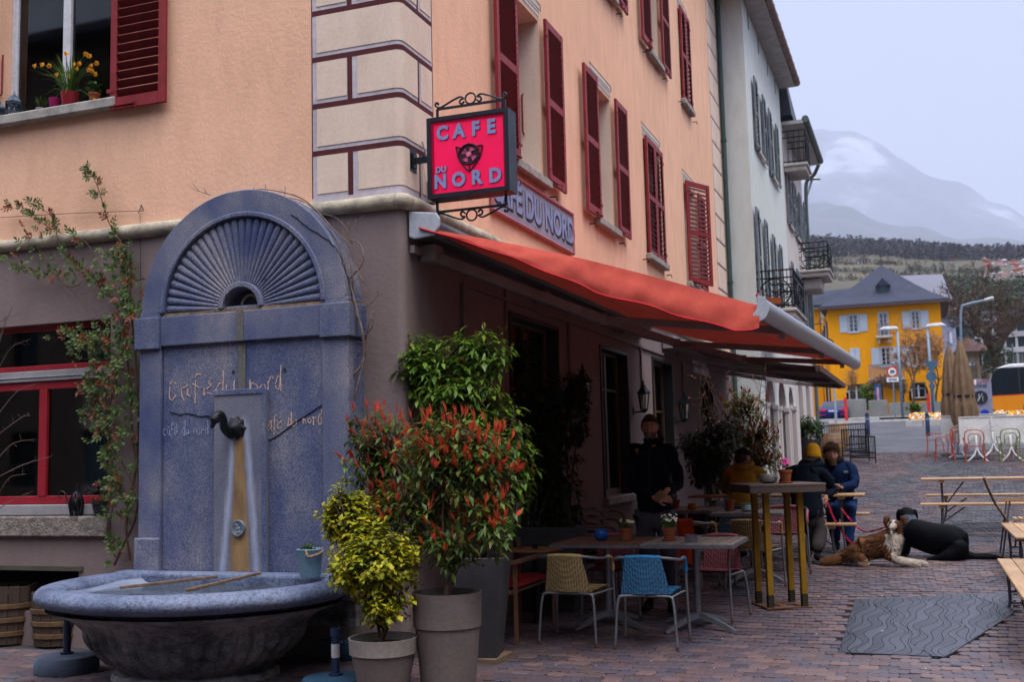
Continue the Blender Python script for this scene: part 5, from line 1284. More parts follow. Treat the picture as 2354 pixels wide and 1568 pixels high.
# the loose near edge that hangs and catches the light
def edge(u,v):
 q0=awn(0,u)+V(0,0,.13*sin(pi*min(1,u*1.02))+.012);drop=.02+.22*min(1,(u/.55))**1.3
 if u>.93:drop*=1-.3*(u-.93)/.07
 fold=.007*sin(u*60+v*5)*v+.014*noise.noise(V(u*9,v*2,0))
 a=v*1.5
 return q0+V(.01*sin(u*30)*v,-.015-.10*sin(a)*.9+fold,-drop*v-.006*sin(u*34)*v)
m=M();m.grid(edge,120,14);m.grid(lambda u,v:awn(.0,u).lerp(edge(u,0),v),120,2);m.build('side_flap',red_f,aw,smooth=True)
m=M();m.tube([edge(u/60,1)for u in range(61)],.008,5);m.build('flap_hem',mat('bright_red_hem',(.5,.02,.03),.8),aw)
# front bar profile
d=(F9-F0).normalized();s_=V(1,0,0);u_=V(0,0,1)
def bar_prof(scale=1.0):
 P=[]
 for x_,z_ in[(-.01,.075),(.025,.06),(.055,.02),(.058,-.03),(.035,-.075),(.0,-.095),(-.035,-.085),(-.045,-.05),(-.02,-.02),(-.01,.03)]:P.append((x_*scale,z_*scale))
 return P
pr=bar_prof();n=len(pr);m=M()
for q_ in(F0-d*.05,F9):m.v+=[tuple(q_+s_*x_+u_*z_)for x_,z_ in pr]
m.f+=[[i,(i+1)%n,n+(i+1)%n,n+i]for i in range(n)]+[list(range(n))[::-1],list(range(n,2*n))];m.mi=[0]*len(m.f)
fb=m.build('front_bar',silver,aw,smooth=35)
pr2=bar_prof(1.12);m=M();m.prism([F0-d*.05+s_*x_+u_*z_ for x_,z_ in pr2],-d*.025);m.build('bar_end_cap',casm,fb)
m=M();m.ball(F0-d*.06+V(-.01,0,.08),.016,8,6);m.build('end_button',mat('crimson_edge',(0,0,0)),fb)
# cassette at the wall
m=M();pc=[(0,.13),(.24,.10),(.275,.05),(.27,-.02),(.22,-.085),(.05,-.10),(0,-.08)]
m.prism([(XR+.02+x_,7.86,3.41+z_)for x_,z_ in pc],(0,.03,0));m.build('cassette_end',casm,aw,bevel=.01,seg=2)
m=M();m.prism([(XR+.02+x_*.7,7.89,3.41+z_*.8)for x_,z_ in pc],(0,7.75,0));m.build('cassette',mat('dark_cassette',(.10,.10,.11),.5),aw)
m=M();m.tube([(XR+.12,7.9,3.4),(XR+.12,15.6,3.4)],.05,12);m.build('roller',red_f,aw,smooth=True)
m=M();m.bar((XR+.03,7.9,3.24),(XR+.03,15.6,3.24),.04,.06);m.build('square_rail',arm_m,aw)
def arm(ys,fr,k):
 a0=V(XR+.14,ys,3.20);tip=F0.lerp(F9,fr)+V(-.04,0,-.07);
 L1=1.62;D_=(tip-a0);mid=(a0+tip)/2;h_=sqrt(max(.02,L1*L1-(D_.length/2)**2));nrm=V(-D_.y,D_.x,0).normalized()
 el=mid-nrm*h_*k;el.z=mid.z-.12
 m=M();m.bar(a0,el,.05,.085);m.build('arm_upper',arm_m,aw,bevel=.008)
 m=M();m.bar(el,tip,.04,.065);m.build('arm_lower',arm_m,aw,bevel=.008)
 m=M();m.lathe([(.001,.055),(.045,.05),(.045,-.05),(.001,-.055)],14,el);m.build('arm_joint',arm_m,aw,smooth=35)
 m=M();m.box((XR+.02,ys-.09,3.16),(XR+.16,ys+.09,3.30));m.build('arm_mount',arm_m,aw,bevel=.01)
 m=M();m.bar(tip+V(0,0,.06),tip+V(.0,0,-.07),.05,.02);m.build('bar_clamp',silver,aw)
arm(8.15,.16,-1);arm(11.0,.52,-1);arm(14.3,.80,-1)
# second awning further along, seen as dark brown bars under the first one
a2=thing('awning','dark brown awning beyond the red one, seen edge-on above the far terrace','awning',(XR,20,3.2))
brf=mat('brown_awning',(.09,.05,.045),.8,scale=4);m=M()
m.grid(lambda u,v:V(XR+.15+v*2.2,17.2+u*6,3.3-v*.5-.06*sin(pi*v)),20,10);m.build('canopy',brf,a2,smooth=True)
m=M();m.bar((-1.42,17.2,2.77),(-1.42,23.2,2.8),.07,.09);m.build('front_bar',brf,a2)
for ys in(17.8,20.5,22.8):m=M();m.bar((XR+.1,ys,3.15),(-2.4,ys+.8,2.92),.05,.08);m.bar((-2.4,ys+.8,2.92),(-1.45,ys-.1,2.76),.04,.07);m.build('folding_arm',arm_m,a2)
m=M();m.box((XR+.02,17.1,3.2),(XR+.2,23.3,3.4));m.build('cassette',arm_m,a2)
# ==== wall lanterns
lant_m=mat('lantern_dark_green',(.018,.032,.035),.45,metal=.4,scale=10);lg=glassm('lantern_glass',(.85,.85,.8),1.45,.25)
def lantern(y,z,s,label):
 p=V(XR+.16,y,z);t=thing('wall_lantern',label,'lantern',p,group='lanterns on the cafe wall');m=M()
 for k in range(6):
  a0,a1=2*pi*k/6,2*pi*(k+1)/6
  T0,B0=p+V(.10*s*cos(a0),.10*s*sin(a0),.13*s),p+V(.065*s*cos(a0),.065*s*sin(a0),-.15*s);T1,B1=p+V(.10*s*cos(a1),.10*s*sin(a1),.13*s),p+V(.065*s*cos(a1),.065*s*sin(a1),-.15*s)
  m.bar(T0,B0,.011);m.bar(T0,T1,.014);m.bar(B0,B1,.014)
 m.lathe([(.02,-.21*s),(.05*s,-.18*s),(.07*s,-.155*s)],6,p);m.build('cage',lant_m,t)
 m=M();m.lathe([(.13*s,.13*s),(.12*s,.155*s),(.06*s,.23*s),(.045*s,.25*s),(.05*s,.27*s),(.015*s,.31*s),(.02*s,.34*s),(.003,.37*s)],6,p,cap0=True);m.build('roof',lant_m,t)
 m=M();m.lathe([(.095*s,.125*s),(.062*s,-.145*s)],6,p);m.build('glass',lg,t)
 m=M();m.tube([(XR,y,z-.19*s),p+V(0,0,-.19*s)],.012,6);m.box((XR,y-.025,z-.24*s),(XR+.02,y+.025,z-.1*s));m.build('bracket',lant_m,t)
lz=at(1480,922,x=XR+.16);lantern(lz.y,lz.z,.80,'dark lantern on the wall above the standing man')
lz=at(1573,945,x=XR+.16);lantern(lz.y,lz.z,.9,'green lantern on the wall between the door and the pink blossom twigs')
lz=at(1341,905,x=XR+.16);lantern(lz.y,lz.z,.95,'dark lantern half hidden behind the doorway evergreen')
lz=at(1068,870,x=XR+.16);lantern(lz.y,lz.z,.95,'lantern hidden behind the tall laurel near the corner')
# white shop panel above the last window
o=M();p0,p1=at(1592,806,x=XR+.02),at(1626,842,x=XR+.02);o.box((XR,p0.y,2.98),(XR+.03,p0.y+1.5,3.35));t=o.build('shop_panel',mat('white_panel',(0,0,0)))
tag(t,'white panel with faint lettering above the far window of the cafe wall','sign');oo=obj(text_mesh('STAZIONE',.26,'lettering',mat('faint_grey',(.25,.25,.32),.7)),'lettering',t);oo.matrix_basis=Matrix.Translation((XR+.033,p0.y+.75,3.16))@RX
# ==== woven chairs
def weave(name,col):
 if name in MC:return MC[name]
 q=NT(name)
 w1=q.n('TexWave',bands_direction='Z',wave_profile='SIN');w1.inputs['Scale'].default_value=30;w1.inputs['Distortion'].default_value=.6;q.l(q.co(),w1.inputs['Vector'])
 w2=q.n('TexWave',bands_direction='X',wave_profile='SIN');w2.inputs['Scale'].default_value=14;w2.inputs['Distortion'].default_value=.3;q.l(q.co(),w2.inputs['Vector'])
 w3=q.n('TexWave',bands_direction='Y',wave_profile='SIN');w3.inputs['Scale'].default_value=30;w3.inputs['Distortion'].default_value=.6;q.l(q.co(),w3.inputs['Vector'])
 h=q.math('ADD',q.math('ADD',w1.outputs[0],w3.outputs[0]),q.math('MULTIPLY',w2.outputs[0],1.2))
 c=q.ramp(q.math('MULTIPLY',h,.33),[(.15,mul(col,.38)),(.5,mul(col,.95)),(.9,mul(col,1.3))])
 c=q.mix(1.0,c,q.ramp(q.noise(7,4),[(.3,(.75,)*3),(.7,(1.12,)*3)]),'MULTIPLY')
 q.l(c,q.b.inputs['Base Color']);q.b.inputs['Roughness'].default_value=.5;q.bump(h,.8,.006)
 MC[name]=q.m;return q.m
def wrapm(name,col):
 if name in MC:return MC[name]
 q=NT(name);w1=q.n('TexWave',bands_direction='X',wave_profile='SIN');w1.inputs['Scale'].default_value=40;q.l(q.co(),w1.inputs['Vector'])
 c=q.ramp(w1.outputs[0],[(.1,mul(col,.6)),(.6,mul(col,1.1))]);q.l(c,q.b.inputs['Base Color']);q.b.inputs['Roughness'].default_value=.45;q.bump(w1.outputs[0],.5,.003);MC[name]=q.m;return q.m
CH={'beige':(.40,.27,.11),'blue':(.012,.16,.36),'pink':(.34,.09,.12),'teal':(.02,.09,.14),'olive':(.07,.07,.04),'brown':(.14,.09,.06)}
WV={k:weave('woven_'+k,v)for k,v in CH.items()};WR={k:wrapm('wrap_'+k,mul(v,1.25))for k,v in CH.items()}
tube_m=mat('brushed_steel_tube',(.20,.205,.23),.42,metal=.55,scale=9,var=.2,bump=.1)
rustfoot=mat('rusty_foot',(.11,.05,.03),.8)
chair0=thing('woven_chair','beige woven chair with steel tube frame, back to the viewer, left of the blue one','chair',group='woven terrace chairs')
def back_fn(u,v):
 w=.20-.055*v;z=.43+.29*v;y=-.19-.075*v+.035*cos((u-.5)*pi)*-1*(1-.3*v)
 return V((u*2-1)*w,y,z)
m=M();m.grid(back_fn,14,14);m.grid(lambda u,v:back_fn(1-u,v)+V(0,-.012,0),14,14);m.build('backrest',WV['beige'],chair0,smooth=True)
def seat_fn(u,v):return V((u*2-1)*(.20+.02*v),-.21+.42*v,.435-.03*cos((u-.5)*pi)*sin(pi*min(1,v+.1))+.012*v)
m=M();m.grid(seat_fn,14,14);m.grid(lambda u,v:seat_fn(1-u,v)+V(0,0,-.014),14,14);m.build('seat',WV['beige'],chair0,smooth=True)
def both(f):
 for s_ in(-1,1):f(s_)
def frontleg(s_):
 m=M();m.tube(spline([(.27*s_,.215,0),(.262*s_,.21,.3),(.258*s_,.20,.58),(.262*s_,.17,.66),(.265*s_,.10,.685),(.262*s_,-.05,.69)],5),.0115,8);m.build('front_leg',tube_m,chair0,smooth=True)
 m=M();m.tube(spline([(.259*s_,.205,.56),(.259*s_,.195,.62),(.262*s_,.165,.665),(.265*s_,.10,.688),(.265*s_,.04,.69)],4),.0165,8);m.build('arm_wrap',WR['beige'],chair0,smooth=True)
 m=M();m.tube([(.27*s_,.215,0),(.269*s_,.215,.03)],.0135,8);m.build('foot_cap',rustfoot,chair0);m=M();m.tube([(.25*s_,-.255,0),(.248*s_,-.254,.03)],.0135,8);m.build('foot_cap',rustfoot,chair0)
 m=M();m.tube(spline([(.25*s_,-.255,0),(.235*s_,-.235,.25),(.222*s_,-.22,.375),(.20*s_,-.215,.41),(.13*s_,-.213,.416),(0,-.213,.416)],5),.0115,8);m.build('rear_leg',tube_m,chair0,smooth=True)
 m=M();m.tube([(.215*s_,-.21,.41),(.225*s_,.2,.405),(.26*s_,.205,.41)],.009,6);m.build('seat_rail',tube_m,chair0,smooth=True)
both(frontleg)
m=M();m.tube(spline([(-.262,-.05,.69),(-.255,-.17,.70),(-.20,-.245,.715),(-.1,-.272,.725),(0,-.278,.728),(.1,-.272,.725),(.20,-.245,.715),(.255,-.17,.70),(.262,-.05,.69)],5),.0115,8);m.build('top_rail',tube_m,chair0,smooth=True)
m=M();m.tube(spline([(-.145,-.262,.721),(-.07,-.275,.726),(0,-.278,.728),(.07,-.275,.726),(.145,-.262,.721)],5),.0175,10);m.build('back_wrap',WR['beige'],chair0,smooth=True)
chair0.location=(-2.79,8.935,0)
def chair(c,x,y,rz,label,dz=0):
 o=copy_thing(chair0,(x,y,gz(y)+dz),rz,label,swap=None if c=='beige' else{WV['beige']:WV[c],WR['beige']:WR[c]});return o
chair0.rotation_euler=(0,0,radians(-3))
chair('blue',-2.14,8.87,radians(2),'bright blue woven chair with steel frame, back to the viewer, nearest the camera')
chair('pink',-2.80,10.12,pi+radians(8),'pink woven chair on the far side of the brown slatted table, facing the viewer')
chair('pink',-1.86,10.1,pi-radians(14),'pink woven chair on the far side of the grey slatted table, behind the ashtray')
chair('beige',-1.72,11.75,radians(-6),'beige woven chair seen through the mustard posts of the high table')
chair('beige',-2.42,11.75,radians(-10),'beige woven chair with an orange blanket hung over its back')
chair('teal',-2.15,13.05,pi,'dark teal woven chair at the second row of tables, behind the orange blanket')
chair('pink',-1.55,13.1,pi+radians(5),'pink woven chair at the far side of the second row, behind the mustard posts')
for i,(c,lab)in enumerate([('olive','lowest of the stacked dark chairs behind the brown table'),('brown','second chair from the bottom in the dark stack by the wall'),('olive','third chair from the bottom in the dark stack by the wall'),('brown','topmost chair of the dark stack by the wall')]):
 chair(c,-3.22+.02*i,10.75+.03*i,radians(-62+4*i),lab,.075*i)
 # ==== slatted aluminium tables
alu=mat('cast_aluminium',(.20,.205,.24),.38,metal=.6,scale=9,var=.15,bump=.1)
def slat_table(x,y,sx,sy,wm,label,rz=0):
 z=gz(y);t=thing('slatted_table',label,'table',(x,y,z),rz,'square slatted bistro tables');P=V(x,y,z);n=12;w=sx/n
 R=Matrix.Rotation(rz,3,'Z')
 for i in range(n):
  m=M();x0=-sx/2+i*w;m.box((x0+.004,-sy/2+.004,.727),(x0+w-.004,sy/2-.004,.747+rad(-.0015,.0015)));m.xf(R,P);m.build('slat',wm,t,bevel=.002)
 for(a,b)in(((-sx/2,-sy/2-.006,.712),(sx/2,-sy/2+.003,.738)),((-sx/2,sy/2-.003,.712),(sx/2,sy/2+.006,.738)),((-sx/2-.006,-sy/2-.006,.712),(-sx/2,sy/2+.006,.738)),((sx/2,-sy/2-.006,.712),(sx/2+.006,sy/2+.006,.738))):
  m=M();m.box(a,b);m.xf(R,P);m.build('edge_rail',alu,t)
 m=M();m.lathe([(.03,.06),(.03,.71)],20);m.lathe([(.03,.70),(.14,.705),(.14,.725)],20);m.xf(R,P);m.build('column',alu,t,smooth=35)
 for k in range(4):
  a=pi/4+pi/2*k+.25;d=V(cos(a),sin(a),0);s_=V(-sin(a),cos(a),0);m=M();st=[(.02,.13,.035,.05),(.10,.115,.03,.045),(.22,.085,.026,.04),(.34,.045,.024,.035),(.40,.018,.022,.025),(.42,.012,.015,.015)];vs=[]
  for r,zz,hw,th in st:vs+=[d*r+s_*hw*.6+V(0,0,zz+.0),d*r-s_*hw*.6+V(0,0,zz),d*r-s_*hw+V(0,0,zz-th),d*r+s_*hw+V(0,0,zz-th)]
  m.add(vs,[(4*i+j,4*i+(j+1)%4,4*i+4+(j+1)%4,4*i+4+j)for i in range(len(st)-1)for j in range(4)]+[(3,2,1,0),tuple(4*(len(st)-1)+j for j in range(4))]);m.xf(R,P)
  m.build('foot',alu,t,smooth=40)
 return t
w_brown=wood('brown_teak',(.15,.07,.04),'y',.5,.45);w_grey=wood('weathered_grey_wood',(.20,.165,.15),'y',.5,.6)
slat_table(-2.725,9.68,.79,.86,w_brown,'square table with reddish brown wet slats, left of the grey slatted one')
slat_table(-1.92,9.68,.79,.86,w_grey,'square table with weathered grey slats, steel ashtray on it')
slat_table(-1.83,12.42,.78,.82,w_grey,'weathered grey slatted table in the second row, behind the high table posts')
slat_table(-2.63,12.75,.76,.80,w_brown,'dark slatted table with the ochre bowl, second row left')
# things on the tables
TZ=.749
def on_t(X,y,row2=0):
 p=at(X,1200,y=y);p.z=gz(9.68 if not row2 else 12.42)+TZ;return p
def flowers(t,p,r,h,leafmt,fcol,n,fs,hh):
 m=M()
 for i in range(n*3):a=rad(0,6.3);rr=rad(0,r);LEAF(m,p+V(rr*cos(a),rr*sin(a),rad(h,h+hh*.7)),rdir(.5),V(0,0,1),.03,.016)
 m.build('foliage',leafmt,t);f=M();s=M()
 for i in range(n):
  a=rad(0,6.3);rr=r*1.2*sqrt(rnd.random());q_=p+V(rr*cos(a),rr*sin(a),h+hh*rad(.6,1.15));s.tube([p+V(rr*.4*cos(a),rr*.4*sin(a),h),q_],.0012,3)
  d=V(cos(a)*.5,sin(a)*.5-.5,.7).normalized();s1=d.orthogonal().normalized();s2_=d.cross(s1)
  for j in range(5):b=2*pi*j/5;LEAF(f,q_,s1*cos(b)+s2_*sin(b),d,fs,fs*.9)
 f.build('flowers',fcol,t,kind='stuff');s.build('stems',leafmt,t,kind='stuff')
blueg=mat('blue_glaze',(.01,.09,.38),.25,scale=5,var=.1,bump=.03);ochg=mat('ochre_glaze',(.42,.19,.03),.3,scale=5);whg=mat('white_petal',(.75,.75,.68),.6,bump=0);pinkp=mat('pink_petal',(.7,.04,.30),.5,bump=0)
def bowl(p,r,h,mt,name,label,cat='bowl',stripes=None):
 t=thing(name,label,cat,p);m=M();m.lathe([(r*.6,0),(r*.92,h*.25),(r,h*.5),(r*.9,h*.8),(r*.8,h*.88),(r*.92,h),(r*.86,h*1.0),(r*.74,h*.86),(r*.7,h*.5)],28,p,cap0=True);m.build('bowl_body',mt,t,smooth=True)
 if stripes:
  for zf in(.3,.5,.7):m=M();m.lathe([(r*1.005,h*zf-.004),(r*1.01,h*zf),(r*1.0,h*zf+.004)],28,p);m.build('stripe',stripes,t,smooth=True)
 return t
bowl(on_t(1381,9.62),.066,.10,blueg,'blue_bowl','glossy blue round ceramic pot on the brown slatted table')
def terrapot(p,r,h,label,kind,group='terracotta flower pots on the tables'):
 t=thing('terracotta_pot',label,'flower pot',p,group=group);m=M();m.lathe([(r*1.02,0),(r*1.1,.012),(r*.9,.014)],20,p,cap0=True);m.build('saucer',terr,t,smooth=30);pp=p+V(0,0,.012);pot(t,pp,r,h,terr)
 if kind=='white':flowers(t,pp,r,h,leafm('pansy_leaf',[(.03,.08,.02),(.06,.14,.03),(.10,.2,.04)]),mat('cream_petal',(.75,.72,.40),.6,bump=0),16,.017,.07)
 elif kind=='daisy':flowers(t,pp,r*1.2,h,leafm('daisy_leaf',[(.04,.12,.01),(.08,.2,.02),(.10,.24,.03)]),whg,34,.012,.10)
 elif kind=='cyclamen':flowers(t,pp,r*.6,h,leafm('cyclamen_leaf',[(.01,.03,.01),(.02,.05,.02),(.03,.07,.02)]),pinkp,10,.022,.09)
 else:flowers(t,pp,r,h,leafm('dim_leaf',[(.02,.05,.01),(.03,.08,.02),(.06,.08,.02)]),mat('dull_yellow_petal',(.3,.22,.04),.6,bump=0),7,.012,.06)
terrapot(on_t(1439,9.62),.056,.10,'terracotta pot of cream pansies between the blue bowl and the daisies','white')
terrapot(on_t(1537,9.60),.062,.105,'terracotta pot of tiny white daisies on the grey slatted table','daisy')
p=on_t(1588,9.5);t=thing('ashtray','round steel ashtray on the grey slatted table','ashtray',p);m=M();m.lathe([(.055,0),(.057,.055),(.06,.06),(.052,.06),(.05,.02)],24,p,cap0=True);m.build('cup',alu,t,smooth=35);m=M();m.lathe([(.001,.045),(.051,.05)],20,p);m.build('lid',mat('dark_ash',(.04,.04,.045),.7),t)
p=on_t(1593,12.6,1);bowl(p,.058,.08,ochg,'ochre_bowl','ochre yellow round bowl on the dark slatted table')
terrapot(on_t(1555,12.9,1),.055,.10,'dim terracotta pot beside the standing man, left of the ochre bowl','dim')
terrapot(on_t(1680,12.5,1),.058,.11,'terracotta pot with small yellow blooms in front of the mustard coat','dim')
p=on_t(1718,12.3,1);bowl(p,.062,.09,mat('aqua_glaze',(.10,.30,.36),.3),'striped_bowl','aqua bowl with white stripes behind the mustard posts',stripes=whg)
# orange blanket on the beige chair of the second row
og=mat('orange_blanket',(.62,.06,.012),.95,scale=6,var=.2,bump=.8,bscale=140)
bz=gz(11.75);Rb=Matrix.Rotation(radians(-10),3,'Z');m=M()
def blank(u,v,e=0):
 w=.19;a=v*2-1;l=abs(a)
 z=.752-(.0 if l<.08 else(l-.08)*(.50 if a<0 else.30));y=-.275+(-.03 if a<-.08 else(.028 if a>.08 else a*.36))-(l*.03 if a<0 else-.03*l)
 p=V((u*2-1)*w+.05*l*(1 if a<0 else-1)+.012*sin(v*9),y+.010*sin(u*15+v*3)*l*(1 if a<0 else 1)+e,z+.006*sin(u*7))
 return Rb@p+V(-2.42,11.75,bz)
m.grid(blank,26,26);m.grid(lambda u,v:blank(1-u,v,.006),26,26);bo=m.build('blanket',og,smooth=True);tag(bo,'bright orange blanket draped over the back of a beige chair','blanket')
# ==== high table with mustard posts
must=mat('mustard_paint',(.28,.15,.012),.55,scale=6,var=.2,bump=.15);rustp=mat('rusty_steel',(.13,.065,.04),.8,scale=14,var=.3,bump=.4)
hc=V(-1.345,10.83,gz(10.8));ang=radians(27);R=Matrix.Rotation(ang,3,'Z')
ht=thing('high_table','tall bar table with dark wooden top on four mustard yellow posts','table',hc,ang)
dw=wood('dark_table_top',(.12,.085,.075),'x',.5,.5)
for i in range(5):m=M();m.box((-.37,-.33+i*.132+.002,1.135),(.37,-.33+(i+1)*.132-.002,1.16));m.xf(R,hc);m.build('top_plank',dw,ht,bevel=.003)
m=M();m.box((-.365,-.325,1.08),(.365,-.30,1.134));m.box((-.365,.30,1.08),(.365,.325,1.134));m.box((-.365,-.30,1.08),(-.34,.30,1.134));m.box((.34,-.30,1.08),(.365,.30,1.134));m.xf(R,hc);m.build('apron',dw,ht)
for sx_,sy_ in((-1,-1),(1,-1),(1,1),(-1,1)):
 m=M();x_,y_=.165*sx_,.165*sy_;m.box((x_-.027,y_-.027,.125),(x_+.027,y_+.027,1.135));m.xf(R,hc);m.build('post',must,ht,bevel=.003)
 m=M();m.box((x_-.0272,y_-.0272,.012),(x_+.0272,y_+.0272,.125));m.xf(R,hc);m.build('post_foot',mat('worn_black_paint',(.035,.03,.02),.8),ht)
m=M()
for a,b in(((-.22,-.22,0),(.22,-.13,.012)),((-.22,.13,0),(.22,.22,.012)),((-.22,-.13,0),(-.13,.13,.012)),((.13,-.13,0),(.22,.13,.012)),((-.045,-.13,0),(.045,.13,.012))):m.box(a,b)
m.xf(R,hc);m.build('base_plate',rustp,ht)
p=V(-1.40,10.78,hc.z+1.162);
q_=at(1765,1080,y=10.8);bowl(V(q_.x,10.8,hc.z+1.162),.088,.085,mat('pale_grey_glaze',(.42,.41,.40),.35),'white_bowl','pale ribbed ceramic bowl on the high table',stripes=mat('stripe_grey',(.25,.24,.24),.4))
q_=at(1805,1080,y=10.75);terrapot(V(q_.x,10.75,hc.z+1.162),.065,.115,'terracotta pot of pink cyclamen on the high table','cyclamen',None)
# ==== beer tables and benches
pale=wood('pale_beer_wood',(.45,.27,.13),'x',.75,.45,.7);paley=wood('pale_beer_wood_y',(.45,.27,.13),'y',.75,.45,.7);legg=mat('grey_green_steel',(.10,.11,.13),.5,metal=.4,scale=8)
def beer(kind,x,y,L_,label,rz=0,z=None,first=[None]):
 """folding beer table or bench, long axis along local x"""
 z=gz(y)if z is None else z;W_,H_=(.5,.76)if kind=='table' else(.25,.46)
 t=thing('beer_'+kind,label,kind,(x,y,z),rz,'folding beer garden benches' if kind=='bench' else 'folding beer garden tables');R=Matrix.Rotation(rz,3,'Z');P=V(x,y,z);pm=pale if abs(rz)<.8 else paley
 n=3 if kind=='table' else 2
 for i in range(n):m=M();m.box((-L_/2,-W_/2+W_*i/n+.0008,H_-.028),(L_/2,-W_/2+W_*(i+1)/n-.0008,H_));m.xf(R,P);m.build('plank',pm,t,bevel=.006)
 for s_ in(-1,1):
  xx=s_*(L_/2-.28)
  m=M();m.box((xx-.035,-W_/2+.02,H_-.065),(xx+.035,W_/2-.02,H_-.029));m.xf(R,P);m.build('batten',pm,t,bevel=.003)
  m=M();w=W_/2-.05
  m.tube(spline([(xx+s_*.04,-w-.03,.0),(xx+s_*.03,-w+.02,.08),(xx,-w*.7,H_*.5),(xx,-w*.8,H_-.06)],4),.015,6);m.tube(spline([(xx+s_*.04,w+.03,.0),(xx+s_*.03,w-.02,.08),(xx,w*.7,H_*.5),(xx,w*.8,H_-.06)],4),.015,6)
  m.tube([(xx+s_*.03,-w+.02,.09),(xx+s_*.03,w-.02,.09)],.012,6);m.xf(R,P);m.build('leg_frame',legg,t,smooth=True)
  m=M();m.tube([(xx,0,H_*.42),(xx-s_*.30,0,H_-.06)],.011,6);m.tube([(xx,-w*.7,H_*.42),(xx,w*.7,H_*.42)],.011,6);m.xf(R,P);m.build('brace',legg,t)
 return t
beer('table',-1.82,14.6,2.2,'occupied pale beer table between the yellow hat and the curly haired person')
beer('bench',-1.85,13.92,2.1,'beer bench carrying the yellow hatted person, near side of the occupied table')
beer('bench',-1.80,15.25,2.2,'beer bench under the curly haired person, far side of the occupied table')
beer('table',1.05,17.3,2.2,'empty beer table at right between two empty benches, in front of the red chairs')
beer('bench',1.0,16.6,2.15,'empty bench on the near side of the open beer table')
beer('bench',1.08,18.0,2.15,'empty bench on the far side of the open beer table')
beer('bench',.94,13.25,2.2,'beer bench running toward the viewer below the slatted garden chair',pi/2)
beer('bench',.71,9.85,2.75,'worn beer bench at the lower right edge beside the engraved slab',pi/2)
# folding garden chair with curved slat back
t=thing('slat_chair','folding garden chair with curved back of short wooden slats, steel frame, far right','chair',(.95,14.55,gz(14.5)));P=V(.95,14.55,gz(14.5))
prf_=spline([(-.26,0,.93),(-.22,0,.80),(-.15,0,.62),(-.08,0,.50),(-.03,0,.40),(.04,0,.40)],5)
for i in range(0,len(prf_)-1,2):
 a=prf_[i];d=(prf_[i+1]-a).normalized();nn=V(-d.z,0,d.x);m=M()
 for yy in(0,):m.bar(P+V(a.x,-.22,a.z),P+V(a.x,.22,a.z),.035,.016,up=tuple(nn))
 m.build('back_slat',pale,t)
for i in range(7):m=M();m.box(P+V(.02+i*.06,-.22,.44),P+V(.065+i*.06,.22,.458));m.build('seat_slat',pale,t)
for s_ in(-1,1):
 m=M();m.tube([P+V(*(q_+V(-.012,.2*s_,0)))for q_ in prf_],.01,5);m.build('back_rail',legg,t)
 M().bar(P+V(-.14,.24*s_,0),P+V(-.02,.24*s_,.66),.02).build('leg',legg,t);M().bar(P+V(.42,.24*s_,0),P+V(.36,.24*s_,.66),.02).build('leg',legg,t);m=M();m.box(P+V(-.1,.24*s_-.025,.66),P+V(.4,.24*s_+.025,.68));m.build('armrest',pale,t)
 # basket on the occupied table, napkin box
p=at(1903,1128,y=14.5);p.z=gz(14.6)+.762;t=thing('dark_basket','dark wire basket on the beer table in front of the curly haired person','basket',p);m=M();m.box(p+V(-.11,-.1,0),p+V(.11,.1,.015));
m.box(p+V(-.12,-.11,.012),p+V(.12,-.1,.10));m.box(p+V(-.12,.1,.012),p+V(.12,.11,.10));m.box(p+V(-.12,-.1,.012),p+V(-.11,.1,.10));m.box(p+V(.11,-.1,.012),p+V(.12,.1,.10));m.build('basket_body',mat('dark_wicker',(.04,.02,.018),.8,scale=40),t)
m=M();m.tube([p+V(-.12,-.11,.103),p+V(.12,-.11,.103),p+V(.12,.11,.103),p+V(-.12,.11,.103),p+V(-.12,-.11,.103)],.008,6);m.build('rim',iron_m,t)
# ==== wall bench with red cushion beside the tall planter
t=thing('slatted_bench','dark wooden slat bench with a crimson cushion, half hidden behind the grey planter','bench',(-3.4,9.1,0));bwn=wood('bench_wood',(.16,.08,.04),'y',.5)
for i in range(4):m=M();m.box((-3.56+i*.085,8.5,.415),(-3.49+i*.085,9.75,.44));m.build('seat_slat',bwn,t,bevel=.003)
for yy in(8.62,9.62):
 for xx in(-3.55,-3.22):m=M();m.bar((xx,yy,0),(xx,yy,.80 if xx<-3.5 else.66),.03,.025);m.build('leg',bwn,t)
m=M();m.box((-3.25,8.5,.66),(-3.19,9.75,.685));m.build('arm_board',bwn,t)
m=M();m.grid(lambda u,v:V(-3.55+.33*u,8.7+.9*v,.46+.05*sin(pi*u)**.5*sin(pi*v)**.5+.01*noise.noise(V(u*6,v*9,0))),12,20);m.build('cushion',mat('crimson_cushion',(.22,.008,.012),.9,scale=5),t,smooth=True)
t=thing('round_stool_table','small round wooden tabletop seen edge-on behind the bench','table',(-3.35,9.75,0));q_=at(1225,1262,y=9.7)
m=M();m.lathe([(.001,.74),(.26,.74),(.265,.75),(.26,.76),(.001,.76)],28,(q_.x+.02,9.7,q_.z-.76));m.build('top',wood('honey_wood',(.25,.12,.05),'x',.6),t,smooth=35);m=M();m.lathe([(.2,0),(.03,.03),(.025,.73)],16,(q_.x+.02,9.7,0));m.build('stand',iron_m,t)
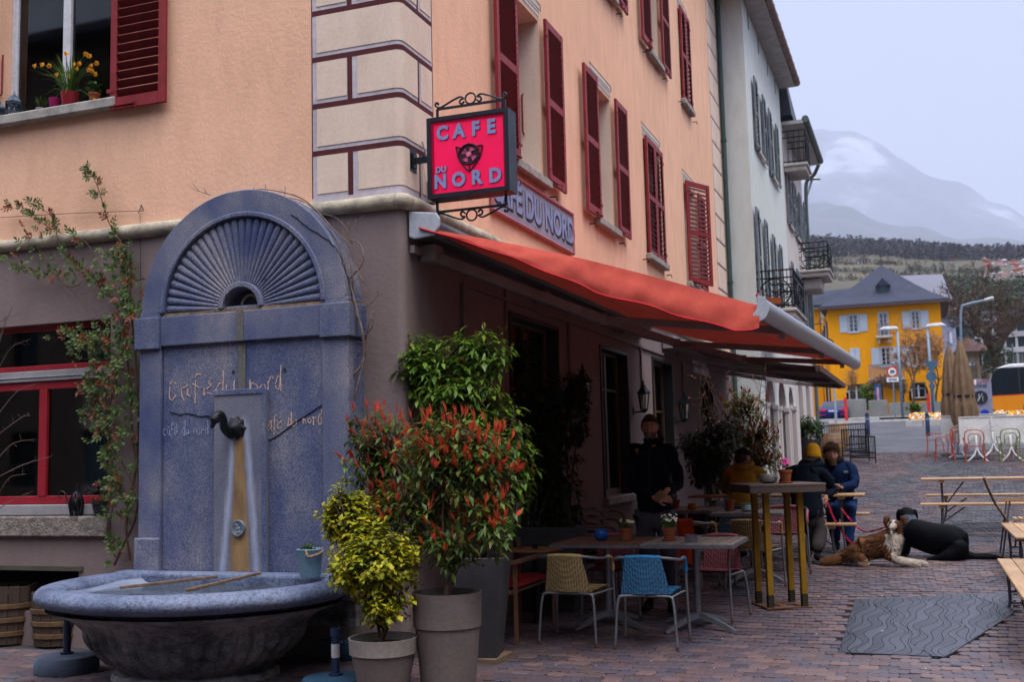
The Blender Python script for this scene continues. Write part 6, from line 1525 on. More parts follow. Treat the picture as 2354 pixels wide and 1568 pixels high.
# ==== plants
twig_m=mat('twig_bark',(.085,.055,.04),.85,scale=20,var=.3,bump=.5)
def branch(m,a,b,r0,r1,bend=.12,n=6):
 a,b=V(*a),V(*b);L_=(b-a).length;mid=(a+b)/2+V(rad(-1,1),rad(-1,1),rad(-.3,.8))*L_*bend
 P=spline([a,mid,b],n);k=len(P);m.tube(P,[r0+(r1-r0)*i/(k-1)for i in range(k)],5);return P
def shrub(t,crown,ell,n,L_,W_,lm,whorl=6,droop=.2,young=None,yfrac=0,yL=.05,bare=None,tw=.004,inner=.35,hub=None,stem=.10):
 """crown: list of hub points the twigs grow from; ell: ellipsoids (centre, radii, weight)"""
 lv,br,yg=M(),M(),M();tot=sum(e_[2]for e_ in ell)
 for i in range(n):
  w=rad(0,tot);
  for c,r,k in ell:
   w-=k
   if w<=0:break
  c=V(*c);d=rdir(.12);q_=rnd.random()**(inner)*rad(.78,1.28)
  p=c+V(d.x*r[0],d.y*r[1],d.z*r[2])*q_
  h=min(crown,key=lambda x:(x-p).length_squared);out=((p-c).normalized()*.7+V(0,0,.55)+V(rad(-.3,.3),rad(-.3,.3),rad(-.2,.3))).normalized()
  if i%3==0:branch(br,h,p,.006,tw*.5,.10,3)
  else:br.tube([p-out*stem,p],tw*.5,4)
  s1=out.orthogonal().normalized();s2_=out.cross(s1);a0=rad(0,6.3)
  for j in range(whorl):
   a=a0+j*2.4;f=j/whorl;bp=p-out*stem*.9*f
   d2=(s1*cos(a)+s2_*sin(a)+out*rad(.15,.7)*(1-f)-V(0,0,droop*(rad(.1,1.8)))).normalized()
   l=L_*rad(.5,1.25);LEAF(lv,bp,d2,V(rad(-.3,.3),rad(-.3,.3),1),l,W_*l/L_*rad(.85,1.1))
  if young and rnd.random()<yfrac and(p-c).z>-.25*r[2]:
   for j in range(rnd.choice((4,5,6))):
    a=j*1.3+a0;d3=(out*1.0+V(0,0,.6)+(s1*cos(a)+s2_*sin(a))*rad(.1,.35)).normalized()
    LEAF(yg,p+out*.01,d3,s1,yL*rad(.6,1.2),yL*.24)
 if n:br.build('branches',twig_m,t,kind='stuff')
 lv.build('foliage',lm,t,kind='stuff')
 if yg.v:yg.build('young_leaves',young,t,kind='stuff')
taupe=mat('taupe_plastic',(.15,.12,.115),.55,scale=4,var=.12,bump=.05);taupe_l=mat('light_taupe_plastic',(.26,.23,.215),.55,scale=4,var=.12,bump=.05)
def planter(t,p,r,h,band,lower,upper,rb=.7):
 m=M();m.lathe([(r*rb,0),(r*.93,h-band),(r*.94,h-band)],40,p,cap0=True);m.build('pot_body',lower,t,smooth=35)
 m=M();m.lathe([(r*.94,h-band-.004),(r*.975,h-band),(r,h-.006),(r*1.005,h),(r*.965,h),(r*.95,h-.05),(r*.93,h-.06)],40,p);m.build('pot_rim',upper,t,smooth=35)
 m=M();m.grid(lambda u,v:p+V(r*.95*v*cos(u*2*pi),r*.95*v*sin(u*2*pi),h-.055+.012*noise.noise(V(u*9,v*9,0))),24,5);m.build('soil',soil,t)
 # 1 yellow-green euonymus in the low pot
p1_=at(882,1568,y=6.55);P1=V(p1_.x,6.55,0);r1=82/2513*6.9
zt1=at(882,1465,y=6.55).z
t=thing('euonymus_bush','yellow green bushy shrub in a low taupe pot at the fountain edge','shrub',P1)
planter(t,P1,r1,zt1,.10,taupe,taupe_l,.66)
euo=leafm('euonymus_leaf',[(.16,.22,.012),(.30,.33,.014),(.46,.39,.018),(.18,.24,.014),(.56,.43,.02),(.13,.18,.012)],.4,.25)
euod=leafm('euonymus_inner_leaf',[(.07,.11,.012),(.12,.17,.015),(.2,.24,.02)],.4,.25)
def pp(X,Y,y):return at(X,Y,y=y)
c1,c2,c3=pp(855,1300,6.5),pp(800,1190,6.65),pp(880,1390,6.5)
hub=[P1+V(0,0,zt1+.05),pp(870,1330,6.5),pp(820,1240,6.6)]
m=M()
for q_ in(c1,c2,c3,pp(930,1330,6.5)):branch(m,P1+V(rad(-.02,.02),0,zt1-.05),q_,.012,.005,.1)
m.build('stems',twig_m,t,kind='stuff')
shrub(t,hub,[(c1,(.27,.22,.21),4),(c2,(.18,.18,.24),2.4),(c3,(.17,.17,.13),1.2),(pp(800,1320,6.45),(.14,.14,.12),.8),(pp(765,1200,6.6),(.06,.09,.10),.3),(pp(845,1215,6.6),(.15,.15,.10),1.1),(pp(920,1290,6.6),(.16,.16,.2),1.5)],1500,.050,.034,euo,6,.05,inner=.5,stem=.06)
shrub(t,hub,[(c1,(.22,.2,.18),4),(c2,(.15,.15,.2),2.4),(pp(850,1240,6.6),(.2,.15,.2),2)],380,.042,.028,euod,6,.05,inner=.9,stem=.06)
# 2 photinia with red shoots in the tall pot
p2_=at(1031,1560,y=6.75);P2=V(p2_.x,6.75,0);r2=82/2513*7.05;zt2=at(1031,1368,y=6.6).z
t=thing('red_tip_photinia','shrub with bright red young shoots in a tall taupe pot in front of the terrace','shrub',P2)
planter(t,P2,r2,zt2,.22,taupe,taupe,.76)
red_l=leafm('red_shoot',[(.62,.06,.03),(.78,.10,.05),(.70,.17,.05),(.8,.07,.09)],.4,.35)
pho=leafm('photinia_leaf',[(.04,.08,.015),(.08,.15,.02),(.13,.19,.025),(.06,.12,.03),(.20,.17,.03)],.35,.3)
tr=P2+V(0,0,zt2-.06);tt=pp(1045,1310,6.75);m=M();m.tube([tr+V(0,0,-.05),tr+V(.005,0,.06),tt],[.034,.028,.024],10)
Bs=[pp(X,Y,yy)for X,Y,yy in((900,1050,6.9),(980,1010,6.8),(1090,1000,6.8),(1170,1130,6.9),(1020,1130,6.7),(930,1180,6.7),(1130,1210,6.7),(860,1130,7.0))]
for q_ in Bs:branch(m,tt+V(rad(-.01,.01),rad(-.01,.01),0),q_,.014,.005,.12)
m.build('trunk',mat('brown_bark',(.11,.075,.055),.85,scale=18,var=.3,bump=.6),t,smooth=True)
shrub(t,Bs+[tt],[(pp(875,1050,7.0),(.27,.2,.34),2.8),(pp(1010,1060,6.8),(.30,.25,.30),3),(pp(1100,1080,6.8),(.26,.22,.30),2.4),(pp(960,1180,6.8),(.34,.22,.25),2.4),(pp(1120,1200,6.75),(.22,.2,.22),1.3),(pp(1030,1260,6.7),(.2,.16,.14),.6),(pp(880,1170,7.0),(.15,.15,.2),.9)],1150,.078,.030,pho,6,.22,young=red_l,yfrac=.62,yL=.09,inner=.5,stem=.08)
# 3 tall laurel in the square tapered planter
anth=mat('anthracite_fibre',(.055,.052,.06),.6,scale=5,var=.2,bump=.2)
def taper_box(t,c,w0,w1,d0,d1,h,mt,rz=0,name='planter_box'):
 R=Matrix.Rotation(rz,3,'Z');m=M();vs=[]
 for z,w,d in((0,w0,d0),(h,w1,d1),(h,w1-.04,d1-.04),(h-.06,w1-.06,d1-.06)):vs+=[V(-w/2,-d/2,z),V(w/2,-d/2,z),V(w/2,d/2,z),V(-w/2,d/2,z)]
 m.add(vs,[(3,2,1,0)]+[(4*i+j,4*i+(j+1)%4,4*i+4+(j+1)%4,4*i+4+j)for i in range(3)for j in range(4)]);m.xf(R,c);m.build(name,mt,t,bevel=.006)
 m=M();m.add([V(-w1/2+.03,-d1/2+.03,h-.055),V(w1/2-.03,-d1/2+.03,h-.055),V(w1/2-.03,d1/2-.03,h-.055),V(-w1/2+.03,d1/2-.03,h-.055)],[(0,1,2,3)]);m.xf(R,c);m.build('soil',soil,t)
P3=V(-3.27,7.95,0);z3=at(1120,1278,y=7.95).z
t=thing('tall_laurel','tall glossy green laurel in a tapered anthracite planter at the house corner','shrub',P3)
taper_box(t,P3,.30,.46,.30,.46,z3,anth,radians(12))
m=M();m.box((P3.x-.2,P3.y-.18,0),(P3.x+.2,P3.y+.2,.04));m.build('wooden_skid',wood('old_skid',(.18,.12,.08),'x',.5),t)
lau=leafm('laurel_leaf',[(.05,.11,.012),(.10,.20,.018),(.16,.27,.025),(.08,.16,.03),(.20,.30,.03)],.32,.3)
lbs=[pp(X,Y,yy)for X,Y,yy in((970,800,7.9),(1060,790,7.9),(1120,800,8.0),(1000,900,7.8),(1100,920,7.8),(1180,960,7.9),(1150,1100,7.8),(1060,1000,7.8))]
m=M();tt=P3+V(0,0,z3-.05)
for q_ in lbs:branch(m,tt+V(rad(-.05,.05),rad(-.05,.05),0),q_,.014,.006,.08)
m.build('stems',twig_m,t,kind='stuff')
shrub(t,lbs,[(pp(975,850,7.9),(.19,.2,.32),2.2),(pp(1095,810,7.95),(.28,.2,.20),1.8),(pp(1050,900,7.9),(.34,.24,.30),2.6),(pp(1120,980,7.9),(.30,.22,.30),2.6),(pp(1165,1080,7.95),(.22,.2,.35),2.4),(pp(1080,1060,7.9),(.25,.2,.25),1),(pp(1140,1215,7.9),(.16,.15,.16),.8)],880,.098,.036,lau,7,.3,young=leafm('laurel_shoot',[(.28,.07,.02),(.36,.10,.03)],.4,.3),yfrac=.10,yL=.06,inner=.45,stem=.07)
# 4 dark evergreens in the trough by the doorway
P4=V(-3.25,10.6,gz(10.6));t=thing('doorway_evergreen','dark climbing evergreen filling the shaded doorway above a long zinc trough','shrub',P4)
a_,b_=at(1165,1240,y=10.2),at(1328,1240,y=10.2)
taper_box(t,V((a_.x+b_.x)/2,10.35,gz(10)),b_.x-a_.x-.1,b_.x-a_.x,.34,.40,at(1240,1212,y=10.2).z-gz(10),mat('dark_zinc_trough',(.045,.05,.06),.6,metal=.2,scale=6),0,'trough')
dkl=leafm('dark_evergreen_leaf',[(.008,.018,.008),(.015,.035,.012),(.025,.05,.018),(.012,.028,.01)],.35,.2)
hubs=[pp(X,Y,10.4)for X,Y in((1240,1180),(1260,1000),(1300,920),(1210,850),(1330,980))]
m=M()
for q_ in hubs:branch(m,V(-3.3,10.35,.7),q_,.015,.008,.06)
m.build('stems',twig_m,t,kind='stuff')
shrub(t,hubs,[(pp(1255,1120,10.3),(.36,.15,.5),3),(pp(1290,950,10.35),(.30,.15,.45),2.6),(pp(1200,850,10.5),(.22,.15,.45),1.6),(pp(1200,1000,10.3),(.2,.15,.5),1.2),(pp(1330,900,10.4),(.12,.12,.2),.5)],950,.10,.036,dkl,7,.4,inner=.6,stem=.07)
# 5 mixed planting beyond the standing man
P5=V(-2.95,15.2,gz(15.2));t=thing('dark_viburnum','dark rounded evergreen bush beside the standing man, in a low trough','shrub',P5)
taper_box(t,P5+V(0,0,0),1.0,1.1,.4,.45,.55,anth,0,'trough');hubs=[P5+V(0,0,.8)]
shrub(t,hubs,[(pp(1640,1050,15),(.45,.35,.45),3),(pp(1600,1020,15.1),(.28,.3,.25),1.2),(pp(1660,990,15.2),(.3,.3,.3),1)],420,.10,.045,dkl,6,.2,inner=.5)
P6=V(-2.35,15.9,gz(15.9));t=thing('red_leaf_pieris','loose shrub with red and yellow green leaves behind the mustard coat, in a woven pot','shrub',P6)
m=M();m.lathe([(.20,0),(.27,.5),(.28,.55),(.24,.55),(.22,.48)],20,P6,cap0=True);m.build('woven_pot',WV['beige'],t,smooth=35)
pie=leafm('pieris_leaf',[(.05,.09,.012),(.11,.14,.02),(.2,.2,.03),(.28,.16,.03),(.07,.11,.02)],.4,.35)
hubs=[pp(1700,1050,15.8),pp(1740,1000,15.8),pp(1720,950,15.9)]
shrub(t,hubs,[(pp(1715,1010,15.8),(.45,.3,.38),3),(pp(1745,1060,15.8),(.32,.3,.25),1.5),(pp(1710,930,15.9),(.35,.3,.28),1.3)],460,.085,.032,pie,6,.25,young=leafm('red_bract',[(.38,.04,.015),(.5,.08,.02)],.5,.3),yfrac=.5,yL=.09,inner=.5)
P7=V(-3.0,17.2,gz(17));t=thing('blossom_twigs','bare shrub with fine pinkish blossoming twigs in front of the far cafe window','shrub',P7);m=M();bl_=M()
for i in range(16):
 q_=pp(rad(1600,1800),rad(830,960),16.6+rad(0,.8));P_=branch(m,P7+V(rad(-.1,.3),rad(-.1,.1),.4),q_,.012,.004,.1)
 for k in range(7):
  s=P_[rnd.randrange(len(P_)//3,len(P_))];e_=s+rdir(.5)*rad(.15,.45);m.tube([s,e_],.003,3)
  for _ in range(5):LEAF(bl_,s.lerp(e_,rad(.3,1.1)),rdir(.3),V(0,0,1),.035,.015)
m.build('twigs',twig_m,t,kind='stuff');bl_.build('buds',leafm('pink_bud',[(.4,.12,.11),(.5,.2,.17)],.6,.3),t,kind='stuff')
P8=at(1862,1045,y=33);P8.z=gz(33);t=thing('potted_box_bush','round green bush in a dark conical pot against the pale pink house','shrub',P8)
m=M();m.lathe([(.22,0),(.36,.7),(.33,.7),(.3,.6)],16,P8,cap0=True);m.build('pot',anth,t,smooth=35);shrub(t,[P8+V(0,0,.9)],[(P8+V(.05,0,1.0),(.40,.4,.42),1)],160,.13,.06,leafm('box_leaf',[(.02,.05,.015),(.04,.09,.02),(.06,.12,.03)]),6,.1)
# ==== climbing rose left of the fountain
ry=YL-.06;rp=lambda X,Y,d=0:at(X,Y,y=ry-d)
t=thing('climbing_rose','climbing rose with small red tinged leaves trained up the mauve wall left of the fountain','climber',rp(300,1310));st_=M();lv=M();rl=M()
stems=[([(262,1300),(285,1250),(312,1190),(318,1100),(305,1010),(300,900),(290,800),(278,720),(240,660),(190,620),(140,570),(120,500),(80,470)],.012),([(300,1290),(290,1200),(312,1080),(318,950),(312,820),(300,700),(300,620),(285,570),(250,510),(225,430),(205,390)],.011),([(318,1150),(290,1080),(255,1020),(250,950),(265,880),(285,800),(265,700),(215,640),(160,660),(110,610),(80,560)],.008),([(312,1180),(285,1150),(262,1130),(258,1080),(250,1020),(232,980),(215,940),(225,890)],.006),([(265,1280),(250,1240),(262,1150),(270,1110),(252,1060)],.007),([(300,700),(250,650),(200,560),(150,540),(110,520),(60,480),(25,480)],.005),([(312,900),(330,870),(345,855),(362,848)],.003),([(316,980),(330,935),(338,932)],.003),([(200,700),(130,640),(70,630),(40,620)],.004),([(280,800),(230,790),(190,780),(160,770)],.005),([(290,850),(240,870),(210,890),(175,900)],.005),([(262,1300),(275,1265),(262,1240)],.004)]
rose=leafm('rose_leaf',[(.05,.10,.025),(.08,.15,.03),(.12,.18,.04),(.06,.12,.035),(.16,.13,.04)],.45,.3);rosr=leafm('rose_young_leaf',[(.2,.05,.025),(.28,.07,.03),(.16,.08,.03)],.45,.3)
def leaflet_spray(c,s,mleaf):
 d=V(rad(-1,1),rad(-.8,.1),rad(-.3,1)).normalized();L_=rad(.05,.09)
 st_.tube([c,c+d*L_],.0012,3);side=d.cross(V(0,-1,0)).normalized()
 for k in range(5):
  f=(1,.75,.75,.4,.4)[k];sg_=(0,1,-1,1,-1)[k];LEAF(mleaf,c+d*L_*f,(d*.6+side*sg_*.9+V(0,-.2,-.1)).normalized(),V(0,-1,.4),s*1.25,s*.75)
for pts,r in stems:
 P_=spline([rp(X,Y,rad(0,.05))for X,Y in pts],6);n=len(P_);st_.tube(P_,[r*(1-.75*i/n)for i in range(n)],6)
 for i in range(n):
  f=i/n
  if rnd.random()<(.15 if f<.3 else.6):
   for _ in range(1 if f<.4 else 2):leaflet_spray(P_[i]+V(0,-.01,0),rad(.025,.042),rl if rnd.random()<.22 else lv)
for(X,Y,rx,rz_,n)in((285,640,40,60,60),(240,800,75,55,120),(265,880,55,60,90),(240,960,50,55,100),(300,700,25,60,50),(200,790,40,25,40),(275,1130,35,70,55),(270,600,45,30,40),(75,560,45,30,22),(150,620,60,40,24),(290,1000,25,60,30)):
 for _ in range(int(n*.6)):
  c=rp(X+rnd.gauss(0,rx*.5),Y+rnd.gauss(0,rz_*.5),rad(.0,.12));leaflet_spray(c,rad(.026,.042),rl if rnd.random()<.2 else lv)
st_.build('stems',mat('rose_stem',(.10,.055,.035),.7,scale=15),t,kind='stuff');lv.build('foliage',rose,t,kind='stuff');rl.build('young_leaves',rosr,t,kind='stuff')
# bare vine right of the fountain
t=thing('bare_vine','leafless woody vine climbing between the fountain and the house corner, over the arch','climber',(-4.05,7.7,.5));m=M();vp=lambda X,Y,d=0:at(X,Y,y=7.66-d)
for pts,r in[([(790,1130),(800,1080),(792,1000),(790,940),(800,880),(835,830),(832,760),(815,700),(808,620),(790,560),(760,520),(715,470),(680,450),(620,436),(580,436)],.013),([(797,1120),(810,1060),(798,980),(820,900),(838,820),(828,740),(800,640),(780,560),(740,500),(700,465),(655,452)],.011),([(820,820),(840,780),(850,740),(862,700)],.006),([(835,780),(858,745),(856,720)],.005),([(805,640),(835,600),(825,560),(795,545),(815,520),(818,505)],.006),([(830,720),(870,680),(865,672)],.004),([(792,1000),(770,960),(755,920),(750,890)],.004),([(795,960),(775,930),(760,915)],.003),([(800,640),(780,610),(760,600),(745,580)],.004),([(810,560),(790,520),(770,500),(735,490)],.005),([(835,650),(810,600),(800,560),(770,530)],.005),([(780,1040),(765,1000),(760,985)],.003),([(486,448),(460,440),(450,436)],.004)]:
 P_=spline([vp(X+rad(-2,2),Y,rad(0,.07))for X,Y in pts],5);n=len(P_);m.tube(P_,[r*(1-.7*i/n)for i in range(n)],6)
 for i in range(2,n,4):d=V(rad(-1,1),rad(-.6,0),rad(-.2,1)).normalized();m.tube([P_[i],P_[i]+d*rad(.03,.10)],.0022,4)
m.build('vine_wood',mat('grey_vine_bark',(.20,.145,.12),.85,scale=25,var=.3,bump=.6),t,smooth=True,kind='stuff')
# thin bare twigs at the left edge
t=thing('bare_branches','thin bare budding branches crossing the lower left window from the left edge','shrub',at(0,1300,y=7.3));m=M();lf=M();bp_=lambda X,Y:at(X,Y,y=7.25)
for pts in[[(-30,1300),(-10,1100),(-5,900),(0,780),(12,735)],[(-10,1100),(40,1075),(80,1060),(118,1050)],[(-10,1060),(30,1020),(80,1010)],[(-20,1180),(30,1150),(75,1130)],[(-20,1230),(20,1215),(60,1200)],[(-10,960),(40,900),(90,880)],[(-5,1000),(50,960),(70,955)],[(-10,860),(25,800),(70,780)],[(0,740),(20,728),(50,722)],[(-10,1150),(20,1100),(60,1090)],[(-10,820),(10,750),(30,700)]]:
 P_=spline([bp_(X,Y)for X,Y in pts],5);n=len(P_);m.tube(P_,[.0045*(1-.7*i/n)for i in range(n)],5)
 for i in range(1,n,2):
  d=V(rad(-1,1),rad(-.3,.3),rad(-.4,1)).normalized();m.tube([P_[i],P_[i]+d*rad(.02,.07)],.0014,3)
  if rnd.random()<.5:LEAF(lf,P_[i],d,V(0,-1,0),.014,.007)
m.build('branches',mat('pinkish_twig',(.16,.10,.09),.8),t,kind='stuff');lf.build('buds',leafm('yellow_bud',[(.3,.28,.06),(.2,.22,.05)]),t,kind='stuff')
# ==== people and dogs
def skin_mesh(chains,sub=2,root=0):
 """one continuous surface grown round a skeleton: chains of (point, radius); equal points join"""
 idx={};vs=[];rs=[];es=[]
 for ch in chains:
  prev=None
  for p,r in ch:
   k=tuple(round(c,4)for c in p)
   if k not in idx:idx[k]=len(vs);vs.append(V(*p));rs.append(r if isinstance(r,tuple)else(r,r))
   i=idx[k]
   if prev is not None and prev!=i:es.append((prev,i))
   prev=i
 me=D.meshes.new('sk');me.from_pydata(vs,es,[]);o=D.objects.new('sk',me);COL.objects.link(o)
 sk=o.modifiers.new('s','SKIN');sk.use_smooth_shade=True
 for i,v in enumerate(me.skin_vertices[0].data):v.radius=rs[i];v.use_root=(i==root)
 sb=o.modifiers.new('b','SUBSURF');sb.levels=sb.render_levels=sub
 bpy.context.view_layer.update();ev=o.evaluated_get(bpy.context.evaluated_depsgraph_get());m2=ev.to_mesh()
 V_=[v.co.copy()for v in m2.vertices];F_=[tuple(p.vertices)for p in m2.polygons];ev.to_mesh_clear();D.objects.remove(o);D.meshes.remove(me)
 return V_,F_
def head_geo(c,yaw,pitch,s=1.0,roll=0):
 """head with brow, nose, lips, chin and ears; faces -Y before turning; c = centre between the ears"""
 m=M();nu,nv=36,28
 def f(u,v):
  a=2*pi*u;t=pi*v
  x,y,z=sin(t)*sin(a),-sin(t)*cos(a),cos(t)
  p=V(x*.076,y*.098,z*.118)
  if z<0:k=1-.30*(-z)**1.4;p.x*=k;p.y=p.y*(1-.12*(-z))-.012*(-z)
  fr=max(0,-y)
  g=lambda px,pz,sx,sz:exp(-((p.x-px)/sx)**2-((p.z-pz)/sz)**2)*(1 if y<-.2 else 0)
  p.y-=.030*g(0,-.022,.012,.016)+.016*g(0,.005,.009,.022)
  p.y+=.011*(g(.031,.010,.016,.012)+g(-.031,.010,.016,.012))
  p.y-=.006*(g(.03,.030,.024,.008)+g(-.03,.030,.024,.008))
  p.y-=.007*g(0,-.058,.022,.007)+.004*g(0,-.069,.018,.006);p.y+=.006*g(0,-.0635,.02,.0025)
  p.y-=.010*g(0,-.096,.022,.016);p.x+=.004*(g(.045,-.02,.015,.02)-g(-.045,-.02,.015,.02))
  return p
 m.grid(f,nu,nv)
 for s_ in(-1,1):
  st=len(m.v);m.ball((0,0,0),.03,8,6,(.35,.7,1.1));m.xf(Matrix.Rotation(.35*s_,3,'Z'),(s_*.078,.01,0),st)
 R=Matrix.Rotation(yaw,3,'Z')@Matrix.Rotation(pitch,3,'X')@Matrix.Rotation(roll,3,'Y')
 m.v=[tuple(R@(V(*v)*s)+V(*c))for v in m.v];return m,R
def hand_chains(w,d,up,s=1.0,curl=.5,side=1):
 """palm and five separate bent fingers from wrist w along d; up = back of the hand"""
 d=V(*d).normalized();up=V(*up);x=d.cross(up).normalized();up=x.cross(d).normalized();x=x*side;out=[]
 pc=w+d*.045*s
 out.append([(w,.024*s),(pc,(.034*s,.017*s))])
 for i,(off,L_)in enumerate(((-.030,.062),(-.010,.075),(.010,.080),(.030,.072))):
  k=w+d*.085*s+x*off*s;a=curl;p1=k+(d*cos(a)-up*sin(a))*L_*.5*s;p2_=p1+(d*cos(a*2.2)-up*sin(a*2.2))*L_*.32*s;p3=p2_+(d*cos(a*3)-up*sin(a*3))*L_*.25*s
  out.append([(pc,(.034*s,.017*s)),(k,.0105*s),(p1,.009*s),(p2_,.008*s),(p3,.0065*s)])
 t0=w+d*.03*s+x*.028*s;t1=t0+(d*.6+x*.7-up*.3).normalized()*.04*s;t2=t1+(d*.9+x*.1-up*.3).normalized()*.03*s
 out.append([(pc,(.034*s,.017*s)),(t0,.013*s),(t1,.011*s),(t2,.009*s)])
 return out
def skinm(name,col):
 if name in MC:return MC[name]
 m_=mat(name,col,.5,var=.12,scale=20,bump=.15,bscale=200);b=m_.node_tree.nodes['Principled BSDF'];b.inputs['Subsurface Weight'].default_value=.1;b.inputs['Subsurface Radius'].default_value=(.02,.008,.004);return m_
def cloth(name,col,q=None,bump=.5,scale=6):return mat(name,col,.85,spec=.06,var=.2,scale=scale,bump=bump,bscale=18,dist=.02)
def put(t,name,parts,mt,smooth=True):
 """join evaluated pieces into one mesh"""
 m=M()
 for v,f in parts:m.add(v,f)
 return m.build(name,mt,t,smooth=smooth)
def eyes(t,c,R,s,iris=(.03,.018,.01)):
 for sx_ in(-1,1):
  e_=V(*c)+R@(V(sx_*.030,-.0835,.008)*s);m=M();m.ball(e_,.0115*s,10,8);o=m.build('eye',mat('eye_white',(.5,.48,.45),.2,bump=0),t,smooth=True)
  q_=e_+R@(V(0,-.0095,0)*s);m=M();m.ball(q_,.0055*s,8,6);m.build('iris',mat('iris',iris,.1,bump=0),o,smooth=True)
  b=V(*c)+R@(V(sx_*.032,-.094,.031)*s);m=M();m.bar(b+R@V(-.016*s,.003,0),b+R@V(.016*s,.003,0),.006*s,.006*s);m.build('eyebrow',mat('brow_hair',(.05,.035,.03),.9),t)
def hair_cap(t,c,R,s,mt,z0=.02,thick=.010,back=-.06,n=900,L_=.03,curl=0.0,name='hair',rear_only=False,top=True):
 """tufts rooted all over the scalp"""
 m=M()
 m0=M();
 def f(u,v):
  a=2*pi*u;tt=pi*(.60+.14*max(0,-cos(a)))*v;x,y,z=sin(tt)*sin(a),-sin(tt)*cos(a),cos(tt)
  k=1+thick/.09;fr=max(0,-y);lim=.022+.05*fr
  p=V(x*.078*k,y*.100*k+.004,z*.12*k);
  if p.z<lim and y<-.15:p.z=max(p.z,lim);
  return p
 m.grid(f,28,14)
 for i in range(n):
  a=rad(0,2*pi);tt=math.acos(rad(-.35,1));x,y,z=sin(tt)*sin(a),-sin(tt)*cos(a),cos(tt)
  p=V(x*.080,y*.102+.003,z*.122)
  if y<-.1 and p.z<.062:continue
  if p.z<back:continue
  if abs(x)>.8 and-.4<y<.25 and p.z<.02:continue
  nn=V(x,y,z+.15).normalized();tg=nn.cross(V(rad(-1,1),rad(-1,1),rad(-1,1))).normalized()
  l=L_*rad(.6,1.3)
  if curl:
   P_=[p+nn*l*k/5*1.0+(tg*cos(k*1.6)+nn.cross(tg)*sin(k*1.6))*curl*(k/5)for k in range(6)];m.tube(P_,[.0055,.0055,.005,.0045,.003,.0015],4)
  else:m.add([p-tg*.006,p+tg*.006,p+nn*l*.5+V(0,0,-.3*l)+tg*.003,p+nn*l*.6+V(0,.3*l,-.7*l)],[(0,1,2),(0,2,3)])
 m.v=[tuple(R@(V(*v)*s)+V(*c))for v in m.v];return m.build(name,mt,t,smooth=True)
def person(label,base):return thing('person',label,'person',base)
def jacket(t,pel,chest,neck,shL,shR,elL,elR,wrL,wrR,mt,bulk=1.0,hip=None,name='jacket',extra=()):
 b=bulk;mid=(V(*pel)+V(*chest))/2
 ch=[[(pel,(.185*b,.145*b)),(mid,(.165*b,.13*b)),(chest,(.18*b,.13*b)),(V(*chest).lerp(V(*neck),.6),(.13*b,.11*b)),(neck,(.085,.085))]]
 if hip:ch[0].insert(0,(hip,(.19*b,.15*b)))
 for sh,el,wr in((shL,elL,wrL),(shR,elR,wrR)):
  up_=V(*chest).lerp(V(*sh),.5)+V(0,0,.02);ch.append([(chest,(.18*b,.13*b)),(up_,.10*b),(sh,.078*b),(V(*sh).lerp(V(*el),.5),.066*b),(el,.058*b),(V(*el).lerp(V(*wr),.5),.052*b),(wr,.042*b)])
 for e_ in extra:ch.append(e_)
 v,f=skin_mesh(ch,2)
 v=[p+V(rad(-1,1),rad(-1,1),rad(-1,1))*.0+V(0,0,0)+p.normalized()*0 for p in v]
 v2=[]
 for p in v:
  n1=noise.noise(V(p.x*8,p.y*8,p.z*14))*.022+noise.noise(p*24)*.009;c_=V(*chest);d=V(p.x-c_.x,p.y-c_.y,0);d=d.normalized()if d.length>1e-4 else d;v2.append(p+d*n1)
 return put(t,name,[(v2,f)],mt)
def legs(t,pel,joints,mt,r=(.105,.088,.062,.052),name='trousers',fold=True):
 ch=[];pel=V(*pel)
 for hp,kn,an in joints:ch.append([(pel,.13),(hp,r[0]),(V(*hp).lerp(V(*kn),.5),r[1]*1.02),(kn,r[1]*.9),(V(*kn).lerp(V(*an),.5),r[2]*1.1),(an,r[3])])
 v,f=skin_mesh(ch,2);v=[p+V(noise.noise(p*14+V(3,0,0)),noise.noise(p*14),0)*.010 for p in v];return put(t,name,[(v,f)],mt)
def shoe(t,a,d,mt,s=1.0):
 a=V(*a);d=V(*d).normalized();v,f=skin_mesh([[(a+V(0,0,.03),.045*s),(a+V(0,0,-.03)+d*.01,.048*s),(a+d*.09*s+V(0,0,-.045),(.045*s,.035*s)),(a+d*.17*s+V(0,0,-.055),(.04*s,.026*s))]],2)
 m=M();m.add(v,f);m.v=[(x,y,max(z,a.z-.085))for x,y,z in m.v];return m.build('shoe',mt,t,smooth=True)
skA=skinm('ruddy_skin',(.46,.22,.15));skB=skinm('tan_skin',(.42,.21,.14));navy=cloth('navy_coat',(.004,.006,.018));navy2=cloth('dark_navy_parka',(.006,.009,.018));bluej=cloth('blue_jacket',(.006,.018,.065));mustc=cloth('mustard_coat',(.36,.21,.02));greyt=cloth('grey_trousers',(.07,.065,.085));bluet=cloth('blue_jeans',(.012,.035,.12));blk=cloth('black_shoe',(.012,.012,.015));
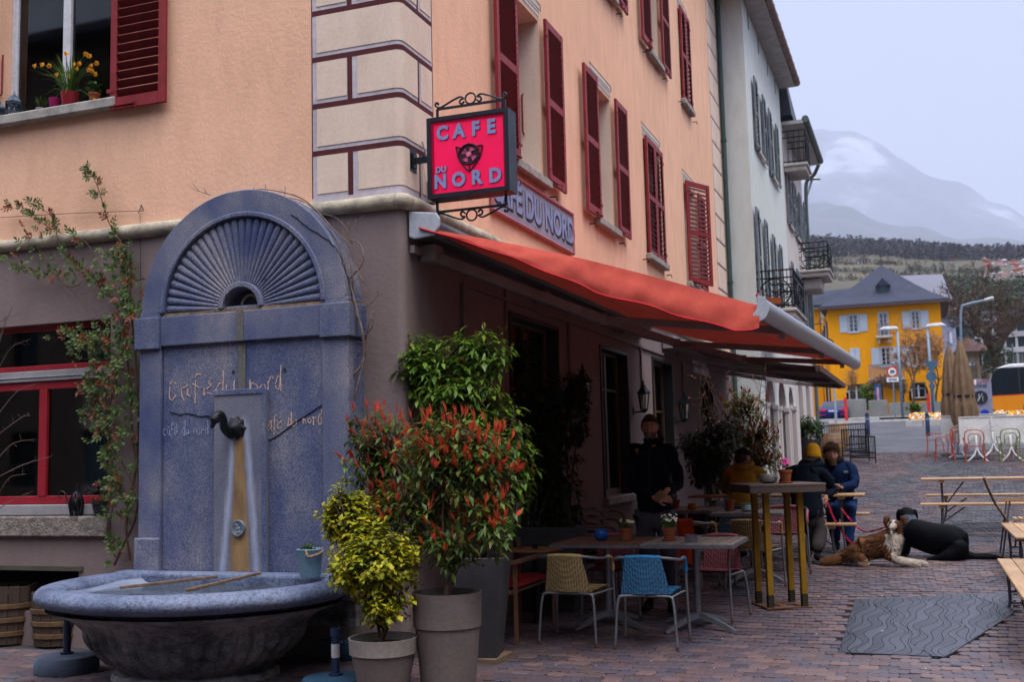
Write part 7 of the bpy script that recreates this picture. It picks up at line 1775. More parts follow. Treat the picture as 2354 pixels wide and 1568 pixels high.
# ---- man standing behind the tables
by_=10.35;hcn=at(1494,982,y=by_-.02);X0=hcn.x+.03;gzm=gz(by_)
t=person('man in a dark navy coat standing behind the tables under the awning, holding a wallet',(X0,by_,gzm))
pel=V(X0-.02,by_+.02,gzm+.98);chest=V(X0-.02,by_,gzm+1.42);neck=V(X0,by_-.01,gzm+1.63);sL,sR=V(X0+.16,by_-.01,gzm+1.54),V(X0-.185,by_,gzm+1.53)
eL,eR=V(X0+.225,by_+.02,gzm+1.19),V(X0-.235,by_-.02,gzm+1.19);wL,wR=at(1532,1128,y=by_-.30),at(1512,1150,y=by_-.34)
hL=hand_chains(wL,(-.55,-.25,-.55),(.3,-1,.3),0.92,.45,-1);hR=hand_chains(wR,(.75,-.2,.1),(-.1,-1,.5),.92,.5,1)
bc=[[(pel,(.12,.09)),(chest,(.12,.085)),(neck,.055),(hcn+V(0,.02,-.07),.055)],[(chest,(.12,.085)),(sL,.032),(eL,.028),(wL,.024)],[(chest,(.12,.085)),(sR,.032),(eR,.028),(wR,.024)],[(pel,(.12,.09)),(pel+V(.1,0,-.1),.08),(pel+V(.1,0,-.5),.055),(V(X0+.1,by_,gzm+.08),.04)],[(pel,(.12,.09)),(pel+V(-.1,0,-.1),.08),(pel+V(-.11,0,-.5),.055),(V(X0-.1,by_+.05,gzm+.08),.04)]]+hL+hR
hm,hR_=head_geo(hcn,radians(8),radians(8));put(t,'body',[skin_mesh(bc,2),(hm.v,hm.f)],skA);eyes(t,hcn,hR_,1.0)
jacket(t,pel+V(0,0,.10),chest,neck+V(0,0,-.01),sL,sR,eL,eR,wL+(eL-wL)*.12,wR+(eR-wR)*.12,navy,1.03,hip=pel+V(0,0,-.10),name='coat')
m=M();m.tube([neck+V(.075*cos(a)*1.0,.07*sin(a),-.01+.012*sin(a))for a in[k*pi/8 for k in range(17)]],.028,8);m.build('collar',navy,t,smooth=True)
m=M();zz=[neck+V(0,-.10,-.05),chest+V(.0,-.155,0),pel+V(0,-.165,.1),pel+V(0,-.155,-.05)];m.tube(spline(zz,4),.006,5);m.build('zip',iron_m,t)
legs(t,pel+V(0,0,-.05),[(pel+V(.1,0,-.12),V(X0+.11,by_-.02,gzm+.52),V(X0+.12,by_,gzm+.1)),(pel+V(-.1,0,-.12),V(X0-.10,by_-.02,gzm+.52),V(X0-.1,by_+.05,gzm+.1))],greyt,(.115,.10,.078,.07))
for xx in(.12,-.1):shoe(t,(X0+xx,by_,gzm+.09),(xx*.8,-1,0),blk)
hair_cap(t,hcn,hR_,1.0,mat('dark_grey_hair',(.05,.042,.04),.8,scale=40),thick=.006,n=1100,L_=.018)
m=M()
for i in range(520):
 a=rad(-1.25,1.25);z_=rad(-.105,-.035)-.0*abs(a);p_=V(.072*sin(a)*(1-.28*min(1,-z_/.118)),-.098*cos(a)*(1-.1)*(1 if z_>-.08 else.9)-.004,z_)
 if abs(p_.x)<.02 and-.075<z_<-.05:continue
 q_=hcn+hR_@p_;m.add([q_+V(-.004,0,0),q_+V(.004,0,0),q_+V(0,-.005,-.010)],[(0,1,2)])
m.build('beard',mat('grey_beard',(.16,.14,.13),.9),t)
w_=(wL+wR)/2+V(-.01,-.045,-.005);m=M();m.box(w_+V(-.05,-.008,-.035),w_+V(.045,.008,.04),R=Matrix.Rotation(radians(-38),3,'Y'));o=m.build('wallet',mat('tan_leather',(.22,.12,.06),.6),bevel=.004);tag(o,'folded tan wallet in the hands of the standing man','wallet')
# ---- person in a mustard coat and black cap, back to us
by2=13.95;cc_=at(1708,1052,y=by2);g2=gz(by2);X1=cc_.x
t=person('person in a mustard coat and black cap seated with back turned behind the high table',(X1,by2,g2))
pel=V(X1-.02,by2-.05,g2+.55);chest=V(X1-.01,by2+.02,g2+1.0);neck=V(X1,by2+.05,g2+1.18)
sL,sR=V(X1+.2,by2+.05,g2+1.10),V(X1-.21,by2+.05,g2+1.09);eL,eR=V(X1+.30,by2+.2,g2+.86),V(X1-.28,by2+.22,g2+.86);wL,wR=V(X1+.16,by2+.42,g2+.82),V(X1-.12,by2+.42,g2+.82)
hm,hR_=head_geo(cc_,radians(180-35),radians(8));bc=[[(pel,(.11,.08)),(chest,(.11,.08)),(neck,.055),(cc_+V(0,0,-.06),.05)],[(chest,(.11,.08)),(sL,.032),(eL,.028),(wL,.024)],[(chest,(.11,.08)),(sR,.032),(eR,.028),(wR,.024)]]+hand_chains(wL,(-.6,.6,0),(0,0,1),.95,.3,-1)+hand_chains(wR,(.6,.6,0),(0,0,1),.95,.3,1)
put(t,'body',[skin_mesh(bc,2),(hm.v,hm.f)],skB);eyes(t,cc_,hR_,1.0)
jacket(t,pel+V(0,0,.02),chest,neck,sL,sR,eL,eR,wL,wR,mustc,1.12,name='coat',extra=[[(chest,(.2,.145)),(neck+V(0,-.05,-.02),(.14,.10))]])
m=M();m.tube([neck+V(.10*cos(a),-.02+.09*sin(a),.0+.03*sin(a))for a in[k*pi/8 for k in range(17)]],.04,8);m.build('hood',mustc,t,smooth=True)
hair_cap(t,cc_,hR_,1.0,mat('dark_grey_hair',(0,0,0)),thick=.006,n=900,L_=.018)
m=M();m.ball((0,0,.028),.098,20,10,(.92,1.12,1.0));st=len(m.v);m.v=[(x,y,max(z,.028))for x,y,z in m.v];m.add([(.06*cos(a)*1.1,-.10+.075*sin(a)-.02,.03+.002)for a in[pi+k*pi/8 for k in range(9)]]+[(.06*cos(a)*1.1,-.10+.075*sin(a)-.02,.038)for a in[pi+k*pi/8 for k in range(9)]],[tuple(range(8,-1,-1)),tuple(range(9,18))]+[(k,k+1,k+10,k+9)for k in range(8)])
m.v=[tuple(hR_@V(*v)+cc_)for v in m.v];m.build('cap',cloth('black_cap',(.008,.008,.01)),t,smooth=40)
legs(t,pel,[(pel+V(.09,.05,-.03),pel+V(.14,.45,-.03),V(X1+.14,by2+.4,g2+.1)),(pel+V(-.09,.05,-.03),pel+V(-.12,.45,-.03),V(X1-.12,by2+.4,g2+.1))],cloth('dark_trousers',(.02,.02,.025)))
for xx in(.14,-.12):shoe(t,(X1+xx,by2+.4,g2+.09),(0,1,0),blk)
# ---- person with yellow beanie leaning on the table, back to us
by3=13.85;cc_=at(1869,1046,y=by3+.18);g3=gz(by3);X2=at(1850,1150,y=by3).x
t=person('',(X2,by3,g3))
t['label']='person in yellow knitted hat and dark parka, back to the viewer, holding the red leashes'
pel=V(X2+.02,by3+.0,g3+.56);chest=V(X2+.0,by3+.10,g3+1.0);neck=V(cc_.x-.03,by3+.16,g3+1.16)
sL,sR=V(X2+.19,by3+.14,g3+1.10),V(X2-.20,by3+.12,g3+1.08);eL,eR=V(X2+.33,by3+.28,g3+.86),V(X2-.28,by3+.30,g3+.84);wL,wR=V(X2+.24,by3+.10,g3+.78),V(X2-.02,by3+.48,g3+.80)
hm,hR_=head_geo(cc_,radians(180+6),radians(12));bc=[[(pel,(.11,.08)),(chest,(.11,.08)),(neck,.055),(cc_+V(0,0,-.06),.05)],[(chest,(.11,.08)),(sL,.032),(eL,.028),(wL,.024)],[(chest,(.11,.08)),(sR,.032),(eR,.028),(wR,.024)]]+hand_chains(wL,(.15,-.5,-.8),(.9,-.4,0),.95,.7,1)+hand_chains(wR,(.6,.6,0),(0,0,1),.95,.3,1)
put(t,'body',[skin_mesh(bc,2),(hm.v,hm.f)],skB)
jacket(t,pel+V(0,0,.03),chest,neck,sL,sR,eL,eR,wL,wR,navy2,1.16,hip=pel+V(0,-.02,-.08),name='parka',extra=[[(chest,(.2,.145)),(neck+V(0,-.07,.0),(.15,.12))]])
m=M();m.tube([neck+V(.11*cos(a),-.0+.09*sin(a),.02+.03*sin(a))for a in[k*pi/8 for k in range(17)]],.045,8);m.build('hood',navy2,t,smooth=True)
m=M();m.tube([neck+V(.075*cos(a),.01+.07*sin(a),.075)for a in[k*pi/8 for k in range(17)]],.022,8);m.build('scarf',cloth('grey_scarf',(.12,.13,.16)),t,smooth=True)
m=M();m.lathe([(.098,-.035),(.103,.0),(.101,.05),(.085,.10),(.055,.135),(.02,.148),(.001,.15)],40,sx=.92,sy=1.1,fn=lambda r,z,a:r*(1+.018*cos(a*20)));m.lathe([(.102,-.045),(.108,-.03),(.108,.01),(.103,.02)],40,sx=.92,sy=1.1,fn=lambda r,z,a:r*(1+.02*cos(a*20)))
m.v=[tuple(Matrix.Rotation(-.22,3,'X')@V(*v)+cc_)for v in m.v];m.build('knitted_hat',cloth('yellow_knit',(.46,.23,.012)),t,smooth=True)
legs(t,pel,[(pel+V(.1,.0,-.04),V(X2+.17,by3-.02,g3+.36),V(X2+.12,by3-.18,g3+.12)),(pel+V(-.08,.05,-.04),V(X2-.02,by3+.34,g3+.44),V(X2+.0,by3+.05,g3+.12))],cloth('grey_brown_trousers',(.055,.048,.05)),(.115,.10,.085,.075))
shoe(t,(X2+.12,by3-.18,g3+.1),(.9,-.5,0),blk,1.1);shoe(t,(X2+.0,by3+.05,g3+.1),(-.3,1,0),blk,1.1)
LEASH_HAND=wL+V(.02,-.04,-.06)
# ---- curly haired person facing us
by4=15.2;cc_=at(1912,1046,y=by4-.12);g4=gz(by4);X3=cc_.x+.06
t=person('curly haired bearded person in a blue jacket facing the viewer across the beer table',(X3,by4,g4))
pel=V(X3+.02,by4+.05,g4+.55);chest=V(X3+.02,by4+.0,g4+.99);neck=V(cc_.x+.02,by4-.05,g4+1.15)
sL,sR=V(X3+.18,by4-.02,g4+1.08),V(X3-.16,by4-.02,g4+1.08);eL,eR=V(X3+.22,by4-.22,g4+.84),V(X3-.2,by4-.25,g4+.84);wL,wR=V(X3+.02,by4-.42,g4+.80),V(X3-.05,by4-.38,g4+.84)
hm,hR_=head_geo(cc_,radians(10),radians(4));bc=[[(pel,(.11,.08)),(chest,(.11,.08)),(neck,.055),(cc_+V(0,.01,-.06),.05)],[(chest,(.11,.08)),(sL,.032),(eL,.028),(wL,.024)],[(chest,(.11,.08)),(sR,.032),(eR,.028),(wR,.024)]]+hand_chains(wL,(-.8,-.2,0),(0,-.3,1),.95,.3,-1)+hand_chains(wR,(.6,-.3,0),(0,-.3,1),.95,.3,1)
put(t,'body',[skin_mesh(bc,2),(hm.v,hm.f)],skB);eyes(t,cc_,hR_,1.0)
jacket(t,pel+V(0,0,.03),chest,neck,sL,sR,eL,eR,wL,wR,bluej,1.12,name='jacket')
m=M();m.tube([neck+V(.09*cos(a),.0+.08*sin(a),.01+.02*sin(a))for a in[k*pi/8 for k in range(17)]],.038,8);m.build('collar',cloth('black_collar',(.008,.009,.012)),t,smooth=True)
m=M();m.box(chest+V(.06,-.165,.0),chest+V(.12,-.15,.03));m.build('chest_badge',mat('pale_badge',(.2,.22,.3),.6),t)
hair_cap(t,cc_,hR_,1.0,mat('brown_curls',(.075,.042,.025),.85,scale=40),thick=.016,n=420,L_=.055,curl=.022,back=-.07)
m=M()
for i in range(600):
 a=rad(-1.2,1.2);z_=rad(-.125,-.04);p_=V(.074*sin(a)*(1-.28*min(1,-z_/.118)),-.100*cos(a)*(1 if z_>-.08 else.9)-.006,z_)
 if abs(p_.x)<.018 and-.073<z_<-.052:continue
 q_=cc_+hR_@p_;m.add([q_+V(-.004,0,0),q_+V(.004,0,0),q_+V(0,-.006,-.013)],[(0,1,2)])
m.build('beard',mat('brown_beard',(.10,.055,.03),.9),t)
legs(t,pel,[(pel+V(.1,-.05,-.03),pel+V(.12,-.45,-.05),V(X3+.12,by4-.55,g4+.1)),(pel+V(-.09,-.05,-.03),pel+V(-.10,-.42,-.05),V(X3-.05,by4-.3,g4+.1))],bluet,(.105,.095,.075,.065))
shoe(t,(X3+.13,by4-.57,g4+.09),(.7,-.7,0),blk,1.1);shoe(t,(X3-.05,by4-.3,g4+.09),(0,-1,0),blk,1.1)
# ---- dogs
def fur_tufts(V_,F_,mt_fn,t,mats,n,L_,name='fur',up=.2,keep=None,parent=None):
 m=M();tri=[f for f in F_];areas=[]
 for _ in range(n):
  f=tri[rnd.randrange(len(tri))];a,b,c=(V(*V_[f[0]]),V(*V_[f[1]]),V(*V_[f[2]]));r1,r2=rnd.random(),rnd.random()
  p=a+(b-a)*r1+(c-a)*r2 if r1+r2<1 else a+(b-a)*(1-r1)+(c-a)*(1-r2)
  n_=(b-a).cross(c-a)
  if n_.length<1e-9:continue
  n_.normalize();
  if p.z<gz(p.y)+.012:continue
  m.k,l,dirv=mt_fn(p);l*=L_*rad(.6,1.3);s=n_.cross(dirv)
  if s.length<1e-4:s=n_.orthogonal()
  s=s.normalized()*l*.085;d=(n_*.35+dirv*.9+V(rad(-.2,.2),rad(-.2,.2),rad(-.2,.1))).normalized()
  q_=p+d*l;q_.z=max(q_.z,gz(q_.y)+.004)
  m.add([p-s,p+s,p+d*l*.55+s*.7,q_,p+d*l*.55-s*.7],[(0,1,2,3,4)])
 return m.build(name,mats,t,kind='stuff')
furb=mat('brown_fur',(.085,.036,.018),.85,spec=.08,scale=16,var=.4,bump=.8,bscale=120);furo=mat('ginger_fur',(.19,.085,.04),.85,spec=.08,scale=16,var=.3,bump=.8,bscale=120);furw=mat('cream_fur',(.50,.43,.37),.85,spec=.08,scale=14,var=.2,bump=.8,bscale=120);furk=mat('black_fur',(.0035,.004,.006),.6,spec=.05,scale=14,var=.4,bump=.6,bscale=90);furg=mat('grey_speckled_fur',(.07,.085,.12),.8,spec=.08,scale=30,var=.6,bump=.8,bscale=120)
DY=13.65;dz0=gz(DY)
def dp(X,Y,y=DY):return at(X,Y,y=y)
t=thing('dog','brown and white long haired dog lying on the paving, head up, facing right','dog',(dp(2030,1290).x,DY,dz0))
hip=dp(1960,1270,DY+.02);hip.z=dz0+.17;ribs=dp(2010,1270,DY+.02);ribs.z=dz0+.19;shl=dp(2050,1262,DY);shl.z=dz0+.25;nk=dp(2060,1245,DY-.03);nk.z=dz0+.38;hd=dp(2060,1232,DY-.05);hd.z=dz0+.475
elb=shl+V(.0,-.08,-.17);paw=dp(2122,1296,DY-.05);paw.z=dz0+.035;paw2=dp(2105,1296,DY-.14);paw2.z=dz0+.035
mz=hd+V(-.045,-.11,-.035)
chd=[[(ribs,(.13,.15)),(hip,(.125,.14)),(dp(1935,1285)*1.0+V(0,0,0),.07)],[(ribs,(.13,.15)),(shl,(.125,.135)),(nk,(.095,.10)),(hd,(.088,.085)),(hd+V(-.02,-.06,-.01),(.066,.06)),(mz,(.032,.03)),(mz+V(-.02,-.045,-.005),(.024,.02))],[(shl,(.125,.135)),(elb+V(.02,-.02,0),.055),(elb.lerp(paw,.55),.034),(paw,.034),(paw+V(.05,-.005,-.008),.026)],[(shl,(.125,.135)),(elb+V(0,-.08,.01),.05),((elb+V(0,-.08,0)).lerp(paw2,.6),.032),(paw2,.033),(paw2+V(.05,-.01,-.008),.025)],[(hip,(.125,.14)),(hip+V(.04,-.12,-.06),.085),(hip+V(.16,-.15,-.12),.045),(hip+V(.06,-.17,-.145),.03),(hip+V(.20,-.18,-.15),.03)],[(hip,(.125,.14)),(hip+V(-.13,-.06,-.09),.06),(hip+V(-.24,-.1,-.12),.05),(hip+V(-.33,-.08,-.125),.03)]]
vd,fd=skin_mesh(chd,2);vd=[V(p.x,p.y,max(p.z,gz(p.y)+.004))for p in vd]
m=M();m.add(vd,fd)
def dogmat(p):
 dx=p.x-shl.x
 if(p-hd).length<.14 or(p.z>nk.z+.04):
  q_=p-hd
  if abs(q_.x+.018)<.017 or p.y<mz.y+.02:return 2,.16,V(0,.2,.3)
  return 0,.22,V(.1,.3,-.2)
 if p.z>shl.z-.05 and dx>-.06 and p.y<DY+.05 and p.x>shl.x-.05:return 2,1.2,V(.1,-.3,-.9)
 if dx>.0 and p.z<shl.z:return(2,.6,V(.3,-.1,-.6))if rnd.random()<.85 else(1,.5,V(.2,0,-.5))
 if p.x<hip.x-.10:return 1,1.2,V(-.8,-.1,-.2)
 if p.z<dz0+.08:return(1 if rnd.random()<.7 else 2),.5,V(-.4,0,-.4)
 return(0 if rnd.random()<.8 else 1),.9,V(-.8,-.1,-.35)
m.mi=[dogmat(sum((vd[i]for i in f),V(0,0,0))/len(f))[0]for f in fd]
db=m.build('body',[furb,furo,furw],t,smooth=True);fur_tufts(vd,fd,dogmat,t,[furb,furo,furw],24000,.042)
for s_ in(-1,1):
 m=M();b_=hd+V(s_*.062-.0,.0,.055);P_=[b_,b_+V(s_*.035,-.01,.005),b_+V(s_*.045,-.03,-.045),b_+V(s_*.035,-.035,-.08)];m.tube(spline(P_,4),[.026,.03,.034,.036,.036,.034,.03,.028,.024,.02,.015,.01,.006],8);m.v=[(x,y*1.0,z)for x,y,z in m.v];m.build('ear',furb,t,smooth=True)
 m=M();m.ball(hd+V(s_*.028-.022,-.085,.022),.009,8,6);m.build('eye',mat('dog_eye',(.02,.012,.008),.1,bump=0),t,smooth=True)
m=M();m.ball(mz+V(-.025,-.065,.004),.015,10,8);m.build('nose',mat('pinkish_nose',(.14,.06,.06),.4,bump=0),t,smooth=True)
DOGCOLLAR=nk+V(-.05,-.06,.03)
# black dog seen from behind
BY=14.35;bz=gz(BY);t=thing('dog','large black dog lying behind the brown one, seen from behind with tail stretched right','dog',(at(2150,1285,y=BY).x,BY,bz))
Bx=lambda X,z,y=BY:V(at(X,1250,y=y).x,y,bz+z)
hd=Bx(2089,.50,BY+.28);nk=Bx(2093,.39,BY+.2);shl=Bx(2105,.28,BY+.12);rb=Bx(2150,.22,BY+.04);hp_=Bx(2190,.20,BY-.04)
def loft(m,pts,rr,n=14,sub=5):
 """tapering body tube with elliptical sections (width, height)"""
 P=spline(pts,sub);k=len(P);R_=[]
 for i in range(k):
  t_=i/(k-1)*(len(rr)-1);a=min(int(t_),len(rr)-2);f_=t_-a;f_=f_*f_*(3-2*f_);R_.append((rr[a][0]*(1-f_)+rr[a+1][0]*f_,rr[a][1]*(1-f_)+rr[a+1][1]*f_))
 vs=[]
 for i in range(k):
  d=(P[min(i+1,k-1)]-P[max(i-1,0)]).normalized();s_=d.cross(V(0,0,1));s_=s_.normalized()if s_.length>.2 else V(1,0,0);u=s_.cross(d)
  vs+=[P[i]+s_*R_[i][0]*cos(2*pi*q_/n)+u*R_[i][1]*sin(2*pi*q_/n)for q_ in range(n)]
 m.add(vs,[(i*n+q_,i*n+(q_+1)%n,(i+1)*n+(q_+1)%n,(i+1)*n+q_)for i in range(k-1)for q_ in range(n)]+[tuple(range(n))[::-1],tuple((k-1)*n+q_ for q_ in range(n))])
m=M()
loft(m,[shl+V(-.06,.1,.0),shl,rb,hp_,hp_+V(.1,-.03,-.03),hp_+V(.16,-.04,-.06)],[(.06,.08),(.155,.18),(.18,.195),(.17,.19),(.14,.155),(.04,.05)])
loft(m,[shl+V(.03,-.02,0),nk,hd+V(0,-.02,0),hd+V(0,.08,-.01),hd+V(0,.16,-.05),hd+V(0,.22,-.06)],[(.14,.15),(.115,.12),(.10,.095),(.085,.075),(.045,.04),(.02,.02)])
loft(m,[hp_+V(.05,-.10,.02),hp_+V(.06,-.16,-.07),hp_+V(-.05,-.20,-.15),hp_+V(-.2,-.2,-.19),hp_+V(-.3,-.19,-.2)],[(.05,.05),(.12,.13),(.09,.08),(.045,.04),(.02,.02)])
loft(m,[hp_+V(.08,-.02,-.12),hp_+V(.2,-.05,-.175),hp_+V(.38,-.06,-.185),hp_+V(.5,-.07,-.195),hp_+V(.6,-.09,-.2)],[(.07,.07),(.055,.05),(.065,.05),(.05,.035),(.008,.008)])
loft(m,[shl+V(-.1,.0,-.05),shl+V(-.14,.05,-.2),shl+V(-.2,.25,-.27),shl+V(-.2,.4,-.28)],[(.05,.06),(.07,.08),(.045,.04),(.03,.03)])
vd=[V(*p)for p in m.v];vd=[V(p.x,p.y,max(p.z,gz(p.y)+.004))for p in vd];fd=[tuple(x_)for x_ in m.f];m.v=[tuple(p)for p in vd]
def bdm(p):
 if(p-nk).length<.13 and p.y<nk.y+.03:return(1 if rnd.random()<.75 else 0),.4,V(0,-.2,-.8)
 if p.x>hp_.x+.48:return 1,.7,V(.9,0,-.2)
 return 0,.7 if p.x>hp_.x+.1 else.4,V(.5,-.2,-.6)
m.mi=[0 if(sum((vd[i]for i in f),V(0,0,0))/len(f)-nk).length>.13 else 1 for f in fd]
m.build('body',[furk,furg],t,smooth=True);fur_tufts(vd,[x_ for x_ in fd if len(x_)==4],bdm,t,[furk,furg],14000,.035)
for s_ in(-1,1):
 m=M();b_=hd+V(s_*.07,.02,.045);P_=spline([b_,b_+V(s_*.035,0,-.015),b_+V(s_*.05,-.01,-.08),b_+V(s_*.045,-.01,-.16)],4);m.tube(P_,[.024+.012*sin(pi*i/(len(P_)-1))-.02*(i/(len(P_)-1))**3 for i in range(len(P_))],8);c0_=b_.x;m.v=[(c0_+(x-c0_)*.75,y,z)for x,y,z in m.v];m.build('ear',furk,t,smooth=True)
 # leashes
lr=mat('crimson_webbing',(.42,.012,.05),.7,scale=20)
P_=spline([LEASH_HAND,LEASH_HAND+V(.12,-.05,-.30),LEASH_HAND+V(.35,-.12,-.52),DOGCOLLAR],10);m=M()
for a_,b_ in zip(P_,P_[1:]):m.bar(a_,b_+(b_-a_)*.1,.022,.004,up=(0,-1,.3))
o=m.build('leash',lr);tag(o,'crimson leash hanging in a low arc from the parka sleeve to the brown dog','leash','red dog leashes')
P_=spline([LEASH_HAND+V(.14,.3,-.10),LEASH_HAND+V(.25,.1,-.22),LEASH_HAND+V(.42,0,-.36),DOGCOLLAR+V(.0,.02,.05)],10);m=M()
for i,(a_,b_)in enumerate(zip(P_,P_[1:])):m.bar(a_,b_+(b_-a_)*.1,.02,.004,up=(sin(i*.9),-1,cos(i*.9)))
o=m.build('leash',lr);tag(o,'upper twisted red leash running more directly to the brown dog','leash','red dog leashes')
# ==== across the square and street
def P33(X,Y=1060,y=32.6):return at(X,Y,y=y)
s33=32.8/2513
gal=mat('galvanised_blue',(.16,.22,.28),.5,metal=.4,scale=6);wht=mat('white_lacquer',(.62,.62,.62),.45,scale=3,var=.06,bump=0)
# folded white tables
def folded(X,y,label):
 g=gz(y);x=at(X,1000,y=y).x;t=thing('folded_table',label,'table',(x,y,g),group='white tables with tops tipped upright');P=V(x,y,g)
 h=M();R=Matrix.Rotation(radians(-8),3,'X');h.box((-.40,-.012,0),(.40,.012,.74));h.box((-.41,-.03,-.01),(.41,.012,.02));h.box((-.41,-.03,.72),(.41,.012,.75));h.box((-.41,-.03,.02),(-.39,.012,.72));h.box((.39,-.03,.02),(.41,.012,.72))
 h.xf(R,P+V(0,0,.48));h.build('tabletop',wht,t)
 m=M();c=P+V(0,-.05,.72)
 for sx_ in(-1,1):
  for sz_ in(-1,1):m.bar(c,c+V(.36*sx_,-.03,.3*sz_),.03,.02)
 m.build('underframe',wht,t)
 m=M();m.tube([P+V(0,-.06,.1),P+V(0,-.06,.7)],.03,8)
 for k in range(4):a=pi/4+k*pi/2;m.tube(spline([P+V(0,-.06,.38),P+V(.10*cos(a),.1*sin(a)-.06,.18),P+V(.30*cos(a),.3*sin(a)-.06,.03),P+V(.36*cos(a),.36*sin(a)-.06,.0)],4),.022,6)
 m.build('pedestal',wht,t,smooth=True)
for X,y,l in((2243,32.6,'front left white folded table behind a red chair'),(2322,32.5,'front right white folded table behind a green chair'),(2200,34.2,'rear left white folded table partly hidden by the parasol'),(2282,34.6,'rear middle white folded table between the two front ones')):folded(X,y,l)
def wire_chair(X,y,rz,col,label):
 g=gz(y);x=at(X,1000,y=y).x;t=thing('wire_chair',label,'chair',(x,y,g),rz,'red and green metal cafe chairs');P=V(x,y,g);R=Matrix.Rotation(rz,3,'Z')
 mt=mat('salmon_red_metal' if col=='red' else 'lime_green_metal',(.50,.08,.05)if col=='red' else(.18,.22,.05),.5,bump=0)
 for sx_ in(-1,1):
  for yy in(-.22,.2):m=M();m.tube([(.21*sx_,yy,.45),(.25*sx_,yy*1.15,0)],.014,5);m.xf(R,P);m.build('leg',mt,t)
  m=M();m.tube(spline([(.23*sx_,.2,.45),(.26*sx_,.2,.64),(.27*sx_,.05,.67),(.24*sx_,-.2,.66)],3),.013,5);m.xf(R,P);m.build('arm',mt,t)
 m=M();m.tube(spline([(-.21,-.2,.45),(-.24,-.24,.70),(-.16,-.27,.86),(.16,-.27,.86),(.24,-.24,.70),(.21,-.2,.45)],4),.014,5);m.tube(spline([(-.13,-.22,.5),(-.15,-.25,.68),(-.09,-.26,.76),(.09,-.26,.76),(.15,-.25,.68),(.13,-.22,.5)],4),.012,5)
 m.tube([(-.21,-.21,.45),(.21,-.21,.45)],.013,5);m.xf(R,P);m.build('back_loop',mt,t)
 m=M()
 for i in range(7):m.box((-.21,-.2+i*.06,.44),(.21,-.165+i*.06,.455))
 m.xf(R,P);m.build('seat_slats',mt,t,kind='stuff')
for X,y,rz,c,l in((2238,32.0,0,'red','red metal chair in front of the left white table'),(2318,32.0,.1,'green','green metal chair in front of the right white table'),(2168,32.8,1.6,'red','red metal chair turned sideways, nearest of the left pair'),(2148,35.2,1.55,'red','leftmost red metal chair, further back'),(2200,34.0,.2,'red','red chair tucked by the parasol base'),(2280,33.6,0,'green','green chair between the white tables'),(2345,33.2,-.4,'red','red chair at the far right edge behind the green one')):wire_chair(X,y,rz,c,l)
# closed parasols
def parasol(X,y,Yt,Yb,w,label):
 g=gz(y);a,b=at(X,Yt,y=y),at(X,Yb,y=y);t=thing('closed_parasol',label,'parasol',(a.x,y,g),group='closed beige parasols');H_=a.z-b.z;n=40
 m=M();pr=[(.03,H_),(.09,H_*.93),(.16,H_*.75),(.22*w,H_*.5),(.26*w,H_*.3),(.24*w,H_*.24),(.27*w,H_*.17),(.30*w,H_*.05),(.28*w,0)]
 m.lathe(pr,n,(a.x,y,b.z),fn=lambda r,z,an:r*(1+.22*cos(an*8+z*.8)*(.4+.6*(1-z/H_))));m.v=[(x,y_,z-(.16*(1+sin(8*atan2(y_-y,x-a.x)))if z<b.z+.01 else 0))for x,y_,z in m.v]
 m.build('canopy',cloth('beige_canvas',(.21,.14,.09)),t,smooth=True)
 m=M();m.tube([(a.x,y,g+.05),(a.x,y,a.z+.12)],.035,8);m.build('pole',gal,t);m=M();m.lathe([(.255*w,H_*.235),(.262*w,H_*.25),(.255*w,H_*.265)],24,(a.x,y,b.z));m.build('strap',iron_m,t);m=M();m.box((a.x-.4,y-.4,g),(a.x+.4,y+.4,g+.09));m.build('base_slab',gal,t,bevel=.01)
parasol(2206,33.8,783,955,1.05,'taller closed beige parasol on the right, tied with a black strap');parasol(2180,35.5,795,945,.95,'slightly shorter closed beige parasol behind and left')
# barrels, planter, crowd barriers
oak=wood('oak_stave',(.42,.19,.05),'z',.6);hoopg=mat('zinc_hoop',(.28,.29,.30),.5,metal=.6)
def wine_barrel(X,Yt,Yb,y,label):
 g=gz(y);a,b=at(X,Yt,y=y),at(X,Yb,y=y);h=a.z-g;t=thing('wine_barrel',label,'barrel',(a.x,y,g),group='oak wine barrels');r0=.36
 f=lambda q_:r0*(.84+.16*sin(pi*q_))
 for k in range(14):
  a0,a1=2*pi*k/14+.01,2*pi*(k+1)/14-.01;m=M();vs=[]
  for q_ in(0,.25,.5,.75,1):vs+=[V(a.x+rr*cos(an),y+rr*sin(an),g+h*q_)for rr,an in((f(q_),a0),(f(q_),a1),(f(q_)-.03,a1),(f(q_)-.03,a0))]
  m.add(vs,[(i*4+j,i*4+(j+1)%4,i*4+4+(j+1)%4,i*4+4+j)for i in range(4)for j in range(4)]+[(16,17,18,19)]);m.build('stave',oak,t)
 for q_ in(.05,.2,.35,.65,.8,.93):m=M();m.lathe([(f(q_)+.006,h*q_),(f(q_+.04)+.006,h*(q_+.04))],20,(a.x,y,g));m.build('hoop',hoopg,t,smooth=True)
 m=M();m.lathe([(.001,h-.03),(f(1)-.02,h-.03)],20,(a.x,y,g));m.build('lid',oak,t)
wine_barrel(1911,996,1050,34.0,'nearer oak barrel behind the curly haired person');wine_barrel(1926,974,1020,40.0,'further oak barrel standing behind the nearer one')
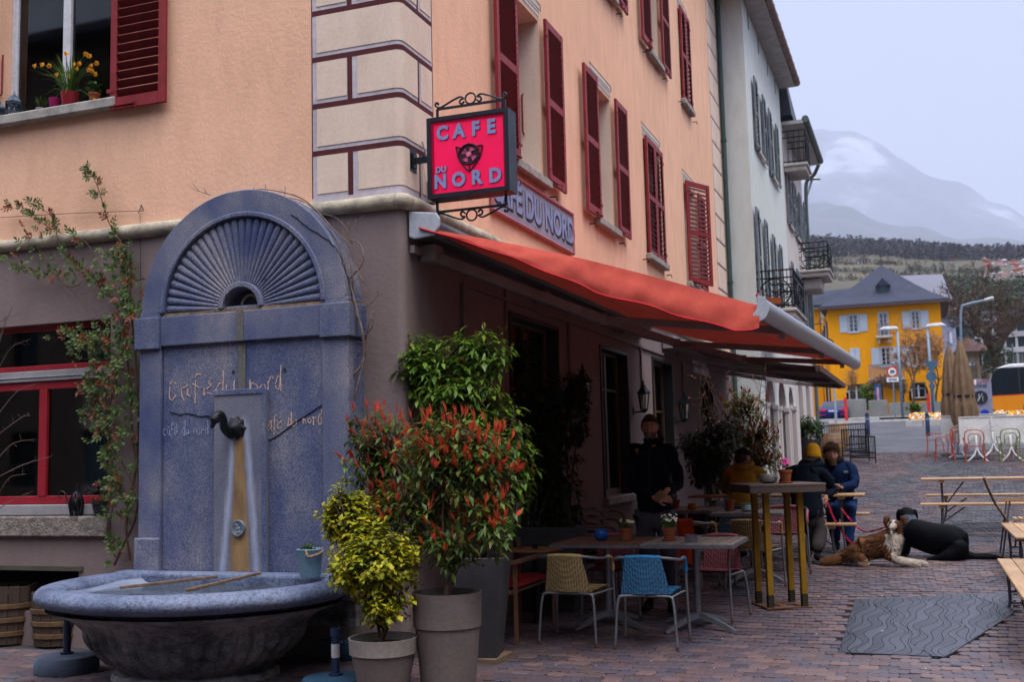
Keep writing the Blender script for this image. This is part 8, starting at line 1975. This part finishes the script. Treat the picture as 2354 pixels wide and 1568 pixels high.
def barrier(X0,X1,y0,y1,h,label):
 a,b=at(X0,1000,y=y0),at(X1,1000,y=y1);A_,B_=V(a.x,y0,gz(y0)),V(b.x,y1,gz(y1));t=thing('crowd_barrier',label,'barrier',A_,group='black metal barriers');m=M()
 for zz in(.15,.3,h):m.bar(A_+V(0,0,zz),B_+V(0,0,zz),.035)
 m.build('rails',iron_m,t,kind='stuff');n=18;m=M()
 for i in range(n+1):p_=A_.lerp(B_,i/n);m.bar(p_+V(0,0,.15),p_+V(0,0,h),.016)
 m.build('bars',iron_m,t,kind='stuff');m=M();m.bar(A_,A_+V(0,0,h),.035);m.build('post',iron_m,t);m=M();m.bar(B_,B_+V(0,0,h),.035);m.build('post',iron_m,t)
barrier(1935,1995,33.6,33.6,.92,'nearest black metal barrier right of the barrels');barrier(1952,2010,33.0,32.6,.75,'lower black barrier in front of the others');barrier(1890,1990,36.5,37.5,.95,'rear black barrier running behind the oak barrels')
# road edge island, flower bed
isl=at(2075,975,y=60);z6=gz(60)
fb_=thing('flower_bed','raised stone bed of orange, yellow and white flowers at the roundabout','flower bed',(3,61,z6));m=M()
xa,xb=at(2082,975,y=59).x,at(2420,975,y=59).x
for i in range(8):w=(xb-xa)/8;m=M();m.box((xa+i*w,58.6,gz(58.6)-.1),(xa+(i+1)*w-.03,59.0,gz(58.6)+.32));m.build('edging_stone',kerb,fb_,bevel=.02)
m=M();m.box((xa+.1,59,gz(59)-.1),(xb,66,gz(59)+.24));m.build('soil',soil,fb_)
fl_=[mat('orange_bloom',(.65,.16,.01),.6,bump=0),mat('yellow_bloom',(.65,.38,.02),.6,bump=0),mat('white_bloom',(.68,.66,.6),.6,bump=0),mat('bed_green',(.05,.10,.02),.7,bump=0)];m=M()
for i in range(2600):
 x_,y_=rad(xa+.2,xb),rad(59.1,66);m.k=int(rnd.choice((0,0,1,1,2,2,3,3)));c=V(x_,y_,gz(59)+.3+rad(0,.18)+(y_-59)*.05);s_=rad(.04,.09)
 m.add([c+V(-s_,0,0),c+V(0,-s_,-s_*.4),c+V(s_,0,0),c+V(0,s_*.5,s_)],[(0,1,2,3)])
m.build('flowers',fl_,fb_,kind='stuff')
lit=mat('light_kerb',(.5,.48,.46),.8)
m=M()
for i in range(14):x_=at(1990,965,y=68).x-2+i*1.0;m.box((x_,66.5+.10*i,gz(66)),(x_+.98,66.8+.10*i,gz(66)+.16))
struct(m.build('kerb',lit));
# bollards, red-white markers
for X,Y0,Y1_,y,l in((1996,945,1003,50,'dark blue bollard behind the barriers'),(2134,945,1003,48,'dark blue bollard left of the white tables')):
 b=at(X,Y1_,y=y);t=thing('bollard',l,'bollard',(b.x,y,gz(y)),group='slim dark bollards');h=at(X,Y0,y=y).z-gz(y);m=M();m.lathe([(.09,0),(.09,h*.75),(.075,h*.78),(.085,h*.82),(.06,h*.95),(.01,h)],12,(b.x,y,gz(y)));m.build('post',steel_b,t,smooth=35);m=M();m.lathe([(.095,h*.62),(.098,h*.66),(.095,h*.70)],12,(b.x,y,gz(y)));m.build('collar',gal,t)
for X,y,l in((1946,70,'red marker post at the corner of the blue car'),(2137,71,'red marker post in front of the yellow house')):
 b=at(X,965,y=y);o=M();o.box((b.x-.09,y-.04,gz(y)),(b.x+.09,y+.04,gz(y)+1.45));tag(o.build('marker_post',mat('signal_red',(.6,.03,.03),.5,bump=0)),l,'marker post','red marker posts')
 # street lamps and sign posts
def lamp(X,Yt,y,side,label,arm=0):
 a=at(X+6,950,y=y);top=at(X,Yt,y=y);t=thing('street_lamp',label,'street lamp',(a.x,y,gz(y)),group='street lamps');m=M()
 m.tube([(top.x+.02,y,gz(y)),(top.x+.0,y,top.z-.1)],.085,8);m.build('pole',gal,t,smooth=True)
 m=M();m.add([V(top.x-.1*side,y-.14,top.z),V(top.x+1.1*side,y-.2,top.z+.02),V(top.x+1.1*side,y+.2,top.z+.02),V(top.x-.1*side,y+.14,top.z),V(top.x,y-.1,top.z+.18),V(top.x+.8*side,y-.12,top.z+.22),V(top.x+.8*side,y+.12,top.z+.22),V(top.x,y+.1,top.z+.18)],[(3,2,1,0),(4,5,6,7),(0,1,5,4),(1,2,6,5),(2,3,7,6),(3,0,4,7)]);m.build('lamp_head',mat('lamp_white',(.5,.52,.55),.4,bump=0),t,bevel=.03)
lamp(2062,757,72,-1,'street lamp with head to the left in front of the yellow house');lamp(2132,752,71,1,'street lamp with head to the right in front of the yellow house')
t_=at(2208,905,y=74);t=thing('street_lamp','tall street lamp with long arm toward the right, behind the parasols','street lamp',(t_.x,74,gz(74)),group='street lamps');m=M();m.tube(spline([V(t_.x,74,gz(74)),at(2209,780,y=74),at(2210,712,y=74),at(2222,700,y=74),at(2268,690,y=74)],5),.075,8);m.build('pole',gal,t,smooth=True)
a,b=at(2262,690,y=74),at(2284,684,y=74);m=M();m.bar(a,b,.3,.16);m.build('lamp_head',mat('lamp_white',(0,0,0)),t,bevel=.04)
t_=at(2330,900,y=92);t=thing('street_lamp','distant street lamp with thin arm near the ivy covered trunk','street lamp',(t_.x,92,gz(92)),group='street lamps');m=M();m.tube([V(t_.x,92,gz(92)),at(2327,790,y=92)],.07,6);m.build('pole',gal,t)
def disc(c,r,mt,t,name,d=.02,n=28):
 m=M();m.lathe([(.001,d),(r,d),(r,0),(.001,0)],n);m.xf(Matrix.Rotation(radians(90),3,'X'),c);return m.build(name,mt,t)
sig_r=mat('signal_red',(0,0,0));sig_w=mat('sign_white',(.7,.7,.72),.5,bump=0);sig_b=mat('sign_blue',(.05,.11,.17),.5,bump=0);sig_k=mat('sign_black',(.02,.02,.03),.6,bump=0)
c=at(2051,855,y=70);t=thing('speed_sign','round red and white speed 30 sign with a white plate below it','traffic sign',(c.x,70,gz(70)))
disc(c,.32,sig_r,t,'red_ring');disc(c+V(0,-.02,0),.24,sig_w,t,'white_face');o=obj(text_mesh('30',.26,'number',sig_k,.004,.012),'number',t);o.matrix_basis=Matrix.Translation(c+V(0,-.05,0))@Matrix.Rotation(radians(90),4,'X')
m=M();q_=at(2052,873,y=70);m.box(q_+V(-.34,-.02,-.14),q_+V(.34,0,.14));m.build('lower_plate',sig_w,t);o=obj(text_mesh('ZONE',.17,'lettering',sig_k,.003,.004),'lettering',t);o.matrix_basis=Matrix.Translation(q_+V(0,-.03,0))@Matrix.Rotation(radians(90),4,'X')
m=M();m.tube([V(c.x+.02,70.05,gz(70)),c+V(.02,.05,.2)],.04,6);m.build('pole',gal,t)
c=at(2141,835,y=69);t=thing('sign_cluster','post with blue grey backs of a triangular and two round signs','traffic sign',(c.x,69,gz(69)));m=M();m.prism([c+V(-.42,0,.12),c+V(.42,0,.12),c+V(0,0,-.6)],(0,.02,0));m.build('triangle_back',sig_b,t);disc(at(2141,866,y=69),.30,sig_b,t,'round_back');disc(at(2143,888,y=69),.18,sig_b,t,'small_round_back');m=M();m.tube([V(c.x+.05,69.06,gz(69)),c+V(.02,.06,.2)],.045,6);m.build('pole',gal,t)
c=at(1917,878,y=47);t=thing('sign_post','thin pale blue sign post beside the blue car with a small plate on top','sign post',(c.x,47,gz(47)));m=M();m.tube([V(c.x,47,gz(47)),c],.05,8);m.build('pole',mat('pale_blue_pole',(.28,.36,.42),.5),t);m=M();m.box(c+V(-.15,-.03,-.02),c+V(.15,.02,.18));m.build('plate',sig_b,t)
# zone stele
y_=58;a,b=at(2228,955,y=y_),at(2278,870,y=y_);t=thing('zone_stele','grey round topped pedestrian zone board with dark emblem, left of the bus','sign',((a.x+b.x)/2,y_,gz(y_)));xc_=(a.x+b.x)/2;w=(b.x-a.x)/2;zt=b.z;z0=gz(y_)
pts=[(a.x,y_,z0),(b.x,y_,z0)]+[(xc_+w*cos(k*pi/12),y_,zt-.22+.22*sin(k*pi/12))for k in range(13)];m=M();m.prism(pts,(0,.15,0));m.build('board',mat('stele_grey',(.22,.22,.30),.6,bump=0),t)
ce=at(2254,914,y=y_-.03);disc(ce,.33,sig_k,t,'emblem_disc');m=M();e_=ce+V(0,-.035,0);pf=mat('stele_figure',(.35,.38,.36),.6,bump=0)
m.tube([e_+V(.1,0,.2),e_+V(-.14,0,-.2)],.018,5);m.ball(e_+V(-.06,0,.12),.035,8,6);m.tube([e_+V(-.06,0,.08),e_+V(-.08,0,-.05),e_+V(-.14,0,-.15)],.02,5);m.ball(e_+V(.1,0,.02),.03,8,6);m.tube([e_+V(.1,0,0),e_+V(.09,0,-.1),e_+V(.12,0,-.18)],.018,5);m.build('emblem_figures',pf,t,kind='stuff')
o=obj(text_mesh('ZONE',.24,'lettering',sig_k,.004,.002),'lettering',t);q_=at(2252,888,y=y_);o.matrix_basis=Matrix.Translation(q_+V(0,-.01,0))@Matrix.Rotation(radians(90),4,'X')
q_=at(2239,879,y=y_);m=M();m.box(q_+V(-.12,-.02,-.13),q_+V(0,-.001,.13));m.build('red_mark',sig_r,t);m=M();m.box(q_+V(0,-.02,-.13),q_+V(.1,-.001,.13));m.build('white_mark',sig_w,t)
m=M();m.tube([at(X,Y,y=y_-.01)for X,Y in((2246,880),(2256,878),(2262,873),(2268,877),(2274,872))],.02,4);m.build('mountain_line',sig_r,t)
q_=at(2241,950,y=y_-.02);m=M();m.tube([q_+V(-.2,0,.14),q_+V(.2,0,.14),q_+V(0,0,-.18),q_+V(-.2,0,.14)],.025,4);m.build('yield_mark',sig_r,t);disc(at(2264,951,y=y_-.02),.2,mat('roundabout_blue',(.01,.03,.35),.5,bump=0),t,'roundabout_mark')
# ---- car seen from behind
y_=71;a,b=at(1882,960,y=y_),at(1947,920,y=y_);cx_=(a.x+b.x)/2;g_=gz(y_);w=(b.x-a.x)/2;h=b.z-g_;t=thing('parked_car','dark blue estate car seen from behind with red tail lights by the yellow house','car',(cx_,y_,g_));cb=mat('car_blue',(.008,.02,.13),.25,metal=.3,scale=2,bump=0);
def sec(z,hw,y0,y1):return[V(cx_-hw,y_+y0,g_+z*h),V(cx_+hw,y_+y0,g_+z*h),V(cx_+hw,y_+y1,g_+z*h),V(cx_-hw,y_+y1,g_+z*h)]
S_=[sec(.16,w*.92,.1,4.5),sec(.3,w,.0,4.6),sec(.5,w,.0,4.6),sec(.62,w*.97,.06,4.4),sec(.66,w*.92,.12,3.4),sec(.95,w*.74,.65,2.4),sec(1.0,w*.66,.9,2.1)]
m=M();m.add([p for s_ in S_ for p in s_],[(3,2,1,0)]+[(4*i+j,4*i+(j+1)%4,4*i+4+(j+1)%4,4*i+4+j)for i in range(6)for j in range(4)]+[(24,25,26,27)]);m.build('body',cb,t,bevel=.06,seg=2,smooth=30)
dg=mat('car_glass',(.012,.02,.03),.08,bump=0);m=M();m.add([V(cx_-w*.80,y_+.14,g_+h*.69),V(cx_+w*.80,y_+.14,g_+h*.69),V(cx_+w*.66,y_+.60,g_+h*.93),V(cx_-w*.66,y_+.60,g_+h*.93)],[(0,1,2,3)]);m.build('rear_window',dg,t)
tl=mat('tail_light',(.7,.02,.04),.2,bump=0)
for s_ in(-1,1):
 m=M();m.add([V(cx_+s_*w*.98,y_-.02,g_+h*.60),V(cx_+s_*w*.45,y_-.02,g_+h*.58),V(cx_+s_*w*.5,y_-.02,g_+h*.50),V(cx_+s_*w*.99,y_-.02,g_+h*.49)],[(0,1,2,3)if s_<0 else(3,2,1,0)]);m.build('tail_light',tl,t);m=M();m.box((cx_+s_*w*.75-.2,y_-.02,g_+h*.30),(cx_+s_*w*.75+.2,y_+.01,g_+h*.325));m.build('reflector',tl,t)
 for yy in(.75,3.6):m=M();st=0;m.lathe([(.2,-.12),(.33,-.11),(.34,0),(.33,.11),(.2,.12)],20);m.xf(Matrix.Rotation(radians(90),3,'Y'),(cx_+s_*w*.86,y_+yy,g_+.34));m.build('wheel',mat('tyre_rubber',(.012,.012,.013),.8,bump=0),t,smooth=35)
 m=M();m.box((cx_+s_*w*1.0-.02,y_+2.6,g_+h*.66),(cx_+s_*(w*1.16),y_+2.75,g_+h*.76))if s_>0 else m.box((cx_-w*1.16,y_+2.6,g_+h*.66),(cx_-w+.02,y_+2.75,g_+h*.76));m.build('mirror',cb,t)
m=M();m.box((cx_-.26,y_-.03,g_+h*.46),(cx_+.26,y_-.005,g_+h*.525));m.build('number_plate',sig_w,t)
# ---- bus
y_=64;a=at(2272,950,y=y_);g_=gz(y_);zt=at(2300,838,y=y_).z;x0=a.x+.0;Lb=11.5
t=thing('post_bus','yellow orange bus with black windows and white roof entering from the right edge','bus',(x0+4,y_+1,g_));H_=zt-g_;bo=mat('bus_orange',(.72,.24,.008),.35,scale=2,var=.05,bump=0);bk2=mat('bus_glass',(.010,.016,.022),.08,bump=0)
m=M();m.prism([(x0+.55,y_,g_+.28),(x0+Lb,y_,g_+.28),(x0+Lb,y_,g_+H_*.44),(x0+.25,y_,g_+H_*.44),(x0+.12,y_,g_+.7)],(0,2.4,0));m.build('lower_body',bo,t,bevel=.03)
m=M();m.prism([(x0+.06,y_+.02,g_+H_*.44),(x0+Lb,y_+.02,g_+H_*.44),(x0+Lb,y_+.02,g_+H_*.93),(x0+.75,y_+.02,g_+H_*.93),(x0+.35,y_+.02,g_+H_*.86)],(0,2.36,0));m.build('window_band',bk2,t)
m=M();m.prism([(x0+.5,y_,g_+H_*.93),(x0+Lb,y_,g_+H_*.93),(x0+Lb,y_,g_+H_),(x0+1.2,y_,g_+H_)],(0,2.4,0));m.build('roof',sig_w,t,bevel=.04);m=M();m.box((x0+2.6,y_+.5,g_+H_),(x0+5,y_+1.9,g_+H_+.3));m.build('roof_unit',sig_w,t,bevel=.08)
m=M();m.prism([(x0+.15,y_-.012,g_+H_*.43),(x0+Lb,y_-.012,g_+H_*.46),(x0+Lb,y_-.012,g_+H_*.50),(x0+.35,y_-.012,g_+H_*.44)],(0,.01,0));m.build('red_stripe',sig_r,t)
for xx in(2.35,8.6):
 m=M();m.lathe([(.001,.02),(.62,.02),(.62,-.1)],28);m.xf(Matrix.Rotation(radians(90),3,'X'),(x0+xx,y_-.0,g_+.55));m.build('wheel_arch',sig_k,t);m=M();m.lathe([(.001,.10),(.22,.12),(.30,.07),(.48,.09),(.5,-.1)],28);m.xf(Matrix.Rotation(radians(90),3,'X'),(x0+xx,y_-.03,g_+.5));m.build('wheel',mat('tyre_rubber',(0,0,0)),t,smooth=35);m=M();m.lathe([(.001,.13),(.2,.13),(.27,.1)],16);m.xf(Matrix.Rotation(radians(90),3,'X'),(x0+xx,y_-.03,g_+.5));m.build('hub',hoopg,t)
for xx in(1.6,3.6,5.6,7.6):m=M();m.box((x0+xx,y_+.005,g_+H_*.5),(x0+xx+.06,y_+.018,g_+H_*.9));m.build('window_post',mat('bus_post',(.03,.035,.04),.4),t)
m=M();m.tube(spline([(x0+.4,y_+.1,g_+H_*.95),(x0-.15,y_-.1,g_+H_*.85),(x0-.12,y_-.1,g_+H_*.65)],4),.05,6);m.box((x0-.25,y_-.2,g_+H_*.5),(x0-.02,y_+.0,g_+H_*.68));m.build('mirror',sig_k,t)
# ---- trees
def bare_tree(name,base,top,r0,spread,n,seedv,label,twigcol,leafy=None,forks=5,lean=0,lsz=.12,nl=0,ivy=False,box=None):
 rs=random.Random(seedv);t=thing(name,label,'tree',base);base=V(*base);H_=top-base.z;m=M();tips=[]
 def grow(p,d,L_,r,lv):
  k=4;P_=[p]
  for i in range(k):d=(d+V(rs.uniform(-1,1),rs.uniform(-1,1),rs.uniform(-.5,.8))*.16).normalized();P_.append(P_[-1]+d*L_/k)
  m.tube(P_,[r*(1-.45*i/k)for i in range(k+1)],6 if lv<2 else 4)
  if lv>=4:tips.append((P_[-1],d));return
  for j in range(rs.choice((3,3,4))if lv else forks):
   q_=P_[rs.choice((2,3,4))]if lv else P_[rs.choice((3,4,4))];a=rs.uniform(0,6.3);s1=d.orthogonal().normalized();s2_=d.cross(s1);sp_=rs.uniform(.35,.9)*spread
   grow(q_,(d+(s1*cos(a)+s2_*sin(a))*sp_+V(0,0,.15)).normalized(),L_*rs.uniform(.6,.8),r*.5,lv+1)
   tips.append((q_,d))
 m.tube([base,base+V(0,0,.5)],[r0*1.3,r0],8);grow(base+V(0,0,.4),V(lean,0,1),H_*.36,r0,0);m.build('trunk',bark,t,smooth=True)
 tw=M()
 for p,d in tips:
  for _ in range(n):
   e_=(d+V(rs.uniform(-1,1),rs.uniform(-1,1),rs.uniform(-.4,1))).normalized();l=rs.uniform(.4,1)*H_*.07;tw.tube([p,p+e_*l*.5+V(0,0,.02),p+e_*l],[r0*.05,r0*.035,r0*.015],3)
   for _k in range(nl):
    q_=p+e_*l*rs.uniform(.3,1.1)+V(rs.uniform(-1,1),rs.uniform(-1,1),rs.uniform(-1,1))*l*.25;s_=lsz*rs.uniform(.5,1.2);a1=V(rs.uniform(-1,1),rs.uniform(-1,1),rs.uniform(-1,1)).normalized();a2_=a1.orthogonal().normalized();tw.k=1;tw.add([q_-a1*s_,q_+a2_*s_*.5,q_+a1*s_,q_-a2_*s_*.5],[(0,1,2,3)]);tw.k=0
 tw.build('crown',[mat('twigs_'+name,twigcol,.9,bump=0),leafy or bark],t,kind='stuff')
 if ivy:
  iv=M()
  for i in range(700):a=rs.uniform(0,6.3);z=rs.uniform(0,H_*.36);LEAF(iv,base+V(r0*1.5*cos(a),r0*1.5*sin(a),z),V(cos(a),sin(a),rs.uniform(-.5,.5)),V(0,0,1),.35,.28)
  iv.build('ivy',leafm('ivy_leaf',[(.02,.05,.01),(.05,.10,.02),(.09,.14,.03)]),t,kind='stuff')
q_=at(2294,838,y=92);bare_tree('plane_tree',(q_.x,92,gz(92)+1.0),at(2294,600,y=92).z,.60,1.15,4,11,'big brown budding tree with ivy covered trunk above the stone wall',(.065,.045,.035),leafm('brown_buds',[(.06,.04,.025),(.11,.07,.035),(.045,.035,.025)],.9,.1),6,0,.09,1,True)
q_=at(2100,935,y=74);bare_tree('young_tree',(q_.x,74,gz(74)),at(2100,735,y=74).z,.10,1.1,5,5,'slender leafless tree with rusty buds in front of the yellow house',(.22,.13,.09),leafm('rusty_buds',[(.32,.14,.05),(.25,.12,.06),(.4,.2,.08)],.9,.2),5,0,.06,2)
q_=at(2152,935,y=75);bare_tree('young_tree',(q_.x,75,gz(75)),at(2152,765,y=75).z,.08,1.1,5,9,'smaller leafless tree at the right corner of the yellow house',(.24,.15,.1),MC['rusty_buds'],4,0,.05,2)
q_=at(1966,935,y=76.5);bare_tree('young_tree',(q_.x,76.5,gz(76)),at(1966,855,y=76.5).z,.05,.7,3,21,'thin leafless sapling beside the first arched window of the yellow house',(.2,.13,.1),MC['rusty_buds'],4,0,.04,1)
# arbour with vine and green shrub
a,b=at(1998,880,y=75.3),at(2078,940,y=75.3);t=thing('vine_arbour','metal arbour roofed with brown bare vines before the yellow house door','arbour',(a.x,75.3,gz(75)));m=M()
for X in(2004,2028,2056,2076):p_=at(X,900,y=75.3);m.tube([V(p_.x,75.3,gz(75)),V(p_.x,75.3,a.z-.2)],.05,6)
m.build('posts',steel_b,t,kind='stuff');m=M()
for i in range(420):
 X=rad(1990,2080);Yc=895-18*sin(pi*(X-1990)/90);p_=at(X,Yc+rad(-10,9),y=75.3+rad(-.8,.8));d=rdir(0);m.tube([p_-d*.25,p_+V(0,0,.06),p_+d*.25],.02,3)
m.build('vine_tangle',mat('brown_vine',(.14,.08,.06),.9),t,kind='stuff')
m=M();t=thing('green_climber','bright green climbing shrub at the left post of the arbour','shrub',at(1992,940,y=75))
for i in range(500):p_=at(rnd.gauss(1995,7),rad(885,940),y=75+rad(-.5,.5));LEAF(m,p_,rdir(.1),V(0,0,1),.28,.16)
m.build('foliage',leafm('fresh_green',[(.06,.14,.01),(.12,.22,.02),(.18,.26,.03)],.5,.3),t,kind='stuff')
m=M();t=thing('low_hedge','low green bushes between the concrete walls at the yellow house','hedge',at(2100,945,y=74))
for i in range(420):p_=at(rad(2082,2118),rad(930,948),y=74+rad(-.5,.5));LEAF(m,p_,rdir(.2),V(0,0,1),.25,.14)
m.build('foliage',MC['fresh_green'],t,kind='stuff')
for X,l in((2018,'blue advertising column under the arbour'),):a,b=at(X-9,885,y=74.6),at(X+9,930,y=74.6);t=thing('info_column',l,'advertising column',((a.x+b.x)/2,74.6,gz(74)));m=M();m.box((a.x,74.4,gz(74)),(b.x,74.7,a.z));m.build('column',mat('poster_blue',(.02,.10,.25),.5,scale=1.5,var=.8),t);m=M();m.box((a.x+.15,74.38,gz(74)+.6),(a.x+.3,74.399,a.z-.2));m.build('poster_strip',mat('poster_pink',(.5,.25,.3),.5),t)
# wrought iron hanging sign far down the wall
c=at(1903,792,y=40);t=thing('guild_sign','round wrought iron hanging sign seen against the yellow house','sign',(c.x,40,c.z));m=M();R_=.2
m.tube([c+V(R_*cos(k*pi/10),0,R_*sin(k*pi/10))for k in range(21)],.025,6);m.build('ring',iron_m,t);m=M()
for k in range(3):a=k*pi/3+.3;m.tube([c+V(R_*cos(a),0,R_*sin(a)),c-V(R_*cos(a),0,R_*sin(a))],.012,5)
m.ball(c,.07,10,8,(1,.4,1));m.build('figure',iron_m,t,kind='stuff');m=M();m.tube([c+V(0,0,R_),c+V(0,0,.75),c+V(-.3,0,.75),c+V(-2.2,0,.75)],.02,5);m.tube(spline([c+V(0,0,.75),c+V(-.15,0,.95),c+V(-.3,0,.75)],5),.012,5);m.build('bracket',iron_m,t)
# dark menu board on the far arcade and hanging lantern
c=at(1836,940,y=36.2);o=M();o.box((c.x-.28,36.1,c.z-.28),(c.x+.25,36.2,c.z+.28));tag(o.build('menu_board',mat('dark_board',(.02,.02,.03),.5)),'small dark square board hanging by the last arch of the arcade','board')
# litter and leaves on the paving
m=M()
for i in range(170):
 x_,y_=rad(-3.6,1.2),rad(7.0,14);s_=rad(.006,.016);a=rad(0,6.3);z_=gz(y_)+.006;m.k=rnd.choice((0,0,1,2));m.add([(x_+s_*cos(a),y_+s_*sin(a),z_),(x_+s_*.5*cos(a+1.6),y_+s_*.5*sin(a+1.6),z_+.004),(x_-s_*cos(a),y_-s_*sin(a),z_),(x_-s_*.5*cos(a+1.6),y_-s_*.5*sin(a+1.6),z_)],[(0,1,2,3)])
o=m.build('ground_litter',[mat('pale_litter',(.5,.48,.5),.7,bump=0),mat('yellow_leaf_litter',(.45,.28,.05),.7,bump=0),mat('orange_leaf_litter',(.4,.12,.02),.7,bump=0)]);o['kind']='stuff';o['label']='tiny pale specks and fallen leaves scattered over the paving';o['category']='litter'
